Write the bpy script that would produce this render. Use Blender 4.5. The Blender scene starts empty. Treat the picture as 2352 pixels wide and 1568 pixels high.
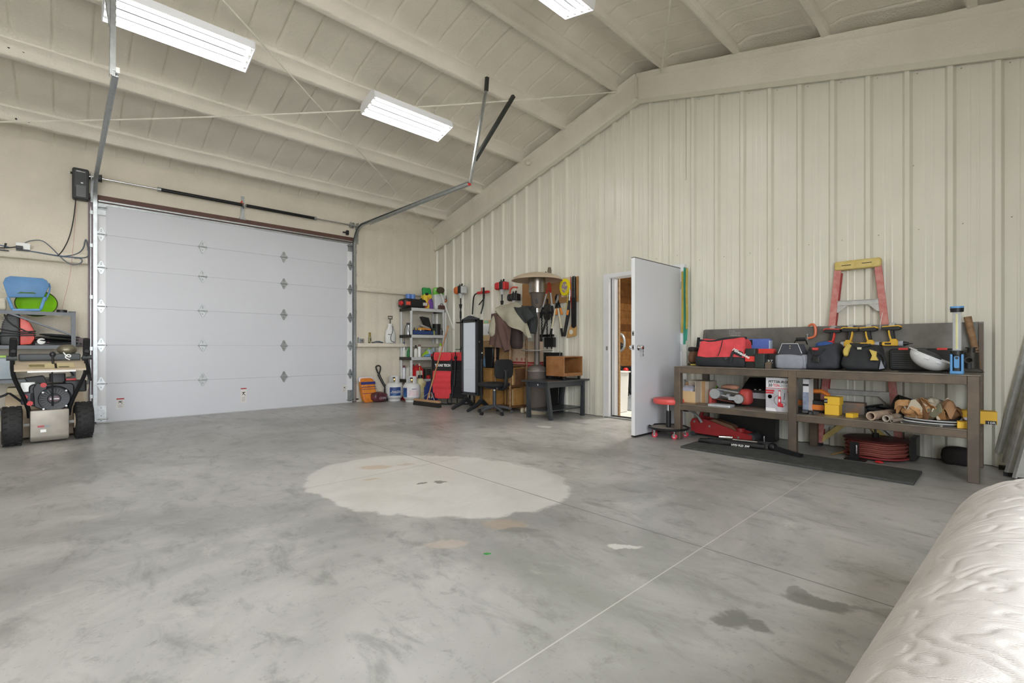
import bpy, bmesh, math, random
import numpy as np
from mathutils import Vector, Matrix, noise as mnoise
random.seed(7)
PI = math.pi
sc = bpy.context.scene
col = sc.collection
# ---------------------------------------------------------------- camera
CAM = Vector((8.621, -5.907, 1.0344)); FPX = 1085.8; YAW = math.radians(46.53)
cd = bpy.data.cameras.new('camera'); cam = bpy.data.objects.new('camera', cd); col.objects.link(cam)
cam.location = CAM; cam.rotation_euler = (PI/2, 0, YAW)
cd.sensor_width = 36.0; cd.lens = 36.0*FPX/2352.0; cd.shift_y = 14.85/2352.0
cd.clip_start = 0.02; cd.clip_end = 200
sc.camera = cam
# ---------------------------------------------------------------- exposure, world
sc.view_settings.view_transform = 'Standard'
sc.view_settings.look = 'None'
sc.view_settings.exposure = 0.64
sc.view_settings.gamma = 1.0
sc.view_settings.use_curve_mapping = False
w = bpy.data.worlds.new('daylight'); sc.world = w; w.use_nodes = True
w.node_tree.nodes['Background'].inputs[0].default_value = (0.93, 0.965, 1.0, 1)
w.node_tree.nodes['Background'].inputs[1].default_value = 6.0
FIX_W = 19.0       # watts of one ceiling fixture (down light)
ROOM2_W = 170.0
# ---------------------------------------------------------------- helpers
def lin(c):
    if isinstance(c, str):
        c = tuple(int(c[i:i+2], 16)/255 for i in (0, 2, 4))
    return tuple((x/12.92 if x <= .04045 else ((x+.055)/1.055)**2.4) for x in c[:3])
MATS = {}
def nt_of(name):
    m = bpy.data.materials.new(name); m.use_nodes = True
    nt = m.node_tree; b = nt.nodes['Principled BSDF']
    return m, nt, b
def N(nt, t, **kw):
    n = nt.nodes.new(t)
    for k, v in kw.items():
        if k in n.inputs: n.inputs[k].default_value = v
        else: setattr(n, k, v)
    return n
def pm(name, c, rough=.5, metal=0., var=.12, vs=6., bump=0., bs=60., spec=.5, alpha=1., trans=0., emit=0., c2=None, thr=(.42, .62), coat=0.):
    """procedural material: noise-varied colour, optional second colour blotches and bump"""
    if name in MATS: return MATS[name]
    m, nt, b = nt_of(name); L = nt.links
    c = lin(c)
    tc = N(nt, 'ShaderNodeTexCoord')
    no = N(nt, 'ShaderNodeTexNoise', Scale=vs, Detail=4.0, Roughness=.6)
    L.new(tc.outputs['Object'], no.inputs['Vector'])
    r = N(nt, 'ShaderNodeValToRGB')
    r.color_ramp.elements[0].position, r.color_ramp.elements[1].position = (.3, .7) if c2 is None else thr
    lo = tuple(max(0, x*(1-var)) for x in c); hi = tuple(min(1, x*(1+var)) for x in c)
    if c2 is not None: lo, hi = c, lin(c2)
    r.color_ramp.elements[0].color = (*lo, 1); r.color_ramp.elements[1].color = (*hi, 1)
    L.new(no.outputs['Fac'], r.inputs['Fac']); L.new(r.outputs['Color'], b.inputs['Base Color'])
    b.inputs['Roughness'].default_value = rough; b.inputs['Metallic'].default_value = metal
    b.inputs['Specular IOR Level'].default_value = spec
    if coat: b.inputs['Coat Weight'].default_value = coat
    if trans: b.inputs['Transmission Weight'].default_value = trans
    if alpha < 1: b.inputs['Alpha'].default_value = alpha
    if emit:
        b.inputs['Emission Color'].default_value = (*c, 1); b.inputs['Emission Strength'].default_value = emit
    if bump:
        n2 = N(nt, 'ShaderNodeTexNoise', Scale=bs, Detail=3.0)
        L.new(tc.outputs['Object'], n2.inputs['Vector'])
        bp = N(nt, 'ShaderNodeBump', Strength=bump, Distance=.01)
        L.new(n2.outputs['Fac'], bp.inputs['Height']); L.new(bp.outputs['Normal'], b.inputs['Normal'])
    MATS[name] = m
    return m
def rot(ax=(0, 0, 1), deg=0): return Matrix.Rotation(math.radians(deg), 4, Vector(ax))
def loc(*p): return Matrix.Translation(Vector(p))
class MB:
    """collects shapes; build() links them as one mesh object"""
    def __init__(s): s.v = []; s.f = []; s.T = None
    def add(s, vs, fs, T=None):
        o = len(s.v)
        vs = [Vector(p) for p in vs]
        if T is not None: vs = [T @ p for p in vs]
        if s.T is not None: vs = [s.T @ p for p in vs]
        s.v += vs; s.f += [tuple(i+o for i in f) for f in fs]; return s
    def box(s, c, d, T=None):
        x, y, z = c; a, b, h = d[0]/2, d[1]/2, d[2]/2
        vs = [(-a, -b, -h), (a, -b, -h), (a, b, -h), (-a, b, -h), (-a, -b, h), (a, -b, h), (a, b, h), (-a, b, h)]
        fs = [(0, 3, 2, 1), (4, 5, 6, 7), (0, 1, 5, 4), (1, 2, 6, 5), (2, 3, 7, 6), (3, 0, 4, 7)]
        M_ = Matrix.Translation(Vector(c))
        return s.add(vs, fs, M_ @ T if T is not None else M_)
    def bb(s, x0, x1, y0, y1, z0, z1): return s.box(((x0+x1)/2, (y0+y1)/2, (z0+z1)/2), (x1-x0, y1-y0, z1-z0))
    def cyl(s, p0, p1, r0, r1=None, n=16, cap=True):
        p0, p1 = Vector(p0), Vector(p1); r1 = r0 if r1 is None else r1
        d = (p1-p0); q = d.to_track_quat('Z', 'Y').to_matrix()
        vs = []
        for p, r in ((p0, r0), (p1, r1)):
            for i in range(n):
                a = 2*PI*i/n; vs.append(p + q @ Vector((r*math.cos(a), r*math.sin(a), 0)))
        fs = [(i, (i+1) % n, n+(i+1) % n, n+i) for i in range(n)]
        if cap: fs += [tuple(reversed(range(n))), tuple(range(n, 2*n))]
        return s.add(vs, fs)
    def tube(s, pts, r, n=8, closed=False, smooth=0):
        pts = [Vector(p) for p in pts]
        for _ in range(smooth):
            q = []
            m = len(pts)
            rng = range(m if closed else m-1)
            if not closed: q.append(pts[0])
            for i in rng:
                a, b = pts[i], pts[(i+1) % m]; q += [a*.75+b*.25, a*.25+b*.75]
            if not closed: q.append(pts[-1])
            pts = q
        m = len(pts); rr = r if isinstance(r, (list, tuple)) else [r]*m
        if len(rr) != m: rr = list(np.interp(np.linspace(0, 1, m), np.linspace(0, 1, len(rr)), rr))
        up = None; vs = []
        for i, p in enumerate(pts):
            a = pts[(i-1) % m] if (closed or i > 0) else p
            b = pts[(i+1) % m] if (closed or i < m-1) else p
            t = (b-a).normalized() if (b-a).length > 1e-9 else Vector((0, 0, 1))
            if up is None: up = t.orthogonal().normalized()
            up = (up - t*up.dot(t)); up = up.normalized() if up.length > 1e-6 else t.orthogonal().normalized()
            w_ = t.cross(up)
            for k in range(n):
                ang = 2*PI*k/n; vs.append(p + (up*math.cos(ang)+w_*math.sin(ang))*rr[i])
        fs = []
        for i in range(m if closed else m-1):
            j = (i+1) % m
            fs += [(i*n+k, i*n+(k+1) % n, j*n+(k+1) % n, j*n+k) for k in range(n)]
        if not closed: fs += [tuple(reversed(range(n))), tuple(range((m-1)*n, m*n))]
        return s.add(vs, fs)
    def lathe(s, prof, n=24, T=None, cap=True):
        vs = []
        for r, z in prof:
            for k in range(n):
                a = 2*PI*k/n; vs.append((r*math.cos(a), r*math.sin(a), z))
        fs = []
        for i in range(len(prof)-1):
            fs += [(i*n+k, i*n+(k+1) % n, (i+1)*n+(k+1) % n, (i+1)*n+k) for k in range(n)]
        if cap:
            if prof[0][0] > 1e-5: fs.append(tuple(reversed(range(n))))
            if prof[-1][0] > 1e-5: fs.append(tuple(range((len(prof)-1)*n, len(prof)*n)))
        return s.add(vs, fs, T)
    def prism(s, poly, d0, d1, ax='y', T=None):
        """extrude a 2-D outline along an axis: ax y -> outline in xz, x -> outline in yz, z -> outline in xy"""
        def P(a, b, d): return {'y': (a, d, b), 'x': (d, a, b), 'z': (a, b, d)}[ax]
        n = len(poly)
        vs = [P(a, b, d0) for a, b in poly]+[P(a, b, d1) for a, b in poly]
        fs = [(i, (i+1) % n, n+(i+1) % n, n+i) for i in range(n)]+[tuple(reversed(range(n))), tuple(range(n, 2*n))]
        return s.add(vs, fs, T)
    def ell(s, c, r, n=16, T=None, z0=-1, z1=1):
        prof = []
        m = max(4, n//2)
        a0, a1 = math.asin(z0), math.asin(z1)
        for i in range(m+1):
            a = a0+(a1-a0)*i/m; prof.append((max(1e-6, math.cos(a)), math.sin(a)))
        M_ = Matrix.Translation(Vector(c)) @ (T if T is not None else Matrix()) @ Matrix.Diagonal((r[0], r[1], r[2], 1))
        return s.lathe(prof, n, M_)
    def rbox(s, c, d, r, T=None, n=4, ax='z'):
        """box with rounded corners seen along ax"""
        dims = {'z': (d[0], d[1], d[2]), 'y': (d[0], d[2], d[1]), 'x': (d[1], d[2], d[0])}[ax]
        a, b = dims[0]/2-r, dims[1]/2-r; poly = []
        for cx, cy, q in ((a, b, 0), (-a, b, 1), (-a, -b, 2), (a, -b, 3)):
            for k in range(n+1):
                t = (q+k/n)*PI/2; poly.append((cx+r*math.cos(t), cy+r*math.sin(t)))
        M_ = Matrix.Translation(Vector(c)) @ (T if T is not None else Matrix())
        return s.prism(poly, -dims[2]/2, dims[2]/2, ax, M_)
    def soft(s, c, d, seed=0, amp=.02, nu=28, nv=14, e=.35, T=None, fn=None, sc_=5.):
        """cushion / bag like superellipsoid with noise folds; base at z = c.z"""
        def sg(v, p): return math.copysign(abs(v)**p, v)
        vs = []; off = Vector((seed*3.1, seed*1.7, seed*.9))
        for i in range(nv+1):
            ph = -PI/2+PI*i/nv
            for k in range(nu):
                th = 2*PI*k/nu
                p = Vector((sg(math.cos(ph), e)*sg(math.cos(th), e)*d[0]/2, sg(math.cos(ph), e)*sg(math.sin(th), e)*d[1]/2, sg(math.sin(ph), e)*d[2]/2+d[2]/2))
                if fn: p = Vector(fn(p))
                nz = mnoise.noise(p*sc_+off)+.5*mnoise.noise(p*sc_*2.3+off)
                q = p+Vector((p.x/d[0], p.y/d[1], (p.z-d[2]/2)/d[2])).normalized()*nz*amp if p.length > 1e-6 else p
                q.z = max(q.z, 0); vs.append(q)
        fs = []
        for i in range(nv):
            fs += [(i*nu+k, i*nu+(k+1) % nu, (i+1)*nu+(k+1) % nu, (i+1)*nu+k) for k in range(nu)]
        return s.add(vs, fs, Matrix.Translation(Vector(c)) @ (T if T is not None else Matrix()))
    def sheet(s, fn, nu, nv, th=.004):
        """thin two-sided sheet from fn(u,v)->(x,y,z)"""
        g = [[Vector(fn(i/nu, j/nv)) for j in range(nv+1)] for i in range(nu+1)]
        top = []; bot = []
        for i in range(nu+1):
            for j in range(nv+1):
                a = g[min(i+1, nu)][j]-g[max(i-1, 0)][j]; b = g[i][min(j+1, nv)]-g[i][max(j-1, 0)]
                nn = a.cross(b); nn = nn.normalized() if nn.length > 1e-9 else Vector((0, 0, 1))
                top.append(g[i][j]+nn*th/2); bot.append(g[i][j]-nn*th/2)
        W = nv+1; K = len(top); fs = []
        for i in range(nu):
            for j in range(nv):
                a = i*W+j; fs.append((a, a+W, a+W+1, a+1)); fs.append((K+a, K+a+1, K+a+W+1, K+a+W))
        rim = [i*W for i in range(nu+1)]+[nu*W+j for j in range(1, W)]+[i*W+nv for i in range(nu-1, -1, -1)]+[j for j in range(nv-1, 0, -1)]
        for i in range(len(rim)):
            a, b = rim[i], rim[(i+1) % len(rim)]; fs.append((a, K+a, K+b, b))
        return s.add(top+bot, fs)
    def text(s, txt, size, T, depth=.0006, bold=0., shear=0., align='LEFT', w=None):
        cu = bpy.data.curves.new('lettering', 'FONT'); cu.body = txt; cu.size = size; cu.extrude = depth
        cu.offset = bold; cu.shear = shear; cu.align_x = align; cu.resolution_u = 2
        o = bpy.data.objects.new('lettering_tmp', cu); col.objects.link(o)
        me = bpy.data.meshes.new_from_object(o)
        vs = [v.co.copy() for v in me.vertices]; fs = [tuple(p.vertices) for p in me.polygons]
        if w and vs:
            x0 = min(v.x for v in vs); x1 = max(v.x for v in vs); k = w/(x1-x0)
            vs = [Vector((v.x*k, v.y, v.z)) for v in vs]
        bpy.data.objects.remove(o); bpy.data.meshes.remove(me); bpy.data.curves.remove(cu)
        return s.add(vs, fs, T)
    def mesh(s, name, mat, bev=0., seg=1, ang=35, smooth=True):
        me = bpy.data.meshes.new(name)
        me.from_pydata([tuple(p) for p in s.v], [], s.f)
        if bev:
            bm = bmesh.new(); bm.from_mesh(me); bmesh.ops.remove_doubles(bm, verts=bm.verts, dist=1e-6)
            es = [e for e in bm.edges if len(e.link_faces) == 2 and e.calc_face_angle(0) > .6]
            bmesh.ops.bevel(bm, geom=es, offset=bev, segments=seg, affect='EDGES', profile=.6, clamp_overlap=True)
            bm.to_mesh(me); bm.free()
        else:
            bm = bmesh.new(); bm.from_mesh(me); bmesh.ops.recalc_face_normals(bm, faces=bm.faces); bm.to_mesh(me); bm.free()
        me.materials.append(mat)
        if smooth:
            me.shade_smooth(); me.set_sharp_from_angle(angle=math.radians(ang))
        me.update()
        return me
    def build(s, name, mat, parent=None, bev=0., seg=1, ang=35, kind=None, label=None, cat=None, group=None, smooth=True):
        o = bpy.data.objects.new(name, s.mesh(name, mat, bev, seg, ang, smooth)); col.objects.link(o)
        if parent is not None: o.parent = parent
        tag(o, label, cat, group, kind); return o
def tag(o, label=None, cat=None, group=None, kind=None):
    if label: o['label'] = label
    if cat: o['category'] = cat
    if group: o['group'] = group
    if kind: o['kind'] = kind
    return o
def thing(name, label, cat, p=(0, 0, 0), rz=0, group=None, kind=None):
    o = bpy.data.objects.new(name, None); col.objects.link(o); o.empty_display_size = .1
    o.location = p; o.rotation_euler = (0, 0, math.radians(rz)); return tag(o, label, cat, group, kind)
def copy_tree(o, parent=None):
    c = o.copy(); col.objects.link(c)
    if parent is not None: c.parent = parent
    for ch in o.children: copy_tree(ch, c)
    return c
def linked(name, me, parent, p=(0, 0, 0), rz=0, **kw):
    o = bpy.data.objects.new(name, me); col.objects.link(o); o.parent = parent; o.location = p
    o.rotation_euler = (0, 0, rz); return tag(o, **kw)
_d = Vector((-math.sin(YAW), math.cos(YAW), 0)); _r = Vector((math.cos(YAW), math.sin(YAW), 0)); _u = Vector((0, 0, 1))
def ray(px, py): return _d+_r*((px-1176)/FPX)+_u*((798.85-py)/FPX)
def onz(px, py, z=0): v = ray(px, py); return CAM+v*((z-CAM.z)/v.z)
def ony(px, py, y=0): v = ray(px, py); return CAM+v*((y-CAM.y)/v.y)
def onx(px, py, x=0): v = ray(px, py); return CAM+v*((x-CAM.x)/v.x)
# ================================================================ SETTING
RX, REND = 5.03, 10.06           # ridge line, far eave
YB = -12.0                       # back wall
def rz_(x): return 3.58+.25*(x if x <= RX else REND-x)        # purlin bottoms / rafter top
def tz_(x): return 3.155+.266*(x if x <= RX else REND-x)      # rake trim
DX0, DX1, DH = 4.42, 5.70, 2.13  # personnel door opening in the gable
# ---- materials
def foam_mat(name, c, cr=6.):
    m, nt, b = nt_of(name); L = nt.links
    tc = N(nt, 'ShaderNodeTexCoord')
    n1 = N(nt, 'ShaderNodeTexNoise', Scale=1.3, Detail=5.0, Roughness=.65)
    n2 = N(nt, 'ShaderNodeTexNoise', Scale=55., Detail=4.0, Roughness=.7)
    n3 = N(nt, 'ShaderNodeTexVoronoi', Scale=38.)
    for n in (n1, n2, n3): L.new(tc.outputs['Object'], n.inputs['Vector'])
    r = N(nt, 'ShaderNodeValToRGB'); c = lin(c)
    r.color_ramp.elements[0].position = .32; r.color_ramp.elements[1].position = .68
    r.color_ramp.elements[0].color = (*[x*.93 for x in c], 1); r.color_ramp.elements[1].color = (*[min(1, x*1.05) for x in c], 1)
    L.new(n1.outputs['Fac'], r.inputs['Fac']); L.new(r.outputs['Color'], b.inputs['Base Color'])
    b.inputs['Roughness'].default_value = .85; b.inputs['Specular IOR Level'].default_value = .15
    ad = N(nt, 'ShaderNodeMath', operation='ADD'); L.new(n2.outputs['Fac'], ad.inputs[0])
    mu = N(nt, 'ShaderNodeMath', operation='MULTIPLY'); mu.inputs[1].default_value = .35
    L.new(n3.outputs['Distance'], mu.inputs[0]); L.new(mu.outputs[0], ad.inputs[1])
    bp = N(nt, 'ShaderNodeBump', Strength=.55, Distance=.016); L.new(ad.outputs[0], bp.inputs['Height']); L.new(bp.outputs['Normal'], b.inputs['Normal'])
    return m
FOAM = foam_mat('sprayed_foam', 'e4ded1'); FOAML = foam_mat('sprayed_foam_wall', 'ded6c6')
PURL = foam_mat('sprayed_foam_purlin', 'e6e0d4')
PANEL = pm('cream_sheet_steel', 'dcdacd', rough=.30, var=.03, vs=1.5, spec=.5)
TRIMM = pm('cream_trim_steel', 'd2cfbf', rough=.4, var=.03)
JAMB = pm('primer_steel', '7d7074', rough=.55, var=.15, vs=9)
BROWN = pm('red_oxide_primer', '5d4038', rough=.6, var=.15, vs=9)
GALV = pm('galvanised_steel', 'acb0b1', rough=.38, metal=.85, var=.14, vs=18)
DWHITE = pm('white_door_steel', 'cbcdd3', rough=.38, var=.012, vs=2)
DWHITE2 = pm('white_paint', 'e2e3e6', rough=.35, var=.02)
# ---- concrete floor with patch, stains and saw cuts
def floor_mat():
    m, nt, b = nt_of('concrete_floor'); L = nt.links
    geo = N(nt, 'ShaderNodeNewGeometry'); P = geo.outputs['Position']
    def math_(op, a, bb=None, clamp=False):
        n = N(nt, 'ShaderNodeMath', operation=op); n.use_clamp = clamp
        for i, x in enumerate((a, bb)):
            if x is None: continue
            if isinstance(x, (int, float)): n.inputs[i].default_value = x
            else: L.new(x, n.inputs[i])
        return n.outputs[0]
    def noise(s, d=4., r=.6, off=0., dist=0.):
        mp = N(nt, 'ShaderNodeMapping'); mp.inputs['Location'].default_value = (off, off*.7, 0); L.new(P, mp.inputs['Vector'])
        n = N(nt, 'ShaderNodeTexNoise', Scale=s, Detail=d, Roughness=r, Distortion=dist); L.new(mp.outputs[0], n.inputs['Vector']); return n
    def ramp(fac, p0, p1):
        n = N(nt, 'ShaderNodeMapRange'); n.interpolation_type = 'SMOOTHSTEP'
        L.new(fac, n.inputs['Value']); n.inputs['From Min'].default_value = p0; n.inputs['From Max'].default_value = p1
        return n.outputs[0]
    def mix(fac, a, bcol, k=1.):
        n = N(nt, 'ShaderNodeMix', data_type='RGBA')
        if k != 1.: fac = math_('MULTIPLY', fac, k)
        L.new(fac, n.inputs[0])
        for i, x in ((6, a), (7, bcol)):
            if isinstance(x, tuple): n.inputs[i].default_value = (*x, 1)
            else: L.new(x, n.inputs[i])
        return n.outputs[2]
    big = noise(.75, 6., .68, 3., .6); mid = noise(3.2, 6., .7, 9., .8); fine = noise(28., 4., .7, 1.)
    streak_m = N(nt, 'ShaderNodeMapping'); streak_m.inputs['Rotation'].default_value = (0, 0, .5); streak_m.inputs['Scale'].default_value = (1.0, 2.4, 1); L.new(P, streak_m.inputs['Vector'])
    streak = N(nt, 'ShaderNodeTexNoise', Scale=2.6, Detail=6., Roughness=.66, Distortion=.5); L.new(streak_m.outputs[0], streak.inputs['Vector'])
    c = mix(ramp(big.outputs['Fac'], .30, .70), lin('898986'), lin('b2b1ae'))
    c = mix(ramp(streak.outputs['Fac'], .50, .70), c, lin('6f706b'), .60)
    c = mix(ramp(mid.outputs['Fac'], .55, .75), c, lin('c2c1bb'), .5)
    c = mix(ramp(fine.outputs['Fac'], .58, .80), c, lin('6f706a'), .22)
    blot = noise(9., 5., .75, 40., .4)
    c = mix(ramp(blot.outputs['Fac'], .54, .70), c, lin('6c6d67'), .45)
    fl2 = noise(60., 3., .6, 75.)
    c = mix(ramp(fl2.outputs['Fac'], .62, .72), c, lin('5d5e59'), .35)
    dk2 = noise(.33, 4., .6, 60., .3)
    c = mix(ramp(dk2.outputs['Fac'], .48, .68), c, lin('7a7b72'), .45)
    # warped position for ragged outlines
    wn = noise(5., 4., .6, 21.)
    wv = N(nt, 'ShaderNodeVectorMath', operation='SUBTRACT'); L.new(wn.outputs['Color'], wv.inputs[0]); wv.inputs[1].default_value = (.5, .5, .5)
    ws = N(nt, 'ShaderNodeVectorMath', operation='SCALE'); L.new(wv.outputs[0], ws.inputs[0]); ws.inputs['Scale'].default_value = .22
    wp = N(nt, 'ShaderNodeVectorMath', operation='ADD'); L.new(P, wp.inputs[0]); L.new(ws.outputs[0], wp.inputs[1])
    def blob(x, y, rx, ry, ang, soft=.12):
        mp = N(nt, 'ShaderNodeMapping', vector_type='TEXTURE')
        mp.inputs['Location'].default_value = (x, y, 0); mp.inputs['Rotation'].default_value = (0, 0, math.radians(ang)); mp.inputs['Scale'].default_value = (rx, ry, 1e3)
        L.new(wp.outputs[0], mp.inputs['Vector'])
        ln = N(nt, 'ShaderNodeVectorMath', operation='LENGTH'); L.new(mp.outputs[0], ln.inputs[0])
        n = N(nt, 'ShaderNodeMapRange'); n.interpolation_type = 'SMOOTHSTEP'; L.new(ln.outputs['Value'], n.inputs['Value'])
        n.inputs['From Min'].default_value = 1.; n.inputs['From Max'].default_value = 1.-soft
        return n.outputs[0]
    pc = mix(ramp(mid.outputs['Fac'], .3, .7), lin('bfbdb8'), lin('cbcac6'))
    c = mix(blob(5.50, -3.80, 1.12, .80, 22., .05), c, pc, .92)
    tan = lin('b49c80'); dk = lin('5c5b56')
    for (px, py, rx, ry, an, cc, k) in ((858, 1073, .15, .085, 60, tan, .6), (925, 1066, .10, .05, 60, tan, .45), (855, 1099, .09, .035, 70, tan, .8),
                                        (970, 1109, .035, .022, 60, dk, .8), (1008, 1107, .075, .04, 60, dk, .75), (1150, 1203, .15, .10, 45, lin('a39280'), .6), (1195, 1217, .13, .05, 50, dk, .35),
                                        (1020, 1250, .14, .06, 50, lin('bfae9f'), .45), (1686, 1422, .088, .072, 45, lin('6a6a66'), .85), (1750, 1445, .055, .04, 45, lin('6a6a66'), .8),
                                        (1868, 1382, .14, .075, 20, lin('6f6f6b'), .85), (1835, 1360, .06, .04, 20, lin('6f6f6b'), .7), (1950, 1392, .19, .016, 3, lin('74746f'), .6), (2040, 1420, .10, .09, 45, lin('84847e'), .6),
                                        (650, 1013, .25, .12, 30, lin('7d7e78'), .55), (1850, 1047, .2, .1, 0, lin('7b7a75'), .4), (1440, 1255, .12, .03, 40, lin('d9d8d2'), .6), (1250, 980, .12, .1, 30, lin('d5d3cc'), .7)):
        p = onz(px, py)
        c = mix(blob(p.x, p.y, rx, ry, an, .35), c, cc, k)
    sx = N(nt, 'ShaderNodeSeparateXYZ'); L.new(P, sx.inputs[0])
    def line(ch, v, hw):
        a = math_('ABSOLUTE', math_('SUBTRACT', sx.outputs[ch], v)); return math_('LESS_THAN', a, hw)
    for ch, v, hw, cc, k in ((1, -3.50, .0042, lin('605f5a'), .85), (0, 5.05, .0035, lin('85847e'), .7), (0, 7.52, .003, lin('cdcbc4'), .55), (1, -7.2, .0035, lin('6f6e69'), .7), (0, 2.55, .0035, lin('7d7c76'), .6)):
        c = mix(line(ch, v, hw), c, cc, k)
    L.new(c, b.inputs['Base Color'])
    rr = N(nt, 'ShaderNodeMapRange'); L.new(mid.outputs['Fac'], rr.inputs['Value']); rr.inputs['To Min'].default_value = .24; rr.inputs['To Max'].default_value = .50
    L.new(rr.outputs[0], b.inputs['Roughness']); b.inputs['Specular IOR Level'].default_value = .45
    bp = N(nt, 'ShaderNodeBump', Strength=.05, Distance=.004); L.new(fine.outputs['Fac'], bp.inputs['Height']); L.new(bp.outputs['Normal'], b.inputs['Normal'])
    return m
fl = MB(); fl.bb(-.25, REND+.2, YB-.2, .06, -.2, 0)
FLOOR = fl.build('floor', floor_mat(), kind='structure')
# ---- left wall: foam over girts with the overhead-door opening
GY0, GY1, GH = -5.66, -1.86, 3.12
def foam_wall():
    mb = MB()
    ys = np.concatenate([np.linspace(YB, -7.2, 12), np.linspace(-7.15, GY0, 46), np.linspace(GY0, GY1, 40)[1:], np.linspace(GY1, 0.03, 60)[1:]])
    zs = np.concatenate([np.linspace(0, GH, 34), np.linspace(GH, 3.80, 16)[1:]])
    vs = []
    for y in ys:
        for z in zs:
            t = abs(((y/.3048) % 1)-.5)*.3048         # distance from a crease
            x = -.012*math.exp(-(t/.02)**2)+.012*mnoise.noise(Vector((0, y*1.6, z*.9)))+.006*mnoise.noise(Vector((3, y*6, z*5)))
            if z > 3.2: x += .09*(((z-3.2)/.6)**2)+.02*math.exp(-((z-3.42)/.05)**2)
            vs.append((x, y, z))
    W = len(zs); fs = []
    for i in range(len(ys)-1):
        for j in range(W-1):
            yc = (ys[i]+ys[i+1])/2; zc = (zs[j]+zs[j+1])/2
            if GY0 < yc < GY1 and zc < GH: continue
            a = i*W+j; fs.append((a, a+W, a+W+1, a+1))
    mb.add(vs, fs)
    mb.bb(-.22, -.10, YB, GY0-.02, 0, 3.8); mb.bb(-.22, -.10, GY1+.02, .06, 0, 3.8); mb.bb(-.22, -.10, GY0-.02, GY1+.02, GH+.02, 3.8)
    return mb
WL = foam_wall().build('wall_left', FOAML, kind='structure', ang=60)
m = MB(); m.bb(-.1, .016, GY0-.01, GY0+.05, 0, GH+.0); m.build('door_jamb', JAMB, WL)
m = MB(); m.bb(-.1, .016, GY1-.05, GY1+.01, 0, GH); m.build('door_jamb', JAMB, WL)
m = MB(); m.bb(-.1, .014, GY0, GY1, 3.03, GH+.012); m.build('door_header', BROWN, WL)
def girt(name, y0, y1, z0, z1, mat, d=.10):
    mb = MB(); n = max(4, int((y1-y0)/.12)); prof = [(0, z0), (d*.9, z0+.004), (d, z0+.014), (d, z1-.012), (d*.92, z1), (0, z1)]
    vs = []
    for i in range(n+1):
        y = y0+(y1-y0)*i/n; k = mnoise.noise(Vector((y*3, z0, 1)))*.004
        vs += [(a+(k if a > 0 else -.03), y, b+k) for a, b in prof]
    W = len(prof); fs = [(i*W+j, i*W+j+1, (i+1)*W+j+1, (i+1)*W+j) for i in range(n) for j in range(W-1)]+[tuple(range(W)), tuple(reversed(range(n*W, n*W+W)))]
    mb.add(vs, fs); return mb.build(name, mat, WL, ang=50)
girt('girt', YB, -5.675, 2.155, 2.285, FOAML)
girt('girt', -1.87, 0.0, 2.115, 2.222, FOAML)
girt('girt', -1.87, 0.0, 1.045, 1.125, FOAML, .12)
girt('girt', YB, -5.66, 1.05, 1.17, JAMB)
m = MB(); m.cyl((.10, -5.70, 1.13), (.125, -5.70, 1.13), .014, n=10); m.build('bolt', pm('black_rubber', '17181a', rough=.7), WL)
# ---- gable wall of ribbed sheet panels
def prof_x():
    """(x, depth) outline of the sheet over the whole wall"""
    out = [(-.02, 0.)]
    k = 0
    while True:
        x = .2984-.3048+.3048*k; k += 1
        if x > REND+.1: break
        for dx, dp in ((-.021, 0), (0, -.034), (.036, -.034), (.057, 0), (.128, 0), (.136, -.0025), (.146, -.0025), (.154, 0), (.186, 0), (.194, -.0025), (.204, -.0025), (.212, 0)):
            if -.02 < x+dx < REND+.02: out.append((x+dx, dp))
    out.append((REND+.02, 0.))
    for e in (DX0, DX1, RX):
        xs = [a for a, _ in out]; i = int(np.searchsorted(xs, e))
        a, b = out[i-1], out[i]; t = (e-a[0])/(b[0]-a[0]); out.insert(i, (e, a[1]+(b[1]-a[1])*t))
    return out
PROF = prof_x()
m = MB(); yb0, yb1 = .045, .10
for x0, x1, z0 in ((-.2, DX0, 0), (DX0, DX1, DH), (DX1, REND+.2, 0)):
    xs = [x0]+([RX] if x0 < RX < x1 else [])+[x1]
    poly = [(x0, z0), (x1, z0)]+[(x, rz_(min(max(x, 0), REND))+.25) for x in reversed(xs)]
    m.prism(poly, yb0, yb1, 'y')
WR = m.build('wall_right', PANEL, kind='structure')
PW = .9144; k = 0
while True:
    a = -.02 if k == 0 else .2984+.018+PW*(k-1)+.3048*1
    b = min(.2984+.018+PW*k+.3048*1, REND+.02)
    pts = [p for p in PROF if a-1e-6 <= p[0] <= b+1e-6]
    def at(x):
        xs = [q[0] for q in PROF]; return float(np.interp(x, xs, [q[1] for q in PROF]))
    pts = [(a, at(a))]+[p for p in pts if a < p[0] < b]+[(b, at(b))]
    mb = MB()
    for (x0, d0), (x1, d1) in zip(pts[:-1], pts[1:]):
        zb = DH if DX0-1e-4 <= x0 and x1 <= DX1+1e-4 else .006
        mb.add([(x0, d0, zb), (x1, d1, zb), (x1, d1, tz_(min(x1, REND))+.02), (x0, d0, tz_(max(x0, 0))+.02), (x0, d0+.002, zb), (x1, d1+.002, zb)], [(0, 1, 2, 3), (0, 4, 5, 1)])
    bm_o = mb.build('sheet_panel', PANEL, WR, ang=20)
    bmw = bmesh.new(); bmw.from_mesh(bm_o.data); bmesh.ops.remove_doubles(bmw, verts=bmw.verts, dist=1e-5); bmesh.ops.recalc_face_normals(bmw, faces=bmw.faces); bmw.to_mesh(bm_o.data); bmw.free()
    bm_o.data.shade_smooth(); bm_o.data.set_sharp_from_angle(angle=math.radians(15))
    k += 1
    if b >= REND: break
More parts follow.
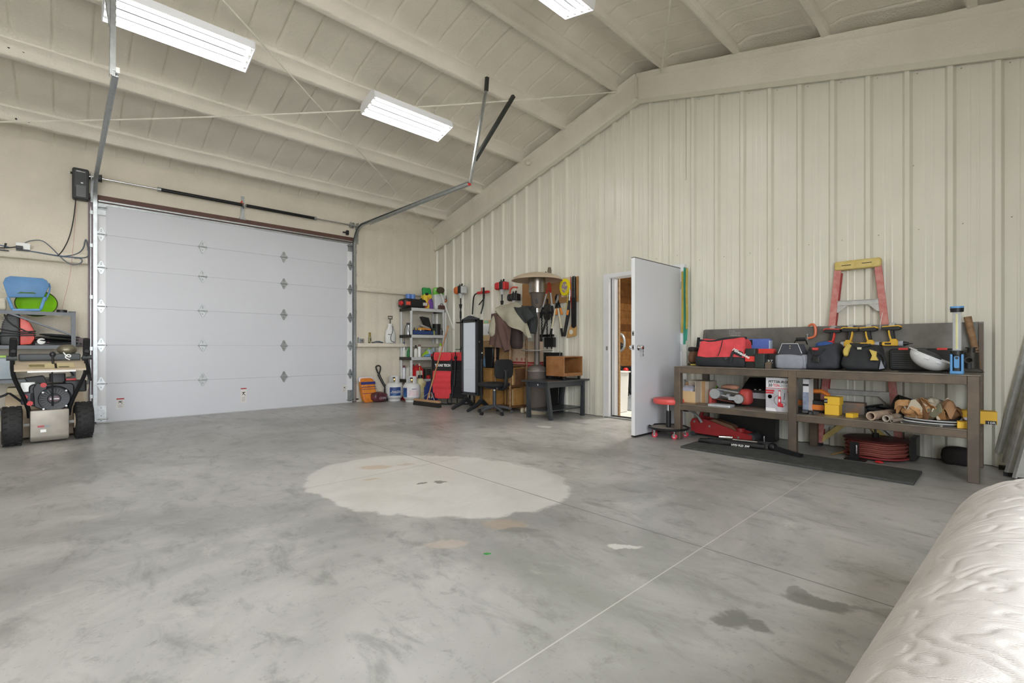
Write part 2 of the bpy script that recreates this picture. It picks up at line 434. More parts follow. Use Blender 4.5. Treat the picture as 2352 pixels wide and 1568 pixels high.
# screw heads on the panels
sm = MB(); sm.lathe([(.0055, 0), (.0055, .003), (.003, .005), (0.0001, .005)], 8, rot((1, 0, 0), 90)); smesh = sm.mesh('screw', pm('screw_head', 'a8a698', rough=.4, metal=.4))
for k in range(14, 30):
    x = .2984+.3048*k+.10
    if x > 9: break
    linked('screw', smesh, WR, (x, -.001, 2.16 if not DX0 < x < DX1 else 2.26))
for k in range(17, 29): linked('screw', smesh, WR, (.2984+.3048*k+.09, -.001, tz_(.2984+.3048*k+.09)-.05))
for x, z in ((3.96, 1.94), (4.27, .62), (4.14, .10), (4.28, .095), (7.98, 2.78), (8.6, .14)): linked('screw', smesh, WR, (x, -.001, z))
# rake trim along the gable
def rake(name, x0, x1, n=1):
    mb = MB(); poly = []
    for x in (x0, x1): poly.append((x, tz_(x)-.030))
    for x in (x1, x0): poly.append((x, tz_(x)+.03))
    mb.prism(poly, -.058, -.034, 'y'); mb.prism([(x0, tz_(x0)+.014), (x1, tz_(x1)+.014), (x1, tz_(x1)+.03), (x0, tz_(x0)+.03)], -.03, .02, 'y')
    return mb.build(name, TRIMM, kind='structure')
rake('trim_1', -.06, RX); rake('trim_2', RX, REND)
# ---- ceiling: foam deck between purlins
PX = [.47, 1.60, 2.72, 3.70, 4.66, 5.40, 6.34, 7.25, 8.35, 9.50]
def ceiling():
    mb = MB()
    ys = set(np.linspace(YB, -7, 20).tolist()+[.04])
    for kk in range(-23, 1):
        c0 = (kk+.35)*.3048
        for dd in (-.14, -.105, -.07, -.045, -.028, -.018, -.011, -.005, 0, .005, .011, .018, .028, .045, .07, .105):
            if -7 < c0+dd < .04: ys.add(c0+dd)
    ys = np.array(sorted(ys))
    for side in (0, 1):
        xs = np.linspace(-.05, RX, 110) if side == 0 else np.linspace(RX, REND+.05, 90)
        vs = []
        for x in xs:
            for y in ys:
                z = rz_(x)+.155
                t = abs(((y/.3048+.15) % 1)-.5)*.3048
                pd = min(abs(x-(q+.06)) for q in PX)
                cr = math.exp(-(t/.009)**2)*min(1, max(0, (pd-.05)/.12))*(.5+.8*abs(mnoise.noise(Vector((x*.8, round(y/.3048), 2)))))
                z += .022*cr-.004*math.exp(-((t-.03)/.02)**2)+.016*mnoise.noise(Vector((x*1.4, y*1.1, 0)))+.007*mnoise.noise(Vector((x*5, y*5, 4)))
                z -= .075*math.exp(-(pd/.10)**2)
                if side == 0 and x < .35: z -= .10*(1-x/.35)**2
                if y > -.28: z -= .06*((y+.28)/.28)**2
                vs.append((x, y, z))
        W = len(ys); mb.add(vs, [(i*W+j, i*W+j+1, (i+1)*W+j+1, (i+1)*W+j) for i in range(len(xs)-1) for j in range(W-1)])
    return mb
CE = ceiling().build('ceiling', FOAM, kind='structure', ang=60)
def purlin(x0):
    s = 1 if x0 < RX else -1
    prof = [(-.010, .20), (-.006, .012), (0, .0), (.028, .002), (.058, .004), (.066, .012), (.072, .05), (.082, .085), (.105, .11), (.15, .135), (.16, .20)]
    if s < 0: prof = [(-a+.07, b) for a, b in prof]
    z0 = rz_(x0); mb = MB(); ys = np.concatenate([np.linspace(YB, -7, 14), np.arange(-6.9, -.01, .07), [-.02]])
    vs = []
    for y in ys:
        for i, (a, b) in enumerate(prof):
            k = 1. if b < .03 else .6
            nx = k*.010*mnoise.noise(Vector((x0*7+i*.13, y*2.3, 0)))+k*.005*mnoise.noise(Vector((x0*7+i*.3, y*8., 1)))
            nz = k*.006*mnoise.noise(Vector((x0*3, y*2.6, 5+i*.1)))
            vs.append((x0+a+nx, y, z0+b+nz))
    W = len(prof); n = len(ys)
    fs = [(i*W+j, (i+1)*W+j, (i+1)*W+j+1, i*W+j+1) for i in range(n-1) for j in range(W-1)]+[tuple(range(W)), tuple(reversed(range((n-1)*W, n*W)))]
    mb.add(vs, fs); return mb.build('purlin', PURL, CE, ang=50)
for x in PX: purlin(x)
hole = MB(); hole.cyl((0, 0, 0), (0, 0, .002), .010, n=10); hm = hole.mesh('bolt_hole', pm('dark_hole', '2a2720', rough=.9))
for px, py, q in ((20, 109, 1), (54, 119, 1), (37, 273, 0), (66, 280, 0)):
    z = rz_(PX[q])+.040; p = onx(px, py, PX[q]+.077); o = linked('bolt_hole', hm, CE, (p.x, p.y, p.z)); o.rotation_euler = (0, PI/2, 0)
# rafter along the gable, foam covered
def rafter(x0, x1, name='rafter'):
    mb = MB(); n = 60; vs = []
    for i in range(n+1):
        x = x0+(x1-x0)*i/n
        b = tz_(x)+.022; t = rz_(x)+.02
        w1 = .004*mnoise.noise(Vector((x*3, 0, 0))); w2 = .010*mnoise.noise(Vector((x*4, 2, 0)))
        for yy, zz in ((.02, b), (-.05, b), (-.075, b+.05), (-.07+w1, b+.12), (-.075+w1, (b+t)/2), (-.085+w2, t-.06), (-.13+w2, t-.03+w2), (-.135, t+w2), (-.05, t+.04), (.02, t+.04), (.03, t+.16)):
            vs.append((x, yy, zz))
    W = 11; fs = [(i*W+j, i*W+j+1, (i+1)*W+j+1, (i+1)*W+j) for i in range(n) for j in range(W-1)]+[tuple(range(W)), tuple(reversed(range(n*W, n*W+W)))]
    mb.add(vs, fs); return mb.build(name, FOAM, CE, ang=45)
rafter(-.05, RX-.01); rafter(RX+.01, REND+.05)
m = MB(); m.prism([(RX-.012, tz_(RX)+.03), (RX+.012, tz_(RX)+.03), (RX+.012, rz_(RX)), (RX-.012, rz_(RX))], -.125, .0, 'y'); m.build('ridge_plate', FOAM, CE)
m = MB(); m.prism([(-.02, 3.15), (.06, 3.16), (.06, 3.56), (-.02, 3.55)], -.10, .02, 'y'); m.build('haunch_plate', FOAM, CE)
# lump where a purlin bolts down on the rafter
m = MB(); p = ony(1213, 374, -.12); m.ell(p, (.055, .05, .035), 12); m.build('foam_lump', PURL, CE)
# ---- walls behind the camera, back wall with an open doorway to daylight
EAST = pm('east_foam', 'cfc6b0', rough=.9, var=.05)
m = MB(); DO0, DO1, DOH = -10.2, -3.6, 3.05
m.bb(REND, REND+.1, YB, DO0, 0, 3.8); m.bb(REND, REND+.1, DO1, .1, 0, 3.8); m.bb(REND, REND+.1, DO0, DO1, DOH, 3.8); m.build('wall_front', EAST, kind='structure')
m = MB(); m.prism([(-.2, 0), (REND+.2, 0), (REND+.2, rz_(REND)+.25), (RX, rz_(RX)+.25), (-.2, rz_(0)+.25)], YB-.1, YB, 'y'); m.build('wall_back', EAST, kind='structure')
pl = bpy.data.lights.new('daylight_portal', 'AREA'); pl.shape = 'RECTANGLE'; pl.size = DO1-DO0; pl.size_y = DOH
pl.cycles.is_portal = True
po = bpy.data.objects.new('daylight_portal', pl); col.objects.link(po); po.location = (REND-.02, (DO0+DO1)/2, DOH/2); po.rotation_euler = (PI/2, 0, PI/2)
m = MB(); m.bb(REND+.1, REND+14, -20, 8, -.25, -.05); m.build('driveway', pm('pale_gravel', 'b5b0a6', rough=.9), kind='structure')
# ---- adjoining room seen through the open personnel door
m = MB(); m.bb(1.4, 9.0, .06, 6.2, -.2, -.002); FL2 = m.build('floor_2', pm('pale_concrete', 'cfcdc6', rough=.6), kind='structure')
RUB = pm('grey_rubber_tile', '6d7577', rough=.75, var=.1, vs=30)
tm = MB(); tm.bb(-.298, .298, -.298, .298, 0, .012); tme = tm.mesh('rubber_tile', RUB, bev=.003)
for i in range(6):
    for j in range(8): linked('rubber_tile', tme, FL2, (1.92+.6*i, 1.15+.6*j, -.002))
WB_ = pm('plank_backing', '3a2415', rough=.9)
m = MB(); m.bb(1.4, 9, 5.60, 5.7, 0, 3.2); m.build('wall_3', WB_, kind='structure')
m = MB(); m.bb(1.4, 1.5, .1, 5.7, 0, 3.2); W2 = m.build('wall_4', WB_, kind='structure')
PLK = [pm('stained_plank_%d' % i, c, rough=.6, var=.28, vs=7) for i, c in enumerate(('9a6a3a', '885a30', 'a87642', '7a4f2b'))]
z = .0
while z < 3.05:
    h = .185; y = .12+random.random()*.3
    while y < 5.58:
        l = random.choice((.7, .95, 1.25)); mb = MB(); mb.bb(1.5, 1.52+random.random()*.01, y+.002, min(y+l, 5.6)-.002, z+.002, z+h-.002)
        mb.build('plank', PLK[random.randrange(4)], W2); y += l
    z += h
m = MB(); m.bb(1.4, 9, .06, 5.7, 3.1, 3.2); m.build('ceiling_2', pm('white_ceiling', 'dddddd', rough=.9), kind='structure')
m = MB(); m.bb(8.9, 9.0, .1, 5.7, 0, 3.2); m.build('wall_5', pm('white_ceiling', 'dddddd'), kind='structure')
# ================================================================ OVERHEAD DOOR AND ITS HARDWARE
BLACK = pm('black_plastic', '1b1c1e', rough=.45, var=.15)
BLACKM = pm('black_metal', '1d1e20', rough=.35, metal=.3, var=.2)
GREYP = pm('dark_grey_plastic', '3c4041', rough=.5)
CHROME = pm('chrome', 'd0d2d4', rough=.15, metal=1., var=.05)
WHITEP = pm('white_plastic', 'e8e8e6', rough=.4, var=.03)
RED = pm('red_paint', 'c0282a', rough=.4, var=.12)
RUBBER = pm('black_rubber', '17181a', rough=.7)
D1 = thing('door_1', 'white sectional overhead garage door', 'garage door', (0, 0, 0), kind='structure')
DY0, DY1 = -5.585, -1.925
zz = .008; SEAMS = []
for h in (.5334, .5334, .5334, .5334, .4572, .4572):
    m = MB(); m.bb(-.045, -.002, DY0, DY1, zz+.001, zz+h-.001); m.build('door_section', DWHITE, D1)
    for y0, y1 in ((DY0, DY0+.10), (DY1-.10, DY1)):
        m = MB(); m.bb(-.004, .0025, y0, y1, zz+.004, zz+h-.004); m.build('end_stile', DWHITE2, D1)
    zz += h; SEAMS.append(zz)
m = MB(); m.bb(-.06, -.046, DY0-.05, DY1+.05, .0, 3.08); m.build('seam_light_block', pm('light_block_grey', '8a8a88', rough=.8), D1)  # unseen sheet added to keep daylight from leaking through the section seams
m = MB(); m.bb(-.045, .002, DY0, DY1, .0, .012); m.build('bottom_seal', pm('grey_vinyl', 'b9bbbe', rough=.6), D1)
hg = MB()
poly = [(0, .092), (.014, .088), (.046, .022), (.046, .006), (.014, -.088), (0, -.092), (-.014, -.088), (-.046, .006), (-.046, .022), (-.014, .088)]
poly = [(0, .095), (.013, .09), (.044, .02), (.044, -.02), (.013, -.09), (0, -.095), (-.013, -.09), (-.044, -.02), (-.044, .02), (-.013, .09)]
hg.prism(poly, .0, .006, 'x'); hme = hg.mesh('hinge', GALV, bev=.0015)
bmb = MB(); bmb.cyl((.012, -.062, 0), (.012, .062, 0), .008, n=10); bmb.bb(.004, .026, -.048, -.043, -.022, .022); bmb.bb(.004, .026, .043, .048, -.022, .022); bme = bmb.mesh('hinge_barrel', GALV)
rivm = MB(); rivm.cyl((.006, 0, 0), (.009, 0, 0), .006, n=8); rvm = rivm.mesh('rivet', pm('dark_rivet', '55585a', rough=.4, metal=.6))
HCOL = (-5.535, -4.345, -3.155, -1.965)
for z in SEAMS[:-1]:
    for y in HCOL:
        h = linked('hinge', hme, D1, (.002, y, z)); linked('hinge_barrel', bme, h)
        for dz in (.062, .042, -.048): linked('rivet', rvm, h, (0, 0, dz))
m = MB(); m.prism([(0, 3.055), (.055, 3.055), (.055, 3.05), (.006, 3.05), (.006, 3.0), (0, 3.0)], DY0+.02, DY1-.02, 'y'); m.bb(.05, .056, DY0+.02, DY1-.02, 3.035, 3.055)
m.build('top_strut', GALV, D1)
for y in (HCOL[0], HCOL[3]):
    m = MB(); m.bb(.0, .006, y-.05, y+.05, 2.86, 3.0); m.bb(.006, .045, y-.05, y+.05, 2.94, 2.946); m.bb(.006, .03, y-.05, y+.05, 2.86, 2.866); m.cyl((.03, y-.08, 2.965), (.03, y+.06, 2.965), .007, n=8)
    m.build('top_bracket', GALV, D1)
    m = MB(); m.bb(.0, .006, y-.055, y+.055, .02, .24); m.cyl((.02, y-.08, .055), (.02, y+.075, .055), .007, n=8); b_ = m.build('bottom_bracket', GALV, D1)
    for dz in (.21, .10, .035): linked('rivet', rvm, b_, (0, y, dz))
def sticker(y, z, w, h, boxed):
    m = MB(); m.bb(-.002, .0, y-w/2, y+w/2, z-h/2, z+h/2); s = m.build('warning_label', pm('label_paper', 'd9d6d4', rough=.6), D1)
    if boxed:
        m = MB(); m.bb(-.001, .0008, y-w/2, y+w/2, z+h/2-.018, z+h/2); m.build('label_header', pm('label_red', 'a8323a', rough=.6), s)
    m = MB(); t = [(-.35, .40), (.38, .44), (.34, .34), (.06, .33), (.12, .22), (.40, .05), (.34, .0), (.02, .16), (-.06, .24), (-.16, .14), (-.34, .06), (-.36, .13), (-.2, .22), (-.14, .33), (-.36, .33)]
    m.prism([(y+a*w*.8, z+b*h*.62-.03*h) for a, b in t], .0, .0009, 'x'); m.build('label_pictogram', pm('label_ink', '2a2627', rough=.6), s)
    m = MB()
    for k in range(6): m.bb(-.001, .0007, y-w*.36, y+w*(.36-.1*(k % 3)), z-h*(.12+.055*k), z-h*(.10+.055*k))
    m.build('label_print', pm('label_grey_ink', 'a19b9c', rough=.7), s)
sticker(-5.33, .255, .085, .145, True); sticker(-3.775, .26, .085, .24, True); sticker(-2.075, .27, .075, .14, False)
# ---- tracks
def sweep(mb, path, prof, ynorm=1):
    """path: list of (x,z); prof: list of (n,y), n measured to the left of travel; closed profile"""
    n = len(path); W = len(prof); vs = []
    for i, (x, z) in enumerate(path):
        a = path[max(i-1, 0)]; b = path[min(i+1, n-1)]; t = Vector((b[0]-a[0], b[1]-a[1])).normalized(); nn = Vector((-t.y, t.x))
        vs += [(x+nn.x*p, q, z+nn.y*p) for p, q in prof]
    fs = [(i*W+j, i*W+(j+1) % W, (i+1)*W+(j+1) % W, (i+1)*W+j) for i in range(n-1) for j in range(W)]+[tuple(range(W)), tuple(reversed(range((n-1)*W, n*W)))]
    return mb.add(vs, fs)
def tpath(xe, ze):
    p = [(.045, .03), (.045, 2.95)]; R = .38; zc = 2.93
    for k in range(1, 11):
        a = k/10*PI/2*.96; p.append((.045+R*(1-math.cos(a)), zc+R*math.sin(a)))
    p.append((xe, ze)); return p
def track(y, s, ze, label):
    t = thing('door_track', label, 'door track', (0, y, 0), group='overhead door tracks')
    m = MB(); c = .026; o = .002
    sweep(m, tpath(3.54, ze), [(-c, -.012*s), (c, -.012*s), (c, .030*s), (c-.006, .030*s), (c-.006, (-.012+.003)*s), (-c+.006, (-.012+.003)*s), (-c+.006, .030*s), (-c, .030*s)])
    m.build('rail', GALV, t, ang=50)
    m = MB(); m.bb(.0, .03, -.035*s-.004, -.035*s+.004, .05, 2.95); m.bb(-.0, .006, -.02*s-.02, -.02*s+.02, .05, 2.98)
    m.build('wall_angle', GALV, t)
    for z in (.35, 1.0, 1.7, 2.4, 2.85):
        m = MB(); m.bb(.005, .05, -.03*s-.014, -.03*s+.014, z, z+.05); m.cyl((.03, -.03*s-.02*s, z+.025), (.03, -.03*s, z+.025), .008, n=6); m.build('track_bracket', GALV, t)
    m = MB(); m.bb(.7, 3.54, .018*s-.002, .018*s+.002, ze+.0-.03, ze+.035); m.build('stiffener_angle', GALV, t)
    m = MB(); m.cyl((.045, .03*s, .06), (.045, -.08*s, .06), .012, n=10); m.build('sensor', BLACK, t)
    return t
TR = track(-1.90, -1, 3.27, 'galvanised overhead door track on the side next to the propane tanks')
TL = track(-5.607, 1, 3.30, 'galvanised overhead door track on the opener side of the garage door')
def bar(mb, a, b, w=.03, t=.003, side=(0, 1, 0)):
    """perforated angle bar from a to b"""
    a, b = Vector(a), Vector(b); d = (b-a).normalized(); s = Vector(side); s = (s-d*s.dot(d)).normalized(); n = d.cross(s)
    for u, v, p, q in ((0, w, 0, t), (0, t, 0, w)):
        vs = []
        for e in (a, b):
            for x, y in ((u, p), (v, p), (v, q), (u, q)): vs.append(e+s*x+n*y)
        mb.add(vs, [(0, 1, 5, 4), (1, 2, 6, 5), (2, 3, 7, 6), (3, 0, 4, 7), (0, 3, 2, 1), (4, 5, 6, 7)])
    return mb
DKST = pm('black_angle_steel', '3b3d3c', rough=.5, metal=.4, var=.2)
m = MB(); bar(m, (3.56, 0, 3.26), (3.90, 0, 4.42), .032); m.build('hanger', GALV, TR)
m = MB(); bar(m, (3.90, 0, 4.40), (3.93, -.01, 4.57), .04); m.build('hanger_end', DKST, TR)
p = onx(1180, 217, 3.93); m = MB(); bar(m, (3.64, .02, 3.58), (3.93, p.y+1.90, p.z), .045); m.build('sway_brace', DKST, TR)
m = MB(); m.bb(3.545, 3.565, -.02, .015, 3.245, 3.275); m.build('end_stop', RED, TR)
m = MB(); bar(m, (3.54, -.03, 3.28), (3.40, -.012, 4.49), .04); m.build('hanger', GALV, TL)
m = MB(); bar(m, (3.47, -.03, 3.72), (3.42, -.10, 4.44), .035); m.build('sway_brace', GALV, TL)
m = MB(); m.bb(3.54, 3.56, .01, .035, 3.30, 3.345); m.build('end_stop', WHITEP, TL)
# ---- torsion shaft
TS = thing('torsion_shaft', 'torsion spring shaft with black springs above the garage door', 'spring shaft', (.10, 0, 3.34))
m = MB(); m.cyl((0, -5.66, 0), (0, -1.84, 0), .0125, n=12); m.build('shaft', CHROME, TS)
def spring(y0, y1):
    mb = MB(); n = int((y1-y0)/.011); prof = []
    for i in range(2*n+1): prof.append((.027 if i % 2 else .0245, (y1-y0)*i/(2*n)))
    mb.lathe(prof, 12, loc(0, y0, 0) @ rot((1, 0, 0), -90)); return mb.build('spring', BLACKM, TS, ang=80)
spring(-4.88, -3.82); spring(-3.76, -2.68)
for y in (-4.90, -2.66):
    m = MB(); m.cyl((0, y-.02, 0), (0, y+.02, 0), .032, n=14); m.build('winding_cone', GALV, TS)
for y, mt in ((-5.56, GREYP), (-1.975, GALV)):
    m = MB(); m.lathe([(.05, -.03), (.055, -.026), (.048, -.02), (.048, .02), (.058, .026), (.058, .032)], 18, loc(0, y, 0) @ rot((1, 0, 0), 90)); m.build('cable_drum', mt, TS)
m = MB(); m.bb(-.085, -.075, -3.82, -3.77, -.21, .16); m.bb(-.08, .03, -3.80, -3.79, -.04, .04); m.bb(-.09, -.06, -3.84, -3.75, -.22, -.19); m.build('centre_bracket', GALV, TS)
m = MB(); m.prism([(-3.86, .02), (-3.80, .10), (-3.80, .03)], -.07, -.066, 'x'); m.build('warning_tag', pm('orange_plastic', 'd8582a', rough=.5), TS)
for y in (-5.64, -1.86):
    m = MB(); m.bb(-.10, .035, y-.003, y+.003, -.06, .06); m.bb(-.085, -.079, y-.003, y+.05, -.32, .06); m.build('end_bearing_plate', GALV, TS)
m = MB(); m.bb(-.085, -.03, -2.06, -2.02, -.18, -.10); m.bb(-.085, -.05, -2.12, -2.06, -.15, -.13); m.build('cable_sensor', BLACK, TS)
# ---- jackshaft opener
OP = thing('door_opener', 'black wall mounted garage door opener beside the overhead door track', 'door opener', (.01, -5.745, 3.005))
m = MB(); m.rbox((.075, 0, .205), (.13, .165, .405), .025, ax='x'); m.build('housing', BLACK, OP, bev=.006)
m = MB(); m.rbox((.144, 0, .265), (.006, .115, .23), .01, ax='x'); m.build('front_panel', GREYP, OP)
m = MB(); m.rbox((.144, .004, .105), (.008, .10, .155), .006, ax='x'); m.build('lamp_lens', pm('smoked_lens', '55595a', rough=.3), OP, bev=.002)
m = MB(); m.ell((.148, .012, .215), (.003, .014, .009), 12); m.build('button', WHITEP, OP)
m = MB(); m.bb(.147, .1485, -.045, .045, .358, .364); m.bb(.147, .1485, -.04, .0, .366, .369); m.build('nameplate', pm('silver_ink', 'd5d5d2', rough=.4), OP)
m = MB(); m.cyl((.07, .08, .335), (.07, .10, .335), .026, n=12); m.build('shaft_coupling', BLACK, OP); m = MB(); m.cyl((.07, -.10, .345), (.07, -.08, .345), .015, n=10); m.build('side_knob', BLACK, OP)
m = MB(); m.ell((.06, .10, .04), (.014, .012, .012), 10); m.ell((.06, .10, .065), (.010, .01, .01), 10); m.build('release_knob', CHROME, OP)
def wp(px, py, x): return onx(px, py, x)
m = MB(); m.tube([wp(174, 458, .07), wp(173, 470, .06), wp(169, 505, .05), wp(160, 545, .06), wp(145, 575, .09), wp(132, 588, .12)], .006, 6, smooth=2)
tag(m.build('opener_cable', BLACK), 'black power cable hanging from the door opener to the girt', 'cord')
m = MB(); m.tube([wp(175, 465, .07), wp(172, 520, .05), wp(166, 590, .125), wp(160, 640, .13), wp(141, 713, .2)], .0025, 5, smooth=1)
tag(m.build('release_cord', pm('pink_string', 'c79c94', rough=.8)), 'thin pink string running from the opener down to the steel rack', 'cord')
# extension cords lying along the girt
BLUEC = pm('blue_cord', '46658a', rough=.5)
GREYC = pm('grey_cord', '5a6670', rough=.5)
m = MB(); m.tube([(.08, -6.7, 2.305), wp(0, 562, .09), wp(35, 572, .09), wp(75, 577, .1), wp(120, 585, .11), wp(160, 590, .115), wp(190, 592, .115)], .007, 6, smooth=2)
tag(m.build('extension_cord', BLUEC), 'blue extension cord lying along the upper girt', 'cord')
m = MB(); m.tube([wp(52, 562, .1), wp(65, 553, .09), wp(95, 550, .07), wp(115, 565, .09), wp(137, 588, .12), wp(152, 602, .13), wp(168, 609, .13), wp(188, 604, .13), wp(189, 594, .12), wp(170, 590, .115), wp(140, 589, .115), wp(100, 582, .11), wp(70, 577, .1)], .006, 6, smooth=2)
tag(m.build('extension_cord', GREYC), 'grey cord looping over the upper girt from the white outlet box', 'cord')
m = MB(); m.tube([wp(140, 589, .11), wp(175, 585, .10), wp(192, 572, .07), wp(196, 548, .05), wp(199, 552, .05), wp(205, 585, .09), wp(198, 592, .12), wp(170, 592, .12)], .007, 6, smooth=2)
tag(m.build('extension_cord', GREYC), 'grey cord bent up in a loop beside the door jamb', 'cord')
OB = thing('outlet_box', 'white outlet box with plugged black cords on the upper girt', 'outlet box', tuple(wp(53, 582, .1)))
m = MB(); m.rbox((0, 0, .085), (.05, .13, .09), .012, ax='x'); m.build('box', WHITEP, OB, bev=.004)
m = MB(); m.bb(.02, .06, -.06, -.0, .05, .085); m.build('plug', BLACK, OB); m = MB(); m.tube([(.05, -.05, .07), (.03, -.12, .05), (-.01, -.3, .03), (-.01, -.62, .03)], .007, 6, smooth=1); m.build('plug_cord', BLACK, OB)
m = MB(); m.bb(.0, .03, -.06, .06, .03, .05); m.build('clip', GREYP, OB)
BT = thing('black_trowel', 'black flat tool with upright handle at the end of the upper girt', 'tool', tuple(wp(4, 576, .09)))
m = MB(); m.bb(-.04, .04, -.12, .06, -.0, .012); m.build('blade', BLACK, BT); m = MB(); m.tube([(0, .02, .01), (0, .035, .10)], .010, 6); m.build('handle', BLACK, BT)
# ================================================================ PERSONNEL DOOR
D2 = thing('door_2', 'white steel walk door standing open', 'door', (5.622, -.03, 0), kind='structure')
SLAB = pm('white_door_slab', 'd3d5db', rough=.28, var=.015, vs=1.5)
m = MB(); m.bb(-.0225, .0225, -1.105, 0, .022, 2.075); m.build('slab', SLAB, D2, bev=.0015)
m = MB(); m.bb(-.024, .024, -1.109, -.0, .008, .024); m.build('door_sweep', RUBBER, D2)
m = MB(); m.bb(-.0235, .0235, -1.108, -.0, 2.075, 2.083); m.build('top_channel', pm('dark_channel', '3e3a38', rough=.6), D2)
m = MB(); m.bb(-.0226, .0226, -1.108, -1.105, .022, 2.075); m.build('lock_edge', DWHITE2, D2)
for z in (1.042, 1.202):
    m = MB(); m.bb(-.013, .013, -1.1095, -1.107, z-.028, z+.028); pl_ = m.build('latch_plate', GALV, D2)
    m = MB(); m.bb(-.007, .007, -1.1115, -1.109, z-.012, z+.012); m.build('latch_bolt', BLACK, pl_)
for s in (1, -1):
    m = MB(); m.lathe([(.034, 0), (.034, .006), (.020, .010), (.013, .016), (.013, .030), (.026, .040), (.029, .052), (.025, .064), (.001, .068)], 20, loc(.0225*s, -1.035, 1.04) @ rot((0, 1, 0), 90*s)); m.build('door_knob', CHROME, D2, ang=50)
m = MB(); m.bb(.085, .088, -1.037, -1.033, .97, 1.03); m.ell((.088, -1.035, 1.0), (.003, .012, .014), 8); m.ell((.088, -1.035, .955), (.003, .010, .02), 8); m.build('key', GALV, D2)
DF = thing('door_3', 'white steel frame of the walk doorway', 'door frame', (0, 0, 0), kind='structure')
for x0, x1 in ((DX0, DX0+.10), (DX1-.065, DX1)):
    m = MB(); m.bb(x0, x1, -.045, -.0, 0, DH); m.bb(x0+.02, x1-.02 if x0 > 5 else x1-.0, 0.0005, .16, 0, DH-.02); m.build('jamb', DWHITE2, DF, bev=.002)
m = MB(); m.bb(DX0+.1005, DX1-.0655, -.0445, -.001, DH-.055, DH+.004); m.bb(DX0+.101, DX1-.07, 0.001, .158, DH-.055, DH); m.build('head_jamb', DWHITE2, DF)
m = MB(); m.bb(DX0+.084, DX0+.104, .015, .03, .02, DH-.06); m.build('weather_strip', RUBBER, DF)
m = MB(); m.bb(DX0+.1001, DX0+.125, .075, .16, 0, DH-.06); m.build('stop', DWHITE2, DF)
m = MB(); m.bb(DX0+.10, DX0+.14, .165, .20, 0, DH-.02); m.build('wood_casing', pm('pine_casing', 'a8855a', rough=.7, var=.3, vs=25), DF)
m = MB(); m.bb(DX0+.05, DX0+.083, -.046, -.030, 1.0, 1.06); m.build('strike_plate', GALV, DF)
m = MB(); m.bb(DX0+.02, DX1-.02, -.05, .15, 0, .016); m.build('threshold', GALV, DF); m = MB(); m.bb(DX0+.1, DX1-.06, .04, .08, .016, .028); m.build('threshold_gasket', RUBBER, DF)
for z in (.25, 1.04, 1.85):
    m = MB(); m.cyl((5.652, -.045, z-.05), (5.652, -.045, z+.05), .008, n=8); m.build('hinge', GALV, DF)
# ================================================================ CEILING FIXTURES
TUBE = bpy.data.materials.new('fluorescent_tube'); TUBE.use_nodes = True
tb = TUBE.node_tree.nodes['Principled BSDF']; tb.inputs['Base Color'].default_value = (1, 1, 1, 1)
tb.inputs['Emission Color'].default_value = (1.0, .975, .94, 1); tb.inputs['Emission Strength'].default_value = FIX_W
FWH = pm('fixture_white', 'eceef2', rough=.3, var=.01)
REFL = pm('fixture_reflector', '3c3e40', rough=.5, var=.01)
def fixture():
    L_, W_, H_ = 1.17, .37, .125
    t = thing('ceiling_light', 'x', 'light fixture')
    m = MB()
    m.prism([(-W_/2, 0), (-W_/2+.004, 0), (-W_/2+.004, .085), (-W_/2+.05, H_), (-W_/2+.05, H_+.004), (-W_/2-.0, .09)], -L_/2, L_/2, 'y')
    m.prism([(W_/2, 0), (W_/2-.004, 0), (W_/2-.004, .085), (W_/2-.05, H_), (W_/2-.05, H_+.004), (W_/2, .09)], -L_/2, L_/2, 'y')
    m.bb(-.09, .09, -L_/2, L_/2, H_, H_+.004); m.bb(-W_/2+.045, W_/2-.045, -L_/2, -L_/2+.12, H_, H_+.004); m.bb(-W_/2+.045, W_/2-.045, L_/2-.12, L_/2, H_, H_+.004)
    m.build('housing', FWH, t)
    for s in (-1, 1):
        m = MB(); m.prism([(-W_/2, 0), (W_/2, 0), (W_/2, .09), (W_/2-.05, H_+.004), (-W_/2+.05, H_+.004), (-W_/2, .09)], s*L_/2-.004, s*L_/2+.004, 'y'); m.build('end_plate', FWH, t)
        m = MB(); m.bb(-W_/2+.01, W_/2-.01, s*(L_/2-.035)-.025, s*(L_/2-.035)+.025, .045, .06); m.build('socket_bar', FWH, t)
    for x in (-.138, -.047, .047, .138):
        m = MB(); m.prism([(x-.043, .03), (x-.028, .058), (x+.028, .058), (x+.043, .03), (x+.043, .033), (x+.029, .061), (x-.029, .061), (x-.043, .033)], -L_/2+.05, L_/2-.05, 'y'); m.build('reflector', REFL, t)
        m = MB(); m.cyl((x, -L_/2+.03, .032), (x, L_/2-.03, .032), .0145, n=12); m.build('tube', TUBE, t)
        for s in (-1, 1):
            m = MB(); m.bb(x-.016, x+.016, s*(L_/2-.02)-.012, s*(L_/2-.02)+.012, .012, .052); m.build('lamp_holder', WHITEP, t)
    for x in (-.16, .16):
        m = MB(); m.bb(x-.012, x+.012, -.35, -.342, H_*.3, H_*.7); m.build('clip', GALV, t)
    for y in (-.45, .45):
        m = MB(); m.tube([(0, y, H_), (0, y, H_+.20)], .002, 5); m.build('hanging_wire', GALV, t)
    return t
FX = fixture()
tilt = math.atan(.25)
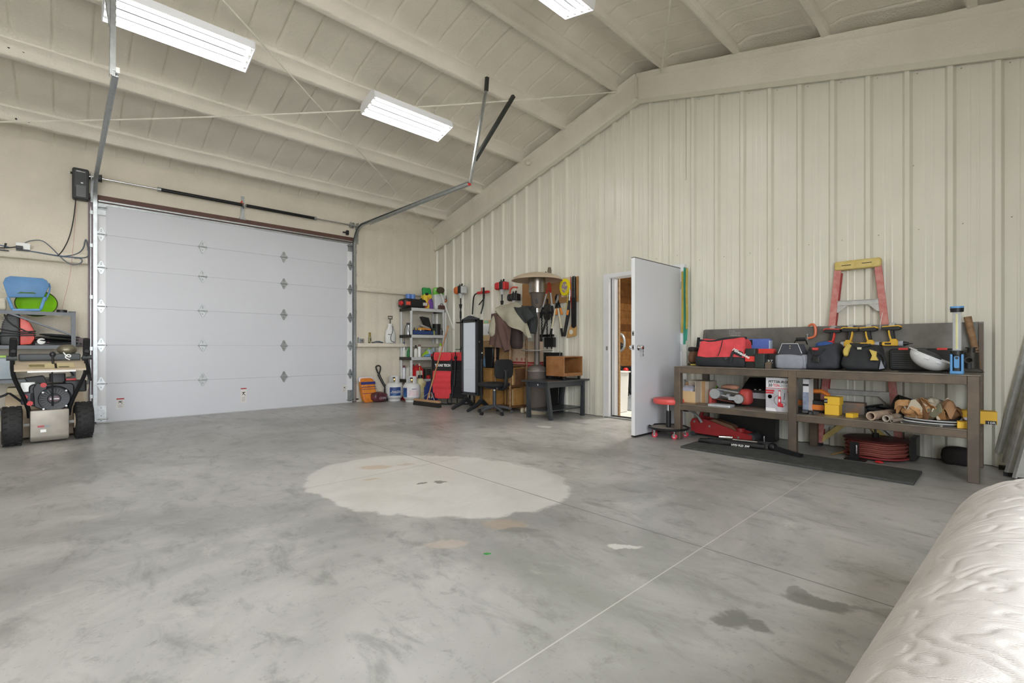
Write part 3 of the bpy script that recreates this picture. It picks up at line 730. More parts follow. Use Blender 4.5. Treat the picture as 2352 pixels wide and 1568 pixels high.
FS = [(3.125, -5.07, 4.045, -1, 'fluorescent ceiling fixture in front of the overhead door track near the opener'),
      (3.125, -2.58, 4.045, -1, 'fluorescent ceiling fixture beside the track hanger nearest the ribbed wall'),
      (5.665, -2.77, 4.345, 1, 'fluorescent ceiling fixture hung just past the ridge of the roof'),
      (3.125, -7.70, 4.045, -1, 'fluorescent ceiling fixture in the rear bay on the garage door slope'),
      (5.665, -5.60, 4.345, 1, 'fluorescent ceiling fixture in the middle bay past the ridge'),
      (5.665, -8.50, 4.345, 1, 'fluorescent ceiling fixture in the rear bay past the ridge'),
      (8.0, -5.2, 3.86, 1, 'fluorescent ceiling fixture over the mattress'),
      (8.0, -8.2, 3.86, 1, 'fluorescent ceiling fixture in the rear bay on the far slope')]
for i, (x, y, z, s, lab) in enumerate(FS):
    o = FX if i == 0 else copy_tree(FX)
    o.location = (x, y, z); o.rotation_euler = (0, tilt*s, 0); tag(o, lab, 'light fixture', 'fluorescent ceiling fixtures')
l2 = bpy.data.lights.new('room_fill_light', 'AREA'); l2.energy = ROOM2_W; l2.size = 1.2; l2.color = (1, .93, .84)  # unseen area light added to brighten the adjoining room, no fixture modelled
lo = bpy.data.objects.new('room_fill_light', l2); col.objects.link(lo); lo.location = (5.2, 2.6, 3.05)
# ================================================================ BRACE CABLES
CAB = pm('white_cable', 'e2ded2', rough=.6)
def cable(a, b, sag, lab, r=.0095):
    a, b = Vector(a), Vector(b); mb = MB(); pts = []
    for i in range(25):
        t = i/24; p = a.lerp(b, t); p.z -= sag*4*t*(1-t); pts.append(p)
    mb.tube(pts, r, 6); tag(mb.build('brace_cable', CAB), lab, 'cable', 'roof brace cables')
cable((4.72, -.13, 4.72), (.10, -7.3, 3.52), .10, 'white roof cable sagging in front of the garage door opener')
cable((.08, -.14, 3.50), (5.0, -7.0, 4.78), .0, 'white roof cable running from the corner above the shelves up past the long light')
cable((5.42, -.13, 4.70), (9.9, -7.3, 3.60), .0, 'white roof cable dropping to the rafter just past the ridge')
# ================================================================ WORKBENCH
def U(px, py, y): return ony(px, py, y)
STEEL = pm('raw_steel', '5c534b', rough=.45, metal=.3, var=.25, vs=5, c2='736556', thr=(.4, .7))
PLATE = pm('dark_steel_plate', '7c7b76', rough=.45, metal=.25, c2='63605b', thr=(.35, .65), vs=4)
STEELT = pm('bench_top_steel', '8a837a', rough=.5, metal=.3, c2='71685d', thr=(.35, .7), vs=7)
BX0, BX1, BY0, BY1, BT_, BS_ = 5.985, 8.46, -.865, -.09, .826, .403
WB = thing('workbench', 'long welded steel workbench with back plate and lower shelf', 'workbench', (0, 0, 0))
for x in (BX0, 7.15, BX1-.07):
    for y0 in (BY0, BY1-.07):
        m = MB(); m.bb(x, x+.07, y0, y0+.07, 0, BT_-.006); m.build('leg', STEEL, WB, bev=.004)
def rail(x0, x1, y0, y1, z0, z1, n='rail'):
    m = MB(); m.bb(x0, x1, y0, y1, z0, z1); return m.build(n, STEEL, WB, bev=.003)
for z0, z1 in ((BT_-.075, BT_-.006), (BS_-.066, BS_-.006)):
    for a, b in ((BX0+.07, 7.15), (7.22, BX1-.07)):
        rail(a, b, BY0+.002, BY0+.062, z0, z1); rail(a, b, BY1-.062, BY1-.002, z0, z1)
    for x in (BX0+.004, BX1-.064): rail(x, x+.06, BY0+.07, BY1-.07, z0, z1, 'end_rail')
m = MB(); m.bb(BX0-.004, BX1+.004, BY0-.004, BY1, BT_-.006, BT_); m.build('top_plate', STEELT, WB)
m = MB(); m.bb(BX0+.01, BX1-.01, BY0+.07, BY1-.072, BS_-.006, BS_); m.bb(BX0+.071, 7.149, BY0+.0, BY0+.07, BS_-.006, BS_); m.bb(7.221, BX1-.071, BY0, BY0+.07, BS_-.006, BS_); m.build('shelf_plate', STEELT, WB)
m = MB(); m.bb(BX0+.01, BX1, BY1-.008, BY1, BT_, 1.263); m.build('back_plate', PLATE, WB)
m = MB(); m.prism([(BY1-.008, BT_), (BY1-.09, BT_), (BY1-.02, 1.25), (BY1-.008, 1.26)], BX0-.002, BX0+.006, 'x'); m.build('gusset', PLATE, WB)
m = MB(); m.bb(BX1-.03, BX1-.002, BY1-.03, BY1-.008, BT_, 1.25); m.build('plate_angle', STEEL, WB)
# chalk scribble on the plate
m = MB(); random.seed(3)
for row, z, n, x0, x1 in ((0, 1.235, 4, 1676, 1690), (1, 1.212, 9, 1676, 1702), (2, 1.185, 10, 1677, 1702)):
    for k in range(n):
        p = U(x0+(x1-x0)*k/n, 765, BY1-.009); a = random.uniform(-.006, .006)
        m.tube([(p.x-.003+a, BY1-.0095, z+.008), (p.x+.004, BY1-.0095, z-.006), (p.x+.006+a, BY1-.0095, z+.009*(random.random()-.3))], .0014, 4)
m.build('chalk_writing', pm('chalk', 'd8d8d4', rough=.9), WB)
# ---- tool bags
TOOLRED = pm('tool_red_fabric', 'd84a50', rough=.75, var=.18, vs=9, bump=.15, bs=120)
TOOLBLK = pm('tool_black_fabric', '24262a', rough=.75, var=.3, vs=8, bump=.2, bs=140)
TOOLGRY = pm('tool_grey_fabric', '8d919b', rough=.8, var=.12, vs=8, bump=.2, bs=160)
TAPE = pm('charcoal_fabric', '44464f', rough=.8, var=.2)
yb = -.52; a = U(1606, 842, yb); b = U(1724, 842, yb); hh = U(1665, 776, yb).z-BT_; wx = b.x-a.x
RB = thing('tool_bag', 'large red canvas tool bag with black base on the workbench', 'tool bag', ((a.x+b.x)/2, yb, BT_))
def bagfn(w, h, topk, sagx=0.):
    def fn(p):
        t = p.z/h
        return (p.x*(1-(1-topk)*t)+sagx*t, p.y*(1-.55*t), p.z-(.03*t*math.exp(-((p.x+w*.18)/.09)**2)))
    return fn
m = MB(); m.soft((0, 0, .03), (wx*.97, .30, hh-.03), 1, .026, 64, 26, .24, fn=bagfn(wx, hh, .90, .01), sc_=7.); m.build('body', TOOLRED, RB, ang=70)
m = MB(); m.soft((0, 0, 0), (wx, .31, .115), 2, .012, 40, 10, .25, fn=lambda p: (p.x*(1-.12*p.z), p.y*(1-.3*p.z), p.z+.012*math.sin(p.x*14) if p.z > .06 else p.z)); m.build('base', TOOLBLK, RB, ang=70)
m = MB(); m.tube([(-wx*.42, -.07, hh-.025), (-wx*.2, -.08, hh-.045), (.02, -.07, hh-.012), (wx*.2, -.06, hh-.003), (wx*.46, -.05, hh-.005)], .014, 8, smooth=2); m.build('zip_band', TOOLBLK, RB)
m = MB(); m.tube([(.02, -.085, hh-.03), (.015, -.135, hh*.55), (.0, -.158, .12)], .004, 6, smooth=1); m.build('seam_piping', TOOLBLK, RB)
m = MB(); m.tube([(wx*.24, -.165, .05), (wx*.255, -.16, .12), (wx*.28, -.145, .17)], .014, 6, smooth=1); m.build('side_strap', TOOLBLK, RB)
m = MB(); m.prism([(.065, .105), (.115, .105), (.09, .075)], -.17, -.163, 'y'); m.build('buckle', GREYP, RB)
m = MB(); m.prism([(.14, .17), (.175, .145), (.245, .11), (.26, .16), (.20, .19)], -.148, -.142, 'y'); lg = m.build('brand_patch', TOOLBLK, RB)
m = MB(); m.text('Milwaukee', .045, loc(.148, -.1495, .185) @ rot((0, 1, 0), 28) @ rot((1, 0, 0), 90), shear=.3, bold=.001); m.build('brand_lettering', pm('white_ink', 'f0f0ee', rough=.6), lg)
# boots and hammer handle at the end of the bench
BOOT = pm('brown_boot_leather', '6b4f38', rough=.7, var=.3, vs=14); BOOTD = pm('dark_boot_collar', '2e2a28', rough=.8)
def boot(px, y, lab, rz):
    p = U(px, 845, y); t = thing('work_boot', lab, 'boot', (p.x, y, BT_), rz, 'work boots on the bench')
    def fn(q):
        t_ = q.z/.20; k = 1 if q.z > .09 else 1.0
        return (q.x*(.62 if q.z > .1 else 1.)+(-.03 if q.z > .1 else 0), q.y*(.95), q.z)
    m = MB(); m.soft((0, 0, .02), (.24, .095, .17), 5, .008, 28, 16, .5, fn=fn); m.build('upper', BOOT, t, ang=80)
    m = MB(); m.soft((-.03, 0, .165), (.15, .10, .055), 6, .014, 24, 8, .6); m.build('collar', BOOTD, t, ang=80)
    m = MB(); m.rbox((0, 0, .012), (.25, .10, .024), .045); m.build('sole', pm('boot_sole', '3b3428', rough=.8), t)
boot(1601, -.33, 'brown leather work boot at the end of the bench behind the red bag', 70)
p = U(1600, 845, -.22); HM = thing('hammer_handle', 'black tool handle standing upright behind the brown boot', 'tool', (p.x, -.20, BT_))
m = MB(); m.rbox((0, 0, .17), (.035, .02, .34), .008, rot((0, 1, 0), 6)); m.build('shaft', RUBBER, HM); m = MB(); m.bb(-.06, .05, -.02, .02, 0, .03); m.build('head', BLACKM, HM)
p = U(1614, 815, -.16); m = MB(); m.soft((p.x, -.17, BT_), (.10, .08, .235), 3, .01, 20, 10, .5); tag(m.build('glove_bundle', pm('lime_fabric', '86c63a', rough=.8)), 'lime green glove bundle tucked behind the red tool bag', 'gloves')
p = U(1596, 842, -.5); m = MB(); m.tube([(p.x-.06, -.48, BT_+.008), (p.x, -.5, BT_+.012), (p.x+.05, -.45, BT_+.008), (p.x+.02, -.42, BT_+.008), (p.x-.05, -.43, BT_+.01)], .008, 6, smooth=2); tag(m.build('rope_scrap', pm('yellow_rope', 'd8c95a', rough=.8)), 'short yellow rope lying by the brown boot', 'rope')
# battery packs and power tools next to the red bag
def pack(px0, px1, y, top, mats, lab, cat, rz=0):
    a, b = U(px0, 850, y), U(px1, 850, y); h = U(px0, top, y).z-BT_; w = b.x-a.x
    t = thing('battery_tool', lab, cat, ((a.x+b.x)/2, y, BT_), rz)
    m = MB(); m.rbox((0, 0, h*.16), (w, .09, h*.32), .012); m.build('foot', BLACK, t, bev=.004)
    m = MB(); m.rbox((0, 0, h*.46), (w*1.05, .10, h*.28), .012); m.build('red_band', mats[0], t, bev=.004)
    m = MB(); m.rbox((0, 0, h*.80), (w, .09, h*.40), .014); m.build('cap', mats[1], t, bev=.005); return t
TRED = pm('tool_red_plastic', 'e0423a', rough=.45); TDK = pm('tool_dark_plastic', '26302e', rough=.5)
pack(1715, 1739, -.62, 800, (TRED, TDK), 'red and black battery lantern beside the red tool bag', 'lantern')
BP = thing('battery_pack', 'black battery pack with ribbed face in front of the red tools', 'battery', (U(1748, 850, -.66).x, -.66, BT_))
m = MB(); m.rbox((0, 0, .075), (.10, .09, .15), .012); m.build('case', TDK, BP, bev=.006)
for k in range(4):
    m = MB(); m.bb(.012, .04, -.048, -.043, .04+.025*k, .047+.025*k); m.build('rib', GREYP, BP)
RT = thing('power_tool', 'red power tool lying behind the black battery pack', 'power tool', (U(1752, 812, -.5).x, -.46, BT_))
m = MB(); m.rbox((0, 0, .17), (.22, .08, .06), .02, ax='y'); m.build('body', TRED, RT, bev=.006); m = MB(); m.bb(-.05, .03, -.03, .03, 0, .15); m.build('grip', TDK, RT, bev=.005); m = MB(); m.bb(.05, .11, -.035, .035, 0, .145); m.build('battery', BLACK, RT, bev=.005)
VB = thing('charger', 'black charger box with white lettering beside the grey tool tote', 'charger', (U(1776, 850, -.58).x, -.56, BT_))
m = MB(); m.rbox((0, 0, .075), (.17, .12, .15), .015); m.build('case', BLACK, VB, bev=.006); m = MB(); m.text('VRZ', .045, loc(-.062, -.0615, .055) @ rot((1, 0, 0), 90), w=.07); m.build('lettering', pm('white_ink', 'f0f0ee', rough=.6), VB)
m = MB(); m.bb(.035, .055, -.062, -.06, .03, .10); m.build('grey_label', pm('pale_label', 'c2c6da', rough=.6), VB)
m = MB(); m.bb(.065, .084, -.062, -.06, .02, .07); m.build('red_label', TRED, VB)
m = MB(); m.cyl((.06, .02, .15), (.06, .02, .20), .014, .02, n=10); m.build('brass_fitting', pm('brass', 'b89a62', rough=.35, metal=.7), VB)
p = U(1765, 850, -.72); m = MB(); m.prism([(-.025, 0), (.03, 0), (.03, .062), (.018, .072), (-.0, .072), (-.025, .055)], -.74, -.71, 'y', loc(p.x, 0, BT_)); tag(m.build('steel_bracket', STEEL), 'small raw steel bracket at the front edge of the bench', 'bracket')
BC = thing('organizer_case', 'translucent blue parts organizer standing behind the red tool', 'case', (U(1743, 820, -.3).x, -.27, BT_))
BLUET = pm('translucent_blue', '5b74c0', rough=.3, var=.08, vs=40)
m = MB(); m.rbox((0, 0, .155), (.23, .07, .31), .015, ax='y'); m.build('case', BLUET, BC, bev=.004)
m = MB(); m.bb(-.115, -.065, -.04, -.034, .24, .30); m.build('latch', BLACK, BC); m = MB(); m.bb(.105, .118, -.036, .036, .02, .29); m.build('edge_strip', pm('pale_blue_plastic', 'bcd0ea', rough=.3), BC)
# grey tote
yb = -.55; a = U(1793, 848, yb); b = U(1852, 848, yb); wx = b.x-a.x; hh = U(1822, 788, yb).z-BT_
GT = thing('tool_tote', 'grey open top tool tote with black padded handle', 'tool bag', ((a.x+b.x)/2, yb, BT_))
m = MB(); m.prism([(-wx*.50, .01), (wx*.50, .01), (wx*.46, hh*.52), (wx*.44, hh*.62), (wx*.30, hh*.97), (-wx*.30, hh*.97), (-wx*.44, hh*.62), (-wx*.46, hh*.52)], -.10, -.085, 'y'); m.build('front_panel', TAPE, GT, bev=.004)
m = MB(); m.prism([(-wx*.50, .01), (wx*.50, .01), (wx*.44, hh*.62), (wx*.30, hh*.97), (-wx*.30, hh*.97), (-wx*.44, hh*.62)], .085, .10, 'y'); m.build('back_panel', TAPE, GT, bev=.004)
m = MB(); m.soft((0, -.095, 0), (wx*1.04, .07, hh*.56), 9, .014, 32, 10, .3, sc_=9.); m.build('front_pocket', TOOLGRY, GT, ang=70)
m = MB(); m.soft((-wx*.47, .0, 0), (.06, .22, hh*.55), 12, .01, 24, 10, .35); m.build('side_pocket', TOOLGRY, GT, ang=70)
m = MB(); m.soft((wx*.47, .0, 0), (.06, .22, hh*.55), 13, .01, 24, 10, .35); m.build('side_pocket', TOOLGRY, GT, ang=70)
m = MB(); m.bb(-wx*.45, wx*.45, -.085, .085, .005, .03); m.build('floor_panel', TAPE, GT)
m = MB(); m.tube([(-wx*.45, -.108, hh*.60), (-wx*.44, -.108, hh*.64), (-wx*.30, -.108, hh*.98), (wx*.30, -.108, hh*.98), (wx*.44, -.108, hh*.64), (wx*.46, -.108, hh*.60)], .004, 6); m.build('edge_binding', pm('pale_binding', 'c9ccd0', rough=.6), GT)
m = MB(); m.tube([(.02, -.06, hh*.95), (.03, -.03, hh*1.12), (.06, 0, hh*1.17), (.10, .03, hh*1.15), (.11, .06, hh*.95)], .006, 6, smooth=1); m.build('handle_frame', BLACKM, GT)
m = MB(); m.tube([(.035, -.02, hh*1.145), (.095, .025, hh*1.155)], .019, 10); m.build('handle_grip', RUBBER, GT)
for z in (.80, .89):
    m = MB(); m.cyl((0, -.104, hh*z), (0, -.10, hh*z), .007, n=10); m.build('rivet', CHROME, GT)
# black tool bag with clothes stuffed in
yb = -.50; a = U(1854, 848, yb); b = U(1936, 848, yb); wx = b.x-a.x; hh = U(1900, 792, yb).z-BT_
KB = thing('tool_bag', 'black open tool bag with a blue cloth stuffed in the top', 'tool bag', ((a.x+b.x)/2, yb, BT_))
BAGD = pm('charcoal_canvas', '33353c', rough=.8, var=.3, vs=7, bump=.2, bs=130)
m = MB(); m.soft((0, 0, 0), (wx, .30, hh), 17, .016, 48, 18, .32, fn=lambda p: (p.x*(1-.10*p.z/.2), p.y*(1-.25*p.z/.2), p.z*(1+.10*math.sin(p.x*9))), sc_=8.); m.build('body', BAGD, KB, ang=70)
m = MB(); m.soft((.01, .01, hh*.80), (wx*.52, .2, hh*.32), 21, .02, 32, 12, .6, sc_=10.); m.build('blue_cloth', pm('blue_cloth', '2d4f8c', rough=.85, var=.3, vs=12), KB, ang=70)
m = MB(); m.soft((-wx*.18, -.09, hh*.74), (wx*.24, .10, hh*.18), 25, .01, 24, 8, .6); m.build('red_cloth', pm('red_cloth', 'cf4a44', rough=.85), KB, ang=70)
m = MB(); m.tube([(-wx*.33, -.11, hh*.9), (-wx*.2, -.155, hh*.68), (-wx*.12, -.165, hh*.55), (.0, -.155, hh*.64), (wx*.10, -.12, hh*.86)], .008, 6, smooth=2); m.build('strap', TOOLBLK, KB)
m = MB(); m.rbox((-wx*.11, -.163, hh*.42), (.065, .02, .05), .008); m.build('buckle', BLACK, KB)
# black and yellow tool bag
yb = -.53; a = U(1934, 850, yb); b = U(2042, 850, yb); wx = b.x-a.x; hh = U(1990, 790, yb).z-BT_
DB = thing('tool_bag', 'slumped black tool bag with yellow end panels below the hanging drills', 'tool bag', ((a.x+b.x)/2, yb, BT_))
m = MB(); m.soft((0, 0, 0), (wx, .30, hh), 31, .018, 52, 18, .42, fn=lambda p: (p.x*(1-.25*p.z/.22), p.y*(1-.45*p.z/.22), p.z*(1.-.10*p.x/.2)), sc_=7.); m.build('body', TOOLBLK, DB, ang=70)
TYEL = pm('tool_yellow_fabric', 'c9b25a', rough=.75)
m = MB(); m.prism([(wx*.16, hh*.80), (wx*.32, hh*.72), (wx*.30, hh*.55), (wx*.35, hh*.40), (wx*.18, hh*.40), (wx*.22, hh*.58)], -.155, -.118, 'y'); m.build('end_panel', TYEL, DB, bev=.003)
m = MB(); m.tube([(-wx*.30, -.06, hh*.95), (-wx*.36, -.10, hh*.75), (-wx*.34, -.125, hh*.56)], [.022, .026, .014], 8, smooth=2); m.build('yellow_strap', TYEL, DB)
m = MB(); m.tube([(wx*.30, -.13, hh*.70), (wx*.43, -.13, hh*.62), (wx*.47, -.10, hh*.35), (wx*.42, -.12, hh*.12)], .010, 6, smooth=2); m.build('carry_strap', TOOLBLK, DB)
m = MB(); m.tube([(-wx*.28, -.05, hh*1.02), (-wx*.10, -.11, hh*.82), (.0, -.09, hh*.93), (wx*.15, -.06, hh*.97)], .011, 6, smooth=2); m.build('zip_band', TOOLBLK, DB)
m = MB(); m.bb(-wx*.10, -wx*.01, -.125, -.118, hh*.80, hh*.88); m.build('brand_tag', pm('pale_label2', 'c9c7b0', rough=.7), DB)
m = MB(); m.prism([(wx*.36, .02), (wx*.47, .03), (wx*.40, .10)], -.15, -.145, 'y'); m.build('buckle', pm('silver_buckle', '9aa0b0', rough=.35, metal=.6), DB)
# cordless drills hung upside down from the back plate
DYEL = pm('drill_yellow', 'e3b53a', rough=.45, var=.08); DBLK = pm('drill_black', '232526', rough=.5)
def drill(px, top, s, bodym, kind, lab):
    """hangs by its battery foot; local origin at hook; s=+1 points the chuck right"""
    p = U(px, top, BY1-.06); t = thing('cordless_drill', lab, 'drill', (p.x, BY1-.075, p.z), group='cordless drills hanging on the back plate')
    m = MB(); m.bb(-.022, .022, -.01, .068, -.012, .006); m.bb(-.022, .022, .055, .068, -.03, .02); m.build('hook', GALV, t)
    m = MB(); m.prism([(-.065*s, -.022), (.055*s, -.014), (.068*s, -.022), (.072*s, -.045), (.05*s, -.055), (-.055*s, -.055), (-.075*s, -.045)], -.035, .035, 'y'); m.build('battery', DBLK, t, bev=.004)
    m = MB(); m.prism([(-.068*s, -.016), (.055*s, -.008), (.075*s, -.020), (.075*s, -.030), (.05*s, -.018), (-.07*s, -.026)], -.038, .038, 'y'); m.build('battery_cover', bodym, t, bev=.002)
    m = MB(); m.prism([(-.028*s, -.05), (.016*s, -.05), (.022*s, -.10), (.03*s, -.15), (-.005*s, -.15), (-.018*s, -.10)], -.022, .022, 'y'); m.build('grip', DBLK, t, bev=.006)
    m = MB(); m.prism([(-.026*s, -.055), (-.014*s, -.055), (-.008*s, -.10), (.002*s, -.14), (-.012*s, -.14), (-.022*s, -.10)], -.0235, .0235, 'y'); m.build('grip_inlay', bodym, t)
    m = MB(); m.prism([(-.010*s, -.138), (.036*s, -.138), (.040*s, -.155), (.05*s, -.155), (.05*s, -.205), (-.065*s, -.205), (-.073*s, -.195), (-.073*s, -.172), (-.06*s, -.165), (-.012*s, -.165)], -.034, .034, 'y'); b_ = m.build('motor_housing', bodym, t, bev=.005)
    m = MB(); m.bb(*sorted((-.05*s, -.002*s)), -.0352, -.0345, -.192, -.175); m.build('model_print', DBLK, b_)
    if kind == 0:
        m = MB(); m.cyl((.05*s, 0, -.183), (.085*s, 0, -.183), .028, n=14); m.build('clutch_ring', pm('clutch_grey', 'a9aeb9', rough=.4, metal=.4), t)
        m = MB(); m.cyl((.085*s, 0, -.183), (.125*s, 0, -.183), .021, .012, n=12); m.cyl((.125*s, 0, -.183), (.155*s, 0, -.183), .005, .003, n=8); m.build('chuck', DBLK, t)
    else:
        m = MB(); m.cyl((.05*s, 0, -.180), (.08*s, 0, -.180), .030, .024, n=14); m.build('nose', pm('clutch_grey', 'a9aeb9'), t); m = MB(); m.cyl((.08*s, 0, -.180), (.115*s, 0, -.180), .012, .008, n=10); m.build('chuck', DBLK, t)
    return t
drill(1913, 752, -1, TRED, 1, 'red cordless drill hanging nearest the orange clamp')
drill(1954, 749, -1, DYEL, 1, 'yellow cordless driver with its nose turned toward the red drill')
drill(1996, 748, 1, DYEL, 0, 'yellow cordless drill hanging between two other yellow drills')
drill(2049, 745, 1, DYEL, 0, 'yellow cordless drill hanging above the black hard case')
# orange C clamp over the plate edge
p = U(1868, 760, BY1-.03); CC = thing('c_clamp', 'orange C clamp gripping the top edge of the back plate', 'clamp', (p.x, BY1-.03, 1.263))
OR = pm('orange_paint', 'd9724a', rough=.4, var=.1)
m = MB(); m.tube([(-.045, .0, .005), (-.02, 0, .025), (.01, 0, .018), (.022, 0, -.03), (.02, 0, -.09), (.002, 0, -.115), (-.05, 0, -.125)], [.008, .012, .014, .014, .014, .012, .012], 8, smooth=2); m.build('frame', OR, CC)
m = MB(); m.cyl((-.055, 0, -.14), (-.055, 0, -.085), .007, n=10); m.cyl((-.055, 0, -.085), (-.055, 0, -.08), .016, n=12); m.build('screw', GALV, CC)
# black hard case
yb = -.19; a = U(2044, 845, yb); b = U(2205, 845, yb); wx = b.x-a.x; hh = U(2080, 800, yb).z-BT_
HC = thing('hard_case', 'long black ribbed hard case with red latches against the back plate', 'case', ((a.x+b.x)/2, yb, BT_))
m = MB(); m.rbox((0, 0, hh/2), (wx, .13, hh), .03, ax='y'); m.build('shell', BLACK, HC, bev=.01)
for k in range(7):
    m = MB(); m.rbox((-wx*.30, -.066, hh*.16+hh*.10*k), (wx*.30, .008, .009), .003, ax='y'); m.build('rib', GREYP, HC)
for x in (-.28, .27):
    m = MB(); m.rbox((wx*x, -.06, hh-.004), (.07, .03, .018), .006, ax='y'); m.build('latch', TRED, HC)
m = MB(); m.tube([(-wx*.06, -.07, hh*.9), (-wx*.05, -.09, hh*.97), (wx*.05, -.09, hh*.97), (wx*.06, -.07, hh*.9)], .010, 6, smooth=1); m.build('handle', GREYP, HC)
# white hard hat lying on its crown
p = U(2140, 848, -.50); HT = thing('hard_hat', 'white hard hat lying upside down on the bench', 'hard hat', (p.x, -.50, BT_+.003))
Tt = loc(.0, 0, .135) @ rot((0, 1, 0), 27)
HWH = pm('hard_hat_white', 'e6e8ea', rough=.3, var=.02)
m = MB(); prof = []
for k in range(11):
    a = -PI/2+PI/2*k/10; prof.append((max(1e-4, math.cos(a)), math.sin(a)))
m.lathe([(r*.135, z*.118) for r, z in prof]+[(r*.130, z*.113) for r, z in reversed(prof)], 32, Tt @ Matrix.Diagonal((1.12, .9, 1, 1)), cap=False); m.build('shell', HWH, HT, ang=60)
m = MB(); vs = []
pts = [(.150*math.cos(2*PI*k/40)*(1.12 if math.cos(2*PI*k/40) < 0 else 1.45), .125*math.sin(2*PI*k/40)) for k in range(40)]
inn = [(.133*1.12*math.cos(2*PI*k/40), .12*math.sin(2*PI*k/40)) for k in range(40)]
vs = [(x, y, .004) for x, y in pts]+[(x, y, 0) for x, y in inn]+[(x, y, -.002) for x, y in pts]
m.add(vs, [(k, (k+1) % 40, 40+(k+1) % 40, 40+k) for k in range(40)]+[(40+k, 40+(k+1) % 40, 80+(k+1) % 40, 80+k) for k in range(40)]+[(80+k, 80+(k+1) % 40, (k+1) % 40, k) for k in range(40)], Tt); m.build('brim', HWH, HT)
for an in (-60, -95, -130):
    ar = math.radians(an); m = MB(); m.rbox((.142*math.cos(ar), .121*math.sin(ar), -.022), (.035, .012, .016), .003, rot((0, 0, 1), an+90)); o = m.build('accessory_slot', HWH, HT); o.matrix_local = Tt
m = MB(); m.ell((-.02, 0, .005), (.09, .075, .03), 14); o = m.build('suspension', GREYP, HT); o.matrix_local = Tt
# work light
p = U(2198, 855, -.70); WL_ = thing('work_light', 'tall blue and clear tube work light standing on the bench', 'work light', (p.x, -.70, BT_))
LB = pm('light_blue_plastic', '5f9cd6', rough=.4, var=.06)
S = (855-700)/ (FPX/((Vector((p.x, -.70, 0))-CAM).dot(_d)))
m = MB(); m.rbox((0, 0, .012), (.085, .075, .024), .015); m.build('foot', LB, WL_, bev=.004)
for x in (-.032, .032):
    m = MB(); m.rbox((x, 0, .085), (.016, .06, .15), .006); m.build('side_rail', LB, WL_, bev=.004)
m = MB(); m.rbox((0, 0, .09), (.045, .05, .14), .01); m.build('core', BLACK, WL_)
m = MB(); m.rbox((0, -.026, .095), (.032, .012, .095), .01, ax='y'); m.build('switch_plate', LB, WL_)
m = MB(); m.cyl((0, -.034, .128), (0, -.031, .128), .010, n=12); m.build('button', GREYP, WL_)
m = MB(); m.cyl((0, 0, .155), (0, 0, .185), .042, .040, n=20); m.build('collar', BLACK, WL_)
m = MB(); m.cyl((0, 0, .185), (0, 0, S-.045), .030, n=20); m.build('clear_tube', pm('clear_tube', 'dfe6f2', rough=.08, var=.03, spec=.6, alpha=.18), WL_)
m = MB(); m.bb(-.024, .024, .004, .010, .19, S-.05); m.build('reflector', pm('mirror_reflector', 'c4cadb', rough=.12, metal=.9), WL_)
m = MB(); m.bb(-.007, .005, -.004, .003, .20, S-.06); m.build('led_strip', pm('led_yellow', 'e6df88', rough=.4), WL_)
m = MB(); m.cyl((0, 0, S-.045), (0, 0, S-.015), .040, .042, n=20); m.build('cap', BLACK, WL_); m = MB(); m.cyl((0, 0, S-.015), (0, 0, S), .042, n=20); m.build('cap_top', LB, WL_)
# bottle jack and handle at the end of the bench
p = U(2222, 848, -.22); BJ = thing('bottle_jack', 'dark oily bottle jack at the end of the bench', 'jack', (p.x+.025, -.24, BT_))
JK = pm('oily_cast_iron', '3d3a36', rough=.5, metal=.4, var=.3)
m = MB(); m.prism([(-.075, 0), (.075, 0), (.07, .02), (.04, .035), (-.05, .035), (-.07, .02)], -.06, .05, 'y'); m.build('base', JK, BJ, bev=.005)
m = MB(); m.cyl((0, .01, .03), (0, .01, .17), .052, .05, n=20); m.build('cylinder', JK, BJ); m = MB(); m.cyl((0, .01, .17), (0, .01, .205), .026, n=16); m.cyl((0, .01, .205), (0, .01, .215), .038, n=16); m.build('saddle', JK, BJ)
m = MB(); m.cyl((-.01, -.06, .03), (-.01, -.06, .085), .016, n=10); m.build('pump', GREYP, BJ); m = MB(); m.lathe([(.020, -.02), (.028, -.02), (.028, .02), (.020, .02), (.020, -.02)], 16, loc(-.01, -.075, .105) @ rot((1, 0, 0), 90), cap=False); m.build('handle_socket', JK, BJ)
a = U(2222, 727, -.16); b = U(2252, 848, -.16)
HW = thing('wooden_handle', 'worn wooden tool handle leaning on the back plate', 'handle', (b.x, -.15, BT_))
m = MB(); d_ = Vector((a.x-b.x, .0, a.z-BT_)); m.tube([Vector((0, 0, .004)), d_*.12, d_*.3, d_*.45, d_], [.006, .014, .021, .023, .027], 12); m.build('stick', pm('worn_wood', '8f7052', rough=.7, var=.35, vs=18), HW)
m = MB(); m.tube([d_*.37, d_*.39], .0225, 12); m.build('ferrule', JK, HW)
a = U(2066, 850, -.66); b = U(2172, 852, -.66); m = MB(); m.tube([(a.x, -.62, BT_+.006), ((a.x+b.x)/2, -.64, BT_+.008), (b.x, -.68, BT_+.006)], .006, 6); m.ell((a.x, -.62, BT_+.006), (.018, .01, .006), 10); m.ell((b.x, -.68, BT_+.006), (.015, .01, .006), 10); tag(m.build('wrench', BLACKM), 'thin dark wrench lying under the hard hat', 'wrench')
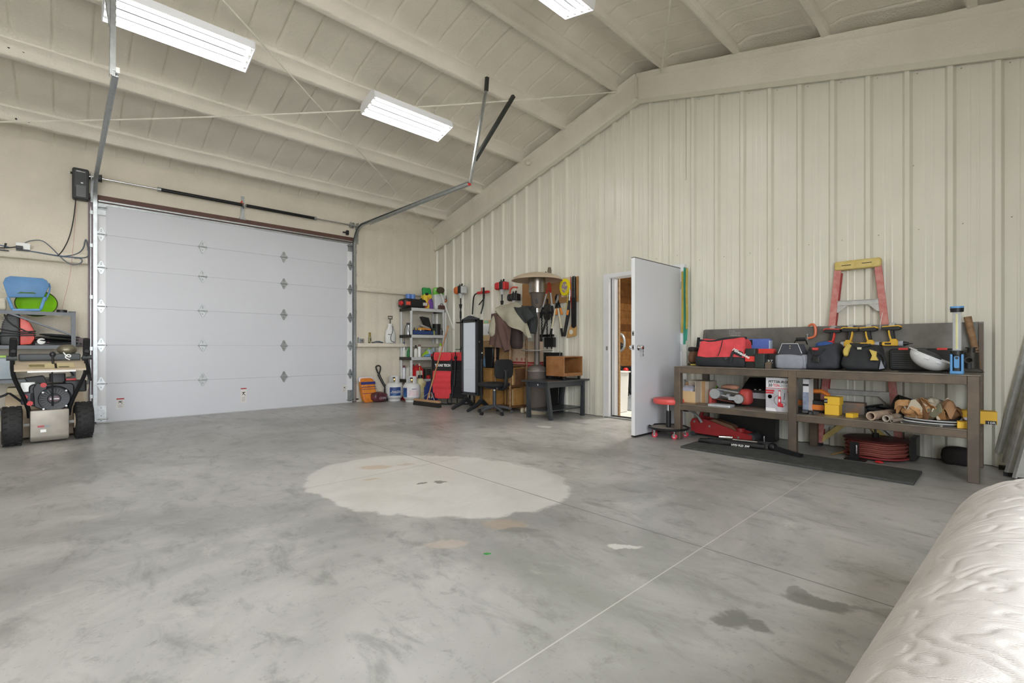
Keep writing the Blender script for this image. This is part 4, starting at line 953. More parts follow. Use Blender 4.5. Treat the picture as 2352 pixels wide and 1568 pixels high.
# ================================================================ LOWER SHELF OF THE BENCH
CARD = pm('cardboard', 'b08d62', rough=.85, var=.1, vs=10); CARDL = pm('pale_cardboard', 'd3b689', rough=.85, var=.06); CARDG = pm('grey_carton', 'b5a898', rough=.8)
YBOX = pm('yellow_carton', 'e8bb3a', rough=.6, var=.05); YBOXD = pm('yellow_carton_side', 'd3a02c', rough=.6)
INKB = pm('black_ink', '1d1d1f', rough=.6); INKW = pm('white_ink', 'f0f0ee', rough=.6)
def carton(t, w, d, h, mat, name='box', bev=.002, c=(0, 0, 0)):
    m = MB(); m.bb(c[0]-w/2, c[0]+w/2, c[1]-d/2, c[1]+d/2, c[2], c[2]+h); return m.build(name, mat, t, bev=bev)
# open carton
p = U(1582, 930, -.62); OC = thing('open_carton', 'small open cardboard carton holding plastic wrap on the lower shelf', 'box', (p.x, -.58, BS_))
for x, mt in ((-.115, CARD), (.115, CARDG)):
    m = MB(); m.bb(x-.003, x+.003, -.12, .12, .01, .13 if x < 0 else .25); m.build('side', mt, OC)
m = MB(); m.bb(-.115, .115, -.123, -.117, .01, .135); m.build('front', CARDL, OC); m = MB(); m.bb(-.115, .115, .117, .123, .01, .22); m.build('back', CARD, OC); m = MB(); m.bb(-.115, .115, -.12, .12, .0, .01); m.build('bottom', CARD, OC)
m = MB(); m.soft((-.01, 0, .02), (.20, .2, .17), 41, .03, 28, 12, .7, sc_=12.); m.build('plastic_wrap', pm('plastic_wrap', 'b3b0bd', rough=.3), OC, ang=70)
p = U(1612, 920, -.48); UC = thing('upright_carton', 'tall grey brown carton standing behind the open carton', 'box', (p.x, -.46, BS_)); carton(UC, .24, .22, .25, CARDG); m = MB(); m.bb(.04, .08, -.1115, -.1105, .0, .25); m.build('tape', CARD, UC)
p = U(1639, 900, -.35); m = MB(); m.soft((p.x-.02, -.36, BS_+.0), (.16, .12, .19), 44, .02, 28, 12, .6, sc_=9.); tag(m.build('work_glove', pm('lime_glove', '6fc23c', rough=.8, c2='1e2420', thr=(.5, .56), vs=9)), 'lime and black work glove behind the belt sander', 'glove')
# belt sander
a = U(1628, 930, -.62); b = U(1722, 930, -.62); wx = b.x-a.x
BSN = thing('belt_sander', 'red benchtop belt sander lying on the lower shelf', 'sander', ((a.x+b.x)/2, -.58, BS_))
SGR = pm('cast_alloy', 'a9adb0', rough=.45, metal=.3); SRED = pm('sander_red', 'b5443f', rough=.6)
zc1, zc2 = .125, .085; x1, x2 = -wx*.30, wx*.28
m = MB(); m.cyl((x1, -.10, zc1), (x1, .02, zc1), .058, n=24); m.build('drive_drum', SGR, BSN, bev=.004); m = MB(); m.cyl((x2, -.10, zc2), (x2, .02, zc2), .050, n=24); m.build('idler_drum', SGR, BSN, bev=.004)
def belt():
    pts = []
    for k in range(13): a_ = PI/2+PI*k/12; pts.append((x1+.061*math.cos(a_), zc1+.061*math.sin(a_)))
    for k in range(13): a_ = -PI/2+PI*k/12; pts.append((x2+.053*math.cos(a_), zc2+.053*math.sin(a_)))
    return pts
m = MB(); bp_ = belt(); n = len(bp_); vs = [(x, -.085, z) for x, z in bp_]+[(x, .015, z) for x, z in bp_]; m.add(vs, [(i, (i+1) % n, n+(i+1) % n, n+i) for i in range(n)]); m.build('sanding_belt', pm('sanding_belt', 'a5614c', rough=.95), BSN)
m = MB(); m.rbox((0, -.03, .165), (wx*.52, .10, .012), .004, rot((0, 1, 0), 7), ax='y'); m.build('platen', SGR, BSN)
m = MB(); m.cyl((x1+.06, -.05, .11), (x2-.05, -.05, .09), .014, n=10); m.build('tension_rod', GALV, BSN); m = MB(); m.cyl((x1+.12, -.05, .107), (x1+.15, -.05, .105), .026, n=12); m.build('tension_knob', SGR, BSN)
m = MB(); m.rbox((x2-.05, -.105, .09), (.10, .012, .04), .01, ax='y'); m.build('tracking_arm', SGR, BSN)
m = MB(); m.soft((wx*.36, .03, .02), (.12, .16, .17), 51, .006, 28, 12, .6); m.build('motor_cover', SRED, BSN, ang=60); m = MB(); m.bb(-wx*.45, -wx*.38, -.09, .06, .01, .16); m.build('end_guard', SRED, BSN, bev=.004)
m = MB(); m.bb(-wx*.36, wx*.30, .03, .10, 0, .06); m.build('base', BLACKM, BSN)
m = MB(); m.soft((.0, .0, .175), (.20, .12, .05), 53, .015, 24, 8, .6); m.build('loose_belt', pm('spare_belt', 'a77a63', rough=.95), BSN, ang=60)
p = U(1655, 935, -.78); m = MB(); m.rbox((p.x+.0, -.765, BS_+.013), (.24, .14, .026), .015); tag(m.build('grey_plate', pm('pale_grey_metal', 'bfc3ca', rough=.35, metal=.4), bev=.003), 'flat pale grey plate under the belt sander', 'plate')
# black toolbox with pale drawer
a = U(1712, 915, -.40); b = U(1790, 915, -.40); TB = thing('toolbox', 'black open toolbox with pale drawer front behind the printed box', 'toolbox', ((a.x+b.x)/2, -.38, BS_)); wx = b.x-a.x
m = MB(); m.rbox((0, 0, .09), (wx, .26, .18), .01); m.build('body', BLACK, TB, bev=.004); m = MB(); m.rbox((0, -.136, .12), (wx*.75, .012, .06), .006, ax='y'); m.build('drawer', pm('drawer_grey', 'a9adb4', rough=.45), TB); m = MB(); m.prism([(-.13, .18), (.13, .18), (.13, .30), (.10, .30)], -wx*.5, wx*.5, 'x'); m.build('lid', BLACK, TB)
for x in (-.12, .02):
    m = MB(); m.bb(wx*x, wx*x+.02, -.128, -.12, .17, .19); m.build('latch', GALV, TB)
# printed jack carton
a = U(1759, 940, -.76); b = U(1845, 945, -.76); wx = 7.143-a.x; hh = U(1759, 866, -.76).z-BS_
PB = thing('jack_carton', 'white and red printed carton for a bottle jack beside the middle bench leg', 'box', (a.x+wx/2, -.68, BS_))
PW_ = pm('printed_white', 'e3e3e6', rough=.45, var=.02); PG = pm('printed_grey', 'b4b3ba', rough=.45, var=.2, vs=9); PR = pm('printed_red', 'c8303a', rough=.45)
carton(PB, wx, .16, hh, PW_, bev=.001); fy = -.0805
def pr(n, x0, x1, z0, z1, mt, e=.0006, k=0): m = MB(); m.bb(x0, x1, fy-e, fy, z0, z1); return m.build(n, mt, PB)
pr('photo_panel', -wx/2, wx/2, .0, hh*.68, PG); pr('red_rule', -wx/2, wx/2, hh*.68, hh*.695, PR); pr('red_flash', -wx/2, -wx*.15, hh*.58, hh*.635, PR, .0012); pr('red_flash', -wx/2, -wx*.18, hh*.52, hh*.565, PR, .0012)
F_ = rot((1, 0, 0), 90)
m = MB(); m.text('PITTSBURGH', .036, loc(-wx*.40, fy-.001, hh*.84) @ F_, shear=.25, bold=.0009, w=wx*.86); m.build('lettering', INKB, PB)
m = MB(); m.text('20', .040, loc(-wx*.40, fy-.001, hh*.73) @ F_, bold=.0009, w=wx*.17); m.build('lettering', INKB, PB)
m = MB(); m.text('TON', .040, loc(-wx*.20, fy-.001, hh*.73) @ F_, bold=.0009, w=wx*.26); m.build('lettering', PR, PB)
m = MB(); m.text('AIR HYDRAULIC', .016, loc(wx*.09, fy-.001, hh*.775) @ F_, w=wx*.38); m.text('BOTTLE JACK', .016, loc(wx*.09, fy-.001, hh*.73) @ F_, w=wx*.34); m.build('lettering', pm('grey_ink', '55555a', rough=.6), PB)
m = MB(); m.prism([(-wx/2, .0), (-wx*.06, .0), (-wx*.12, hh*.09), (-wx/2, hh*.10)], fy-.001, fy, 'y'); m.build('white_tab', PW_, PB)
m = MB(); m.prism([(-wx*.02, hh*.15), (wx*.22, hh*.13), (wx*.20, hh*.24), (wx*.13, hh*.26), (wx*.13, hh*.44), (wx*.0, hh*.44), (wx*.0, hh*.26)], fy-.0012, fy, 'y'); m.prism([(wx*.02, hh*.44), (wx*.11, hh*.44), (wx*.11, hh*.63), (wx*.02, hh*.63)], fy-.0012, fy, 'y'); m.build('jack_picture', PR, PB)
m = MB(); m.bb(wx*.035, wx*.095, fy-.0018, fy-.0012, hh*.45, hh*.60); m.bb(wx*.03, wx*.09, fy-.0018, fy-.0012, hh*.28, hh*.37); m.build('picture_highlight', PW_, PB)
m = MB(); m.tube([(wx*.02, fy-.001, hh*.48), (-wx*.14, fy-.001, hh*.42), (-wx*.16, fy-.001, hh*.28), (-wx*.02, fy-.001, hh*.18), (wx*.18, fy-.001, hh*.15), (wx*.33, fy-.001, hh*.20), (wx*.28, fy-.001, hh*.28), (wx*.05, fy-.001, hh*.29)], .002, 4, smooth=2); m.tube([(wx*.24, fy-.001, hh*.36), (wx*.28, fy-.001, hh*.56)], .003, 4); m.build('hose_picture', INKB, PB)
m = MB(); m.lathe([(.020, 0), (.020, .0006), (0.0001, .0006)], 16, loc(-wx*.33, fy, hh*.43) @ rot((1, 0, 0), 90)); m.build('badge', pm('badge_pink', 'd7b6ba', rough=.5), PB)
m = MB(); m.lathe([(.018, 0), (.018, .001), (0.0001, .001)], 16, loc(wx*.46, fy, hh*.60) @ rot((1, 0, 0), 90)); m.build('seal', PR, PB)
m = MB(); m.bb(wx/2-.002, wx/2+.001, -.075, .075, .02, hh*.66); m.build('side_print', PG, PB)
# second carton side seen past the leg
p = U(1836, 940, -.52); JC = thing('narrow_carton', 'second grey and white printed carton just past the middle bench leg', 'box', (7.252, -.60, BS_)); carton(JC, .05, .16, hh*.98, PW_); m = MB(); m.bb(-.0255, .0255, -.0815, -.0805, .03, hh*.6); m.build('print_panel', pm('printed_bluegrey', '8f98ad', rough=.5, var=.35, vs=12), JC); m = MB(); m.bb(-.0255, .0255, -.082, -.0805, hh*.78, hh*.84); m.build('print_band', INKB, JC)
# orange saw
p = U(1872, 930, -.55); CS = thing('orange_saw', 'orange and black handheld saw on the lower shelf', 'saw', (p.x, -.48, BS_))
ORP = pm('orange_saw_plastic', 'd2762c', rough=.45, var=.1)
m = MB(); m.tube([(-.10, 0, .06), (-.11, 0, .20), (.09, 0, .205), (.10, 0, .08)], .022, 8, smooth=1); m.build('handle', ORP, CS); m = MB(); m.rbox((0, 0, .06), (.22, .14, .11), .02); m.build('engine', BLACK, CS, bev=.005); m = MB(); m.rbox((-.10, -.05, .085), (.11, .05, .05), .02, ax='y'); m.build('cover', ORP, CS)
m = MB(); m.rbox((.02, -.075, .05), (.12, .02, .05), .01, ax='y'); m.build('guard', ORP, CS)
p = U(1850, 945, -.72); TP = thing('tool_clip_set', 'tangle of black clamps at the front of the lower shelf', 'clamps', (p.x, -.72, BS_))
for k in range(5):
    m = MB(); m.rbox((-.06+.03*k, .02*(k % 2), .012+.006*(k % 3)), (.05, .12, .02), .006, rot((0, 0, 1), -25+18*k)); m.build('clamp', BLACK if k % 2 else GREYP, TP)
# yellow cartons
def ybox(px, py, y, w, d, h, lab, rz=0, z=BS_, group='yellow parts cartons'):
    p = U(px, py, y); t = thing('parts_carton', lab, 'box', (p.x, y, z), rz, group); carton(t, w, d, h, YBOX); return t
t = ybox(1914, 950, -.60, .115, .12, .095, 'lower yellow carton of the stacked pair beside the orange saw', 0)
p = t.location; t2 = ybox(1915, 930, -.60, .125, .11, .075, 'upper yellow carton with black flap of the stacked pair beside the orange saw', -4, BS_+.096); m = MB(); m.bb(-.063, -.035, -.0562, -.0552, .012, .055); m.build('label', INKB, t2); m = MB(); m.text('CAT', .022, loc(-.061, -.0566, .025) @ F_, w=.024); m.build('lettering', INKW, t2)
t = ybox(1957, 955, -.70, .06, .09, .04, 'small yellow carton lying in front of the dusty ammunition can', -18)
p = U(1955, 940, -.42); m = MB(); m.rbox((p.x, -.40, BS_+.055), (.22, .12, .11), .008); tag(m.build('steel_can', pm('dusty_steel', '6e6a66', rough=.6, c2='8a6a52', thr=(.45, .65), vs=9), bev=.004), 'dusty grey steel block behind the small yellow carton', 'steel block')
# pipes
PIPE = pm('old_pvc', 'b6a08c', rough=.7, var=.25, vs=14); PIPEW = pm('dirty_white_pvc', 'bdb9ac', rough=.7, c2='8d7a63', thr=(.4, .7), vs=10)
def pipe(a, b, r, mat, lab, z):
    pa, pb = U(a[0], 950, a[1]), U(b[0], 950, b[1]); A = Vector((pa.x, a[1], BS_+z)); B = Vector((pb.x, b[1], BS_+z+.004)); t = thing('pipe_offcut', lab, 'pipe', tuple(A-Vector((0, 0, z))))
    L_ = (B-A).length; q = (B-A).to_track_quat('Z', 'Y').to_matrix().to_4x4(); m = MB()
    m.lathe([(r*.72, 0), (r, 0), (r, L_), (r*.72, L_), (r*.72, 0)], 18, loc(0, 0, z) @ q, cap=False); m.build('tube', mat, t, ang=40)
pipe((2000, -.80), (2050, -.45), .038, PIPE, 'thick tan pipe offcut at the edge of the lower shelf', .038)
pipe((2035, -.80), (2070, -.52), .028, PIPEW, 'dirty white pipe offcut beside the tan pipe', .028)
pipe((2040, -.60), (2060, -.30), .032, pm('brown_pipe', '7d6857', rough=.8), 'brown pipe offcut lying behind the white pipe', .034)
pipe((2048, -.83), (2080, -.62), .014, pm('grey_pipe', '92867a', rough=.8), 'thin grey rod next to the white pipe offcut', .014)
p = U(2015, 930, -.35); BR = thing('bracket_pile', 'pile of black brackets and hand tools behind the pipe offcuts', 'tools', (p.x, -.34, BS_))
for k in range(9):
    m = MB(); m.rbox((-.14+.035*k, .05*math.sin(k*2.1), .025+.018*(k % 4)), (.20, .03, .022), .006, rot((0, 0, 1), -40+31*k) @ rot((0, 1, 0), 6*((k % 3)-1))); m.build('bracket', (BLACKM, GREYP, RUBBER)[k % 3], BR)
# black helmet-like bucket with tan gloves
p = U(2076, 940, -.55); BK = thing('leather_pouch', 'black bucket pouch lying on its side at the middle of the lower shelf', 'pouch', (p.x, -.50, BS_))
m = MB(); m.lathe([(.02, -.09), (.09, -.085), (.115, -.03), (.12, .09), (.108, .09), (.09, .02), (.02, .0)], 28, loc(0, 0, .10) @ rot((0, 1, 0), -72) @ rot((1, 0, 0), 20) @ Matrix.Diagonal((.82, .82, .82, 1)), cap=False); m.build('bucket', pm('black_leather', '2a2826', rough=.55, var=.3), BK, ang=50)
TAN = pm('tan_leather', 'c49a6c', rough=.8, c2='a87a4c', thr=(.4, .65), vs=10); TANP = pm('pale_canvas', 'd8cdb8', rough=.85)
p = U(2140, 950, -.58); LG = thing('tool_belt', 'tan leather tool belt and gloves heaped on the lower shelf', 'tool belt', (p.x, -.57, BS_))
m = MB(); m.soft((-.08, -.03, .03), (.22, .16, .13), 61, .035, 48, 24, .8, sc_=15.); m.build('glove', TAN, LG, ang=50); m = MB(); m.soft((-.02, .05, .07), (.24, .13, .12), 68, .04, 48, 24, .8, T=rot((0, 0, 1), 25), sc_=14.); m.build('glove', TANP, LG, ang=50); m = MB(); m.soft((.02, -.07, .05), (.15, .09, .08), 69, .03, 40, 20, .8, T=rot((0, 0, 1), -30), sc_=16.); m.build('glove', TAN, LG, ang=50)
for k in range(7):
    def flap(u, v, k=k): a_ = k*.9; x = -.15+.045*k+(u-.5)*.16*math.cos(a_)-(v-.5)*.10*math.sin(a_); y = -.05+(u-.5)*.12*math.sin(a_*.7)+(v-.5)*.10; return (x, y-.03, .10+.045*math.sin(u*4+k)+.05*math.sin(v*5+k*2)+.012*k*(1-k/7)+.02*mnoise.noise(Vector((u*4, v*4, k))))
    m = MB(); m.sheet(flap, 14, 12, .006); m.build('leather_flap', (TAN, TANP, pm('brown_leather2', 'a07a58', rough=.8), pm('olive_cloth', '8c8a74', rough=.85))[k % 4], LG)
m = MB(); m.soft((.08, .01, .03), (.20, .2, .12), 63, .035, 32, 14, .75, sc_=11.); m.build('pouch', pm('brown_leather2', 'a07a58', rough=.8), LG, ang=75)
m = MB(); m.soft((-.01, -.04, .09), (.20, .06, .07), 66, .02, 28, 10, .7, T=rot((0, 1, 0), 25)); m.build('canvas_strip', TANP, LG, ang=75)
m = MB(); m.tube([(-.17, -.02, .12), (-.05, .1, .20), (.08, .1, .17), (.18, .02, .10), (.17, -.10, .04), (.05, -.14, .03)], .012, 6, smooth=2); m.build('strap', TOOLBLK, LG)
CO = thing('cable_coil', 'coiled grey and white cable under the tan tool belt', 'cable', (p.x+.0, -.62, BS_))
for k in range(4):
    m = MB(); m.tube([(.20*math.cos(a_*PI/9)+.01*k, .155*math.sin(a_*PI/9)-.01*k, .008+.011*k) for a_ in range(18)], .006, 6, closed=True); m.build('loop', (GREYC, WHITEP, BLACK, pm('silver_cable', 'b5b6b8', rough=.4))[k], CO)
p = U(2110, 955, -.82); m = MB(); m.tube([(p.x-.10, -.80, BS_+.007), (p.x+.13, -.825, BS_+.007)], .006, 6); m.cyl((p.x-.11, -.80, BS_+.001), (p.x-.11, -.80, BS_+.014), .014, n=10); m.cyl((p.x+.14, -.826, BS_+.001), (p.x+.14, -.826, BS_+.014), .014, n=10); tag(m.build('chrome_wrench', CHROME), 'chrome wrench in front of the cable coil', 'wrench')
t = ybox(2208, 955, -.50, .14, .12, .12, 'yellow carton with white label behind the end bench leg', 0); m = MB(); m.bb(-.03, .065, -.0615, -.0605, .005, .065); m.build('label', pm('label_lilac', 'e2dcec', rough=.6), t); m = MB(); m.text('CAT', .02, loc(-.03, -.062, .075) @ F_); m.build('lettering', INKB, t)
t = ybox(2213, 968, -.74, .075, .10, .05, 'low yellow carton at the front corner of the lower shelf', 5)
t = thing('parts_carton', 'yellow carton overhanging the end of the lower shelf', 'box', (8.45, -.30, BS_), 6, 'yellow parts cartons'); carton(t, .18, .13, .105, YBOX); m = MB(); m.bb(.02, .085, -.0665, -.0655, .0, .03); m.build('label', INKB, t); m = MB(); m.text('10R', .026, loc(.03, -.0672, .005) @ F_, w=.045); m.build('lettering', INKW, t)
# ================================================================ FLOOR AROUND THE BENCH
m = MB(); m.bb(6.27, 8.12, -1.275, -.775, 0, .022); tag(m.build('rubber_mat', pm('black_mat', '393b3a', rough=.85, c2='454745', thr=(.4, .6), vs=18, bump=.2, bs=200), bev=.003), 'long black rubber mat on the floor in front of the workbench', 'mat')
# rolling stool
p = Vector((5.90, -.72, 0)); ST = thing('rolling_stool', 'red topped rolling shop stool beside the open door', 'stool', (5.86, -.76, 0))
SRD = pm('stool_red_vinyl', 'd9544f', rough=.4, var=.05)
m = MB(); m.lathe([(.001, .385), (.165, .385), (.175, .40), (.175, .43), (.165, .445), (.001, .452)], 32); m.build('seat', SRD, ST, ang=50)
m = MB(); m.cyl((0, 0, .11), (0, 0, .30), .028, n=16); m.build('column', BLACK, ST); m = MB(); m.cyl((0, 0, .30), (0, 0, .385), .018, n=12); m.build('gas_rod', CHROME, ST)
m = MB(); m.lathe([(.001, .085), (.20, .085), (.225, .095), (.23, .115), (.222, .118), (.215, .10), (.001, .095)], 36); m.build('tray', BLACK, ST, ang=40); m = MB(); m.lathe([(.001, .1), (.205, .101), (.205, .103), (.001, .103)], 36); m.build('tray_liner', pm('tray_mat', '8f8a80', rough=.8), ST)
for k in range(5):
    a_ = math.radians(72*k+30); x, y = .19*math.cos(a_), .19*math.sin(a_)
    m = MB(); m.cyl((x, y, .05), (x, y, .088), .012, n=8); m.bb(x-.014, x+.014, y-.02, y+.02, .03, .06); c_ = m.build('caster_fork', CHROME, ST); m = MB(); m.cyl((x, y-.012, .030), (x, y+.012, .030), .030, n=18); m.build('caster_wheel', pm('red_caster', 'd6455a', rough=.5), c_); m = MB(); m.cyl((x, y-.014, .030), (x, y+.014, .030), .013, n=12); m.build('caster_hub', WHITEP, c_)
# floor jack
a = U(1575, 985, -.42); FJ = thing('floor_jack', 'long red hydraulic floor jack under the workbench', 'floor jack', (6.08, -.42, 0), 0)
JR = pm('jack_red', '94292c', rough=.4, var=.15)
L_ = .74
for y in (-.10, .08):
    m = MB(); m.prism([(-.06, .05), (.0, .035), (.50, .03), (.62, .04), (.62, .085), (.44, .12), (.16, .20), (.03, .22), (-.05, .205), (-.075, .15)], y, y+.02, 'y'); s_ = m.build('side_plate', JR, FJ, bev=.003)
    for x, z in ((-.02, .17), (.16, .135), (.48, .05)):
        m = MB(); m.cyl((x, y-.006, z), (x, y+.026, z), .012, n=10); m.build('bolt', GALV, s_)
m = MB(); m.prism([(.10, .19), (.20, .215), (.40, .16), (.44, .115), (.38, .11), (.2, .16)], -.06, .06, 'y'); m.build('lift_arm', pm('jack_arm', '7a5a45', rough=.6, var=.2), FJ)
m = MB(); m.cyl((.60, -.09, .055), (.60, .09, .055), .05, n=18); m.build('front_wheel', GREYP, FJ); m = MB(); m.bb(-.05, .1, -.08, .08, .14, .20); m.build('pump_block', JR, FJ); m = MB(); m.cyl((-.04, -.11, .03), (-.04, .11, .03), .03, n=14); m.build('rear_wheel', GREYP, FJ)
m = MB(); m.cyl((.46, 0, .10), (.46, 0, .14), .05, n=16); m.build('saddle', JR, FJ)
m = MB(); m.cyl((-.0, 0, .20), (.03, 0, .28), .022, n=10); hs_ = m.build('handle_socket', JR, FJ); m = MB(); m.cyl((.02, 0, .25), (.06, .05, .36), .013, n=10); m.build('handle', BLACK, FJ)
m = MB(); m.tube([(-.12, -.13, .30), (-.04, -.13, .295), (.03, -.13, .25), (.08, -.125, .17)], [.014, .014, .015, .017], 10, smooth=2); m.build('carry_handle', pm('grey_alloy', '9ba0a2', rough=.35, metal=.5), FJ); m = MB(); m.tube([(-.14, -.13, .30), (-.08, -.13, .298)], .019, 10); m.build('carry_grip', RUBBER, FJ)
# black bin behind the jack
BB_ = thing('black_storage_bin', 'large black bin under the bench behind the red floor jack', 'bin', (6.55, -.20, 0)); m = MB(); m.rbox((0, 0, .16), (.60, .15, .32), .02, ax='y'); m.build('body', BLACK, BB_, bev=.006); m = MB(); m.rbox((0, 0, .325), (.62, .16, .02), .006, ax='y'); m.build('lid', BLACK, BB_)
# hydraulic ram (long black pulling tool)
A = onz(1608, 1012, .035); B = onz(1775, 1028, .045); Cc = onz(1840, 1046, .04)
HR = thing('hydraulic_ram', 'black hydraulic pull ram lying on the floor under the bench', 'hydraulic ram', (A.x, A.y, 0)); O_ = Vector((A.x, A.y, 0))
d1 = B-A
def q_(t, dz=0): v = A.lerp(B, t)-O_; return (v.x, v.y, .04+dz)
m = MB(); m.cyl(q_(.12), q_(.90), .038, n=16); m.build('cylinder', BLACKM, HR); m = MB(); m.cyl(q_(.16), q_(.34), .0395, n=16); m.build('knurled_sleeve', RUBBER, HR); m = MB(); m.cyl(q_(.0), q_(.14), .026, .034, n=12); m.cyl(q_(-.02, -.005), q_(.03, -.005), .022, n=12); m.build('eye_end', BLACKM, HR)
m = MB(); m.cyl(q_(.40, .045), q_(.80, .045), .012, n=10); m.build('return_rod', CHROME, HR); m = MB(); m.cyl(q_(.28, .055), q_(.47, .06), .02, n=12); m.build('chrome_sleeve', CHROME, HR)
v = B-O_; w_ = Cc-O_; m = MB(); m.ell((v.x, v.y, .048), (.045, .04, .045), 14); m.build('pivot', BLACKM, HR); m = MB(); m.tube([(v.x, v.y, .05), (w_.x, w_.y, .035)], .03, 4); m.build('arm', BLACKM, HR); m = MB(); m.cyl((v.x-.1, v.y+.06, .07), (v.x-.1, v.y+.06, .14), .006, n=8); m.build('valve_stem', CHROME, HR)
m = MB(); e_ = (Vector((B.x, B.y, 0))-Vector((A.x, A.y, 0))).normalized(); an = math.atan2(e_.y, e_.x)
m.text('HYD FLD .SW', .028, loc(*q_(.46, -.012)) @ rot((0, 0, 1), math.degrees(an)) @ loc(0, -.0385, 0) @ rot((1, 0, 0), 90), bold=.0008); m.build('lettering', INKW, HR)
# hose reel
RC = onz(2012, 1042, 0); HRL = thing('hose_reel', 'red air hose reel lying flat under the bench', 'hose reel', (7.74, -.33, 0)); HRL.scale = (1.15, 1.1, 1.0)
HRD = pm('hose_red', '84463f', rough=.55, var=.15); RRD = pm('reel_red', '8a3a3c', rough=.4)
m = MB(); m.lathe([(.001, .02), (.215, .02), (.22, .026), (.22, .034), (.001, .030)], 40); m.build('lower_flange', RRD, HRL, ang=50); m = MB(); m.lathe([(.001, .168), (.215, .170), (.222, .176), (.215, .182), (.15, .178), (.06, .19), (.001, .19)], 40); m.build('upper_flange', pm('reel_dark_red', '5e3230', rough=.45), HRL, ang=50)
m = MB(); m.cyl((0, 0, .03), (0, 0, .17), .10, n=20); m.build('drum', RRD, HRL)
for k in range(7):
    m = MB(); r_ = .190+.012*(k % 2); m.tube([(r_*math.cos(2*PI*i/36), r_*math.sin(2*PI*i/36), .048+.018*k+.004*math.sin(i)) for i in range(36)], .0095, 8, closed=True); m.build('hose_loop', HRD, HRL)
def rl(px, py, z): q = onz(px, py, z); return (q.x-7.74, q.y+.33, z)
m = MB(); m.tube([(.0, -.205, .07), rl(1975, 1030, .065), rl(1945, 1038, .04)], .0095, 8, smooth=1); m.build('hose_end', HRD, HRL); m = MB(); m.cyl(rl(1945, 1038, .04), rl(1922, 1044, .022), .008, n=8); m.build('brass_end', pm('brass', 'b89a62'), HRL)
m = MB(); m.bb(-.13, -.07, -.245, -.232, .01, .165); m.build('roller_guide', BLACKM, HRL); m = MB(); m.cyl((-.085, -.25, .06), (-.085, -.25, .14), .008, n=8); m.build('guide_roller', CHROME, HRL); m = MB(); m.bb(-.16, -.02, -.29, -.22, .0, .012); m.build('foot', BLACKM, HRL)
m = MB(); m.cyl((0, 0, .19), (0, 0, .23), .024, n=10); m.cyl((0, 0, .23), (0, 0, .265), .007, .009, n=8); m.build('swivel', BLACKM, HRL); m = MB(); m.bb(.22, .26, -.02, .20, .02, .22); m.build('mount_arm', BLACKM, HRL); m = MB(); m.ell((.06, -.245, .012), (.03, .02, .012), 10); m.build('stopper', RED, HRL)
m = MB(); m.soft((8.30, -.16, 0), (.22, .16, .16), 71, .015, 24, 10, .6); tag(m.build('dark_bag', pm('very_dark_cloth', '1e1a1a', rough=.9)), 'small dark bag on the floor behind the end bench leg', 'bag')
# ================================================================ LADDERS
FR = pm('faded_red_fibreglass', 'cc8f88', rough=.7, c2='bd6e69', thr=(.4, .65), vs=16); FY = pm('faded_yellow_plastic', 'd6c27e', rough=.7, c2='c4ab5c', thr=(.4, .7), vs=14); AL = pm('worn_aluminium', 'bcbdbb', rough=.42, metal=.25, var=.2, vs=12)
SL = thing('step_ladder', 'red fibreglass step ladder with yellow top folded behind the workbench', 'ladder', (7.555, -.075, 0))
xb, xt, zt = .34, .165, 1.86
for s in (-1, 1):
    m = MB(); m.prism([(s*xb-.032, 0), (s*xb+.032, 0), (s*xt+.03, zt), (s*xt-.03, zt)], -.012, .004, 'y'); m.build('front_rail', FR, SL, bev=.002)
    m = MB(); m.prism([(s*(xb-.03)-.012, .1), (s*(xb-.03)+.012, .1), (s*(xt-.02)+.012, zt-.05), (s*(xt-.02)-.012, zt-.05)], .022, .050, 'y'); m.build('rear_rail', pm('deep_red_fibreglass', 'a8413f', rough=.7), SL)
    m = MB(); m.prism([(s*(xb-.03), .03), (s*(xb-.03), .10), (s*.06, .34), (s*.10, .40), (s*.03, .36), (s*(.0), .33)], -.006, .002, 'y'); m.build('foot_brace', FY, SL)
    m = MB(); m.bb(s*xb-.034, s*xb+.034, -.02, .03, 0, .03); m.build('foot', RUBBER, SL)
for k in range(5):
    z = .30+.305*k
    w_ = xb+(xt-xb)*z/zt-.02; m = MB(); m.bb(-w_, w_, -.010, .015, z-.05, z+.0); m.bb(-w_, w_, -.02, .0, z-.006, z); m.build('step', AL, SL, bev=.002)
    for s in (-1, 1):
        m = MB(); m.prism([(s*w_, z-.05), (s*w_, z-.12), (s*(w_-.02), z-.12), (s*(w_-.09), z-.05)], -.006, .0, 'y'); m.build('step_brace', AL, SL)
m = MB(); m.rbox((0, .005, zt+.02), (.385, .07, .09), .02, ax='y'); m.build('top_cap', FY, SL, bev=.008); m = MB(); m.bb(-.13, -.05, -.0312, -.030, zt+.015, zt+.022); m.bb(.04, .12, -.0312, -.03, zt+.02, zt+.027); m.build('slot', INKB, SL)
m = MB(); m.tube([(.21, .0, 1.42), (.19, -.03, 1.3), (.185, -.03, 1.2)], .0025, 5, smooth=1); m.build('cord', INKW, SL)
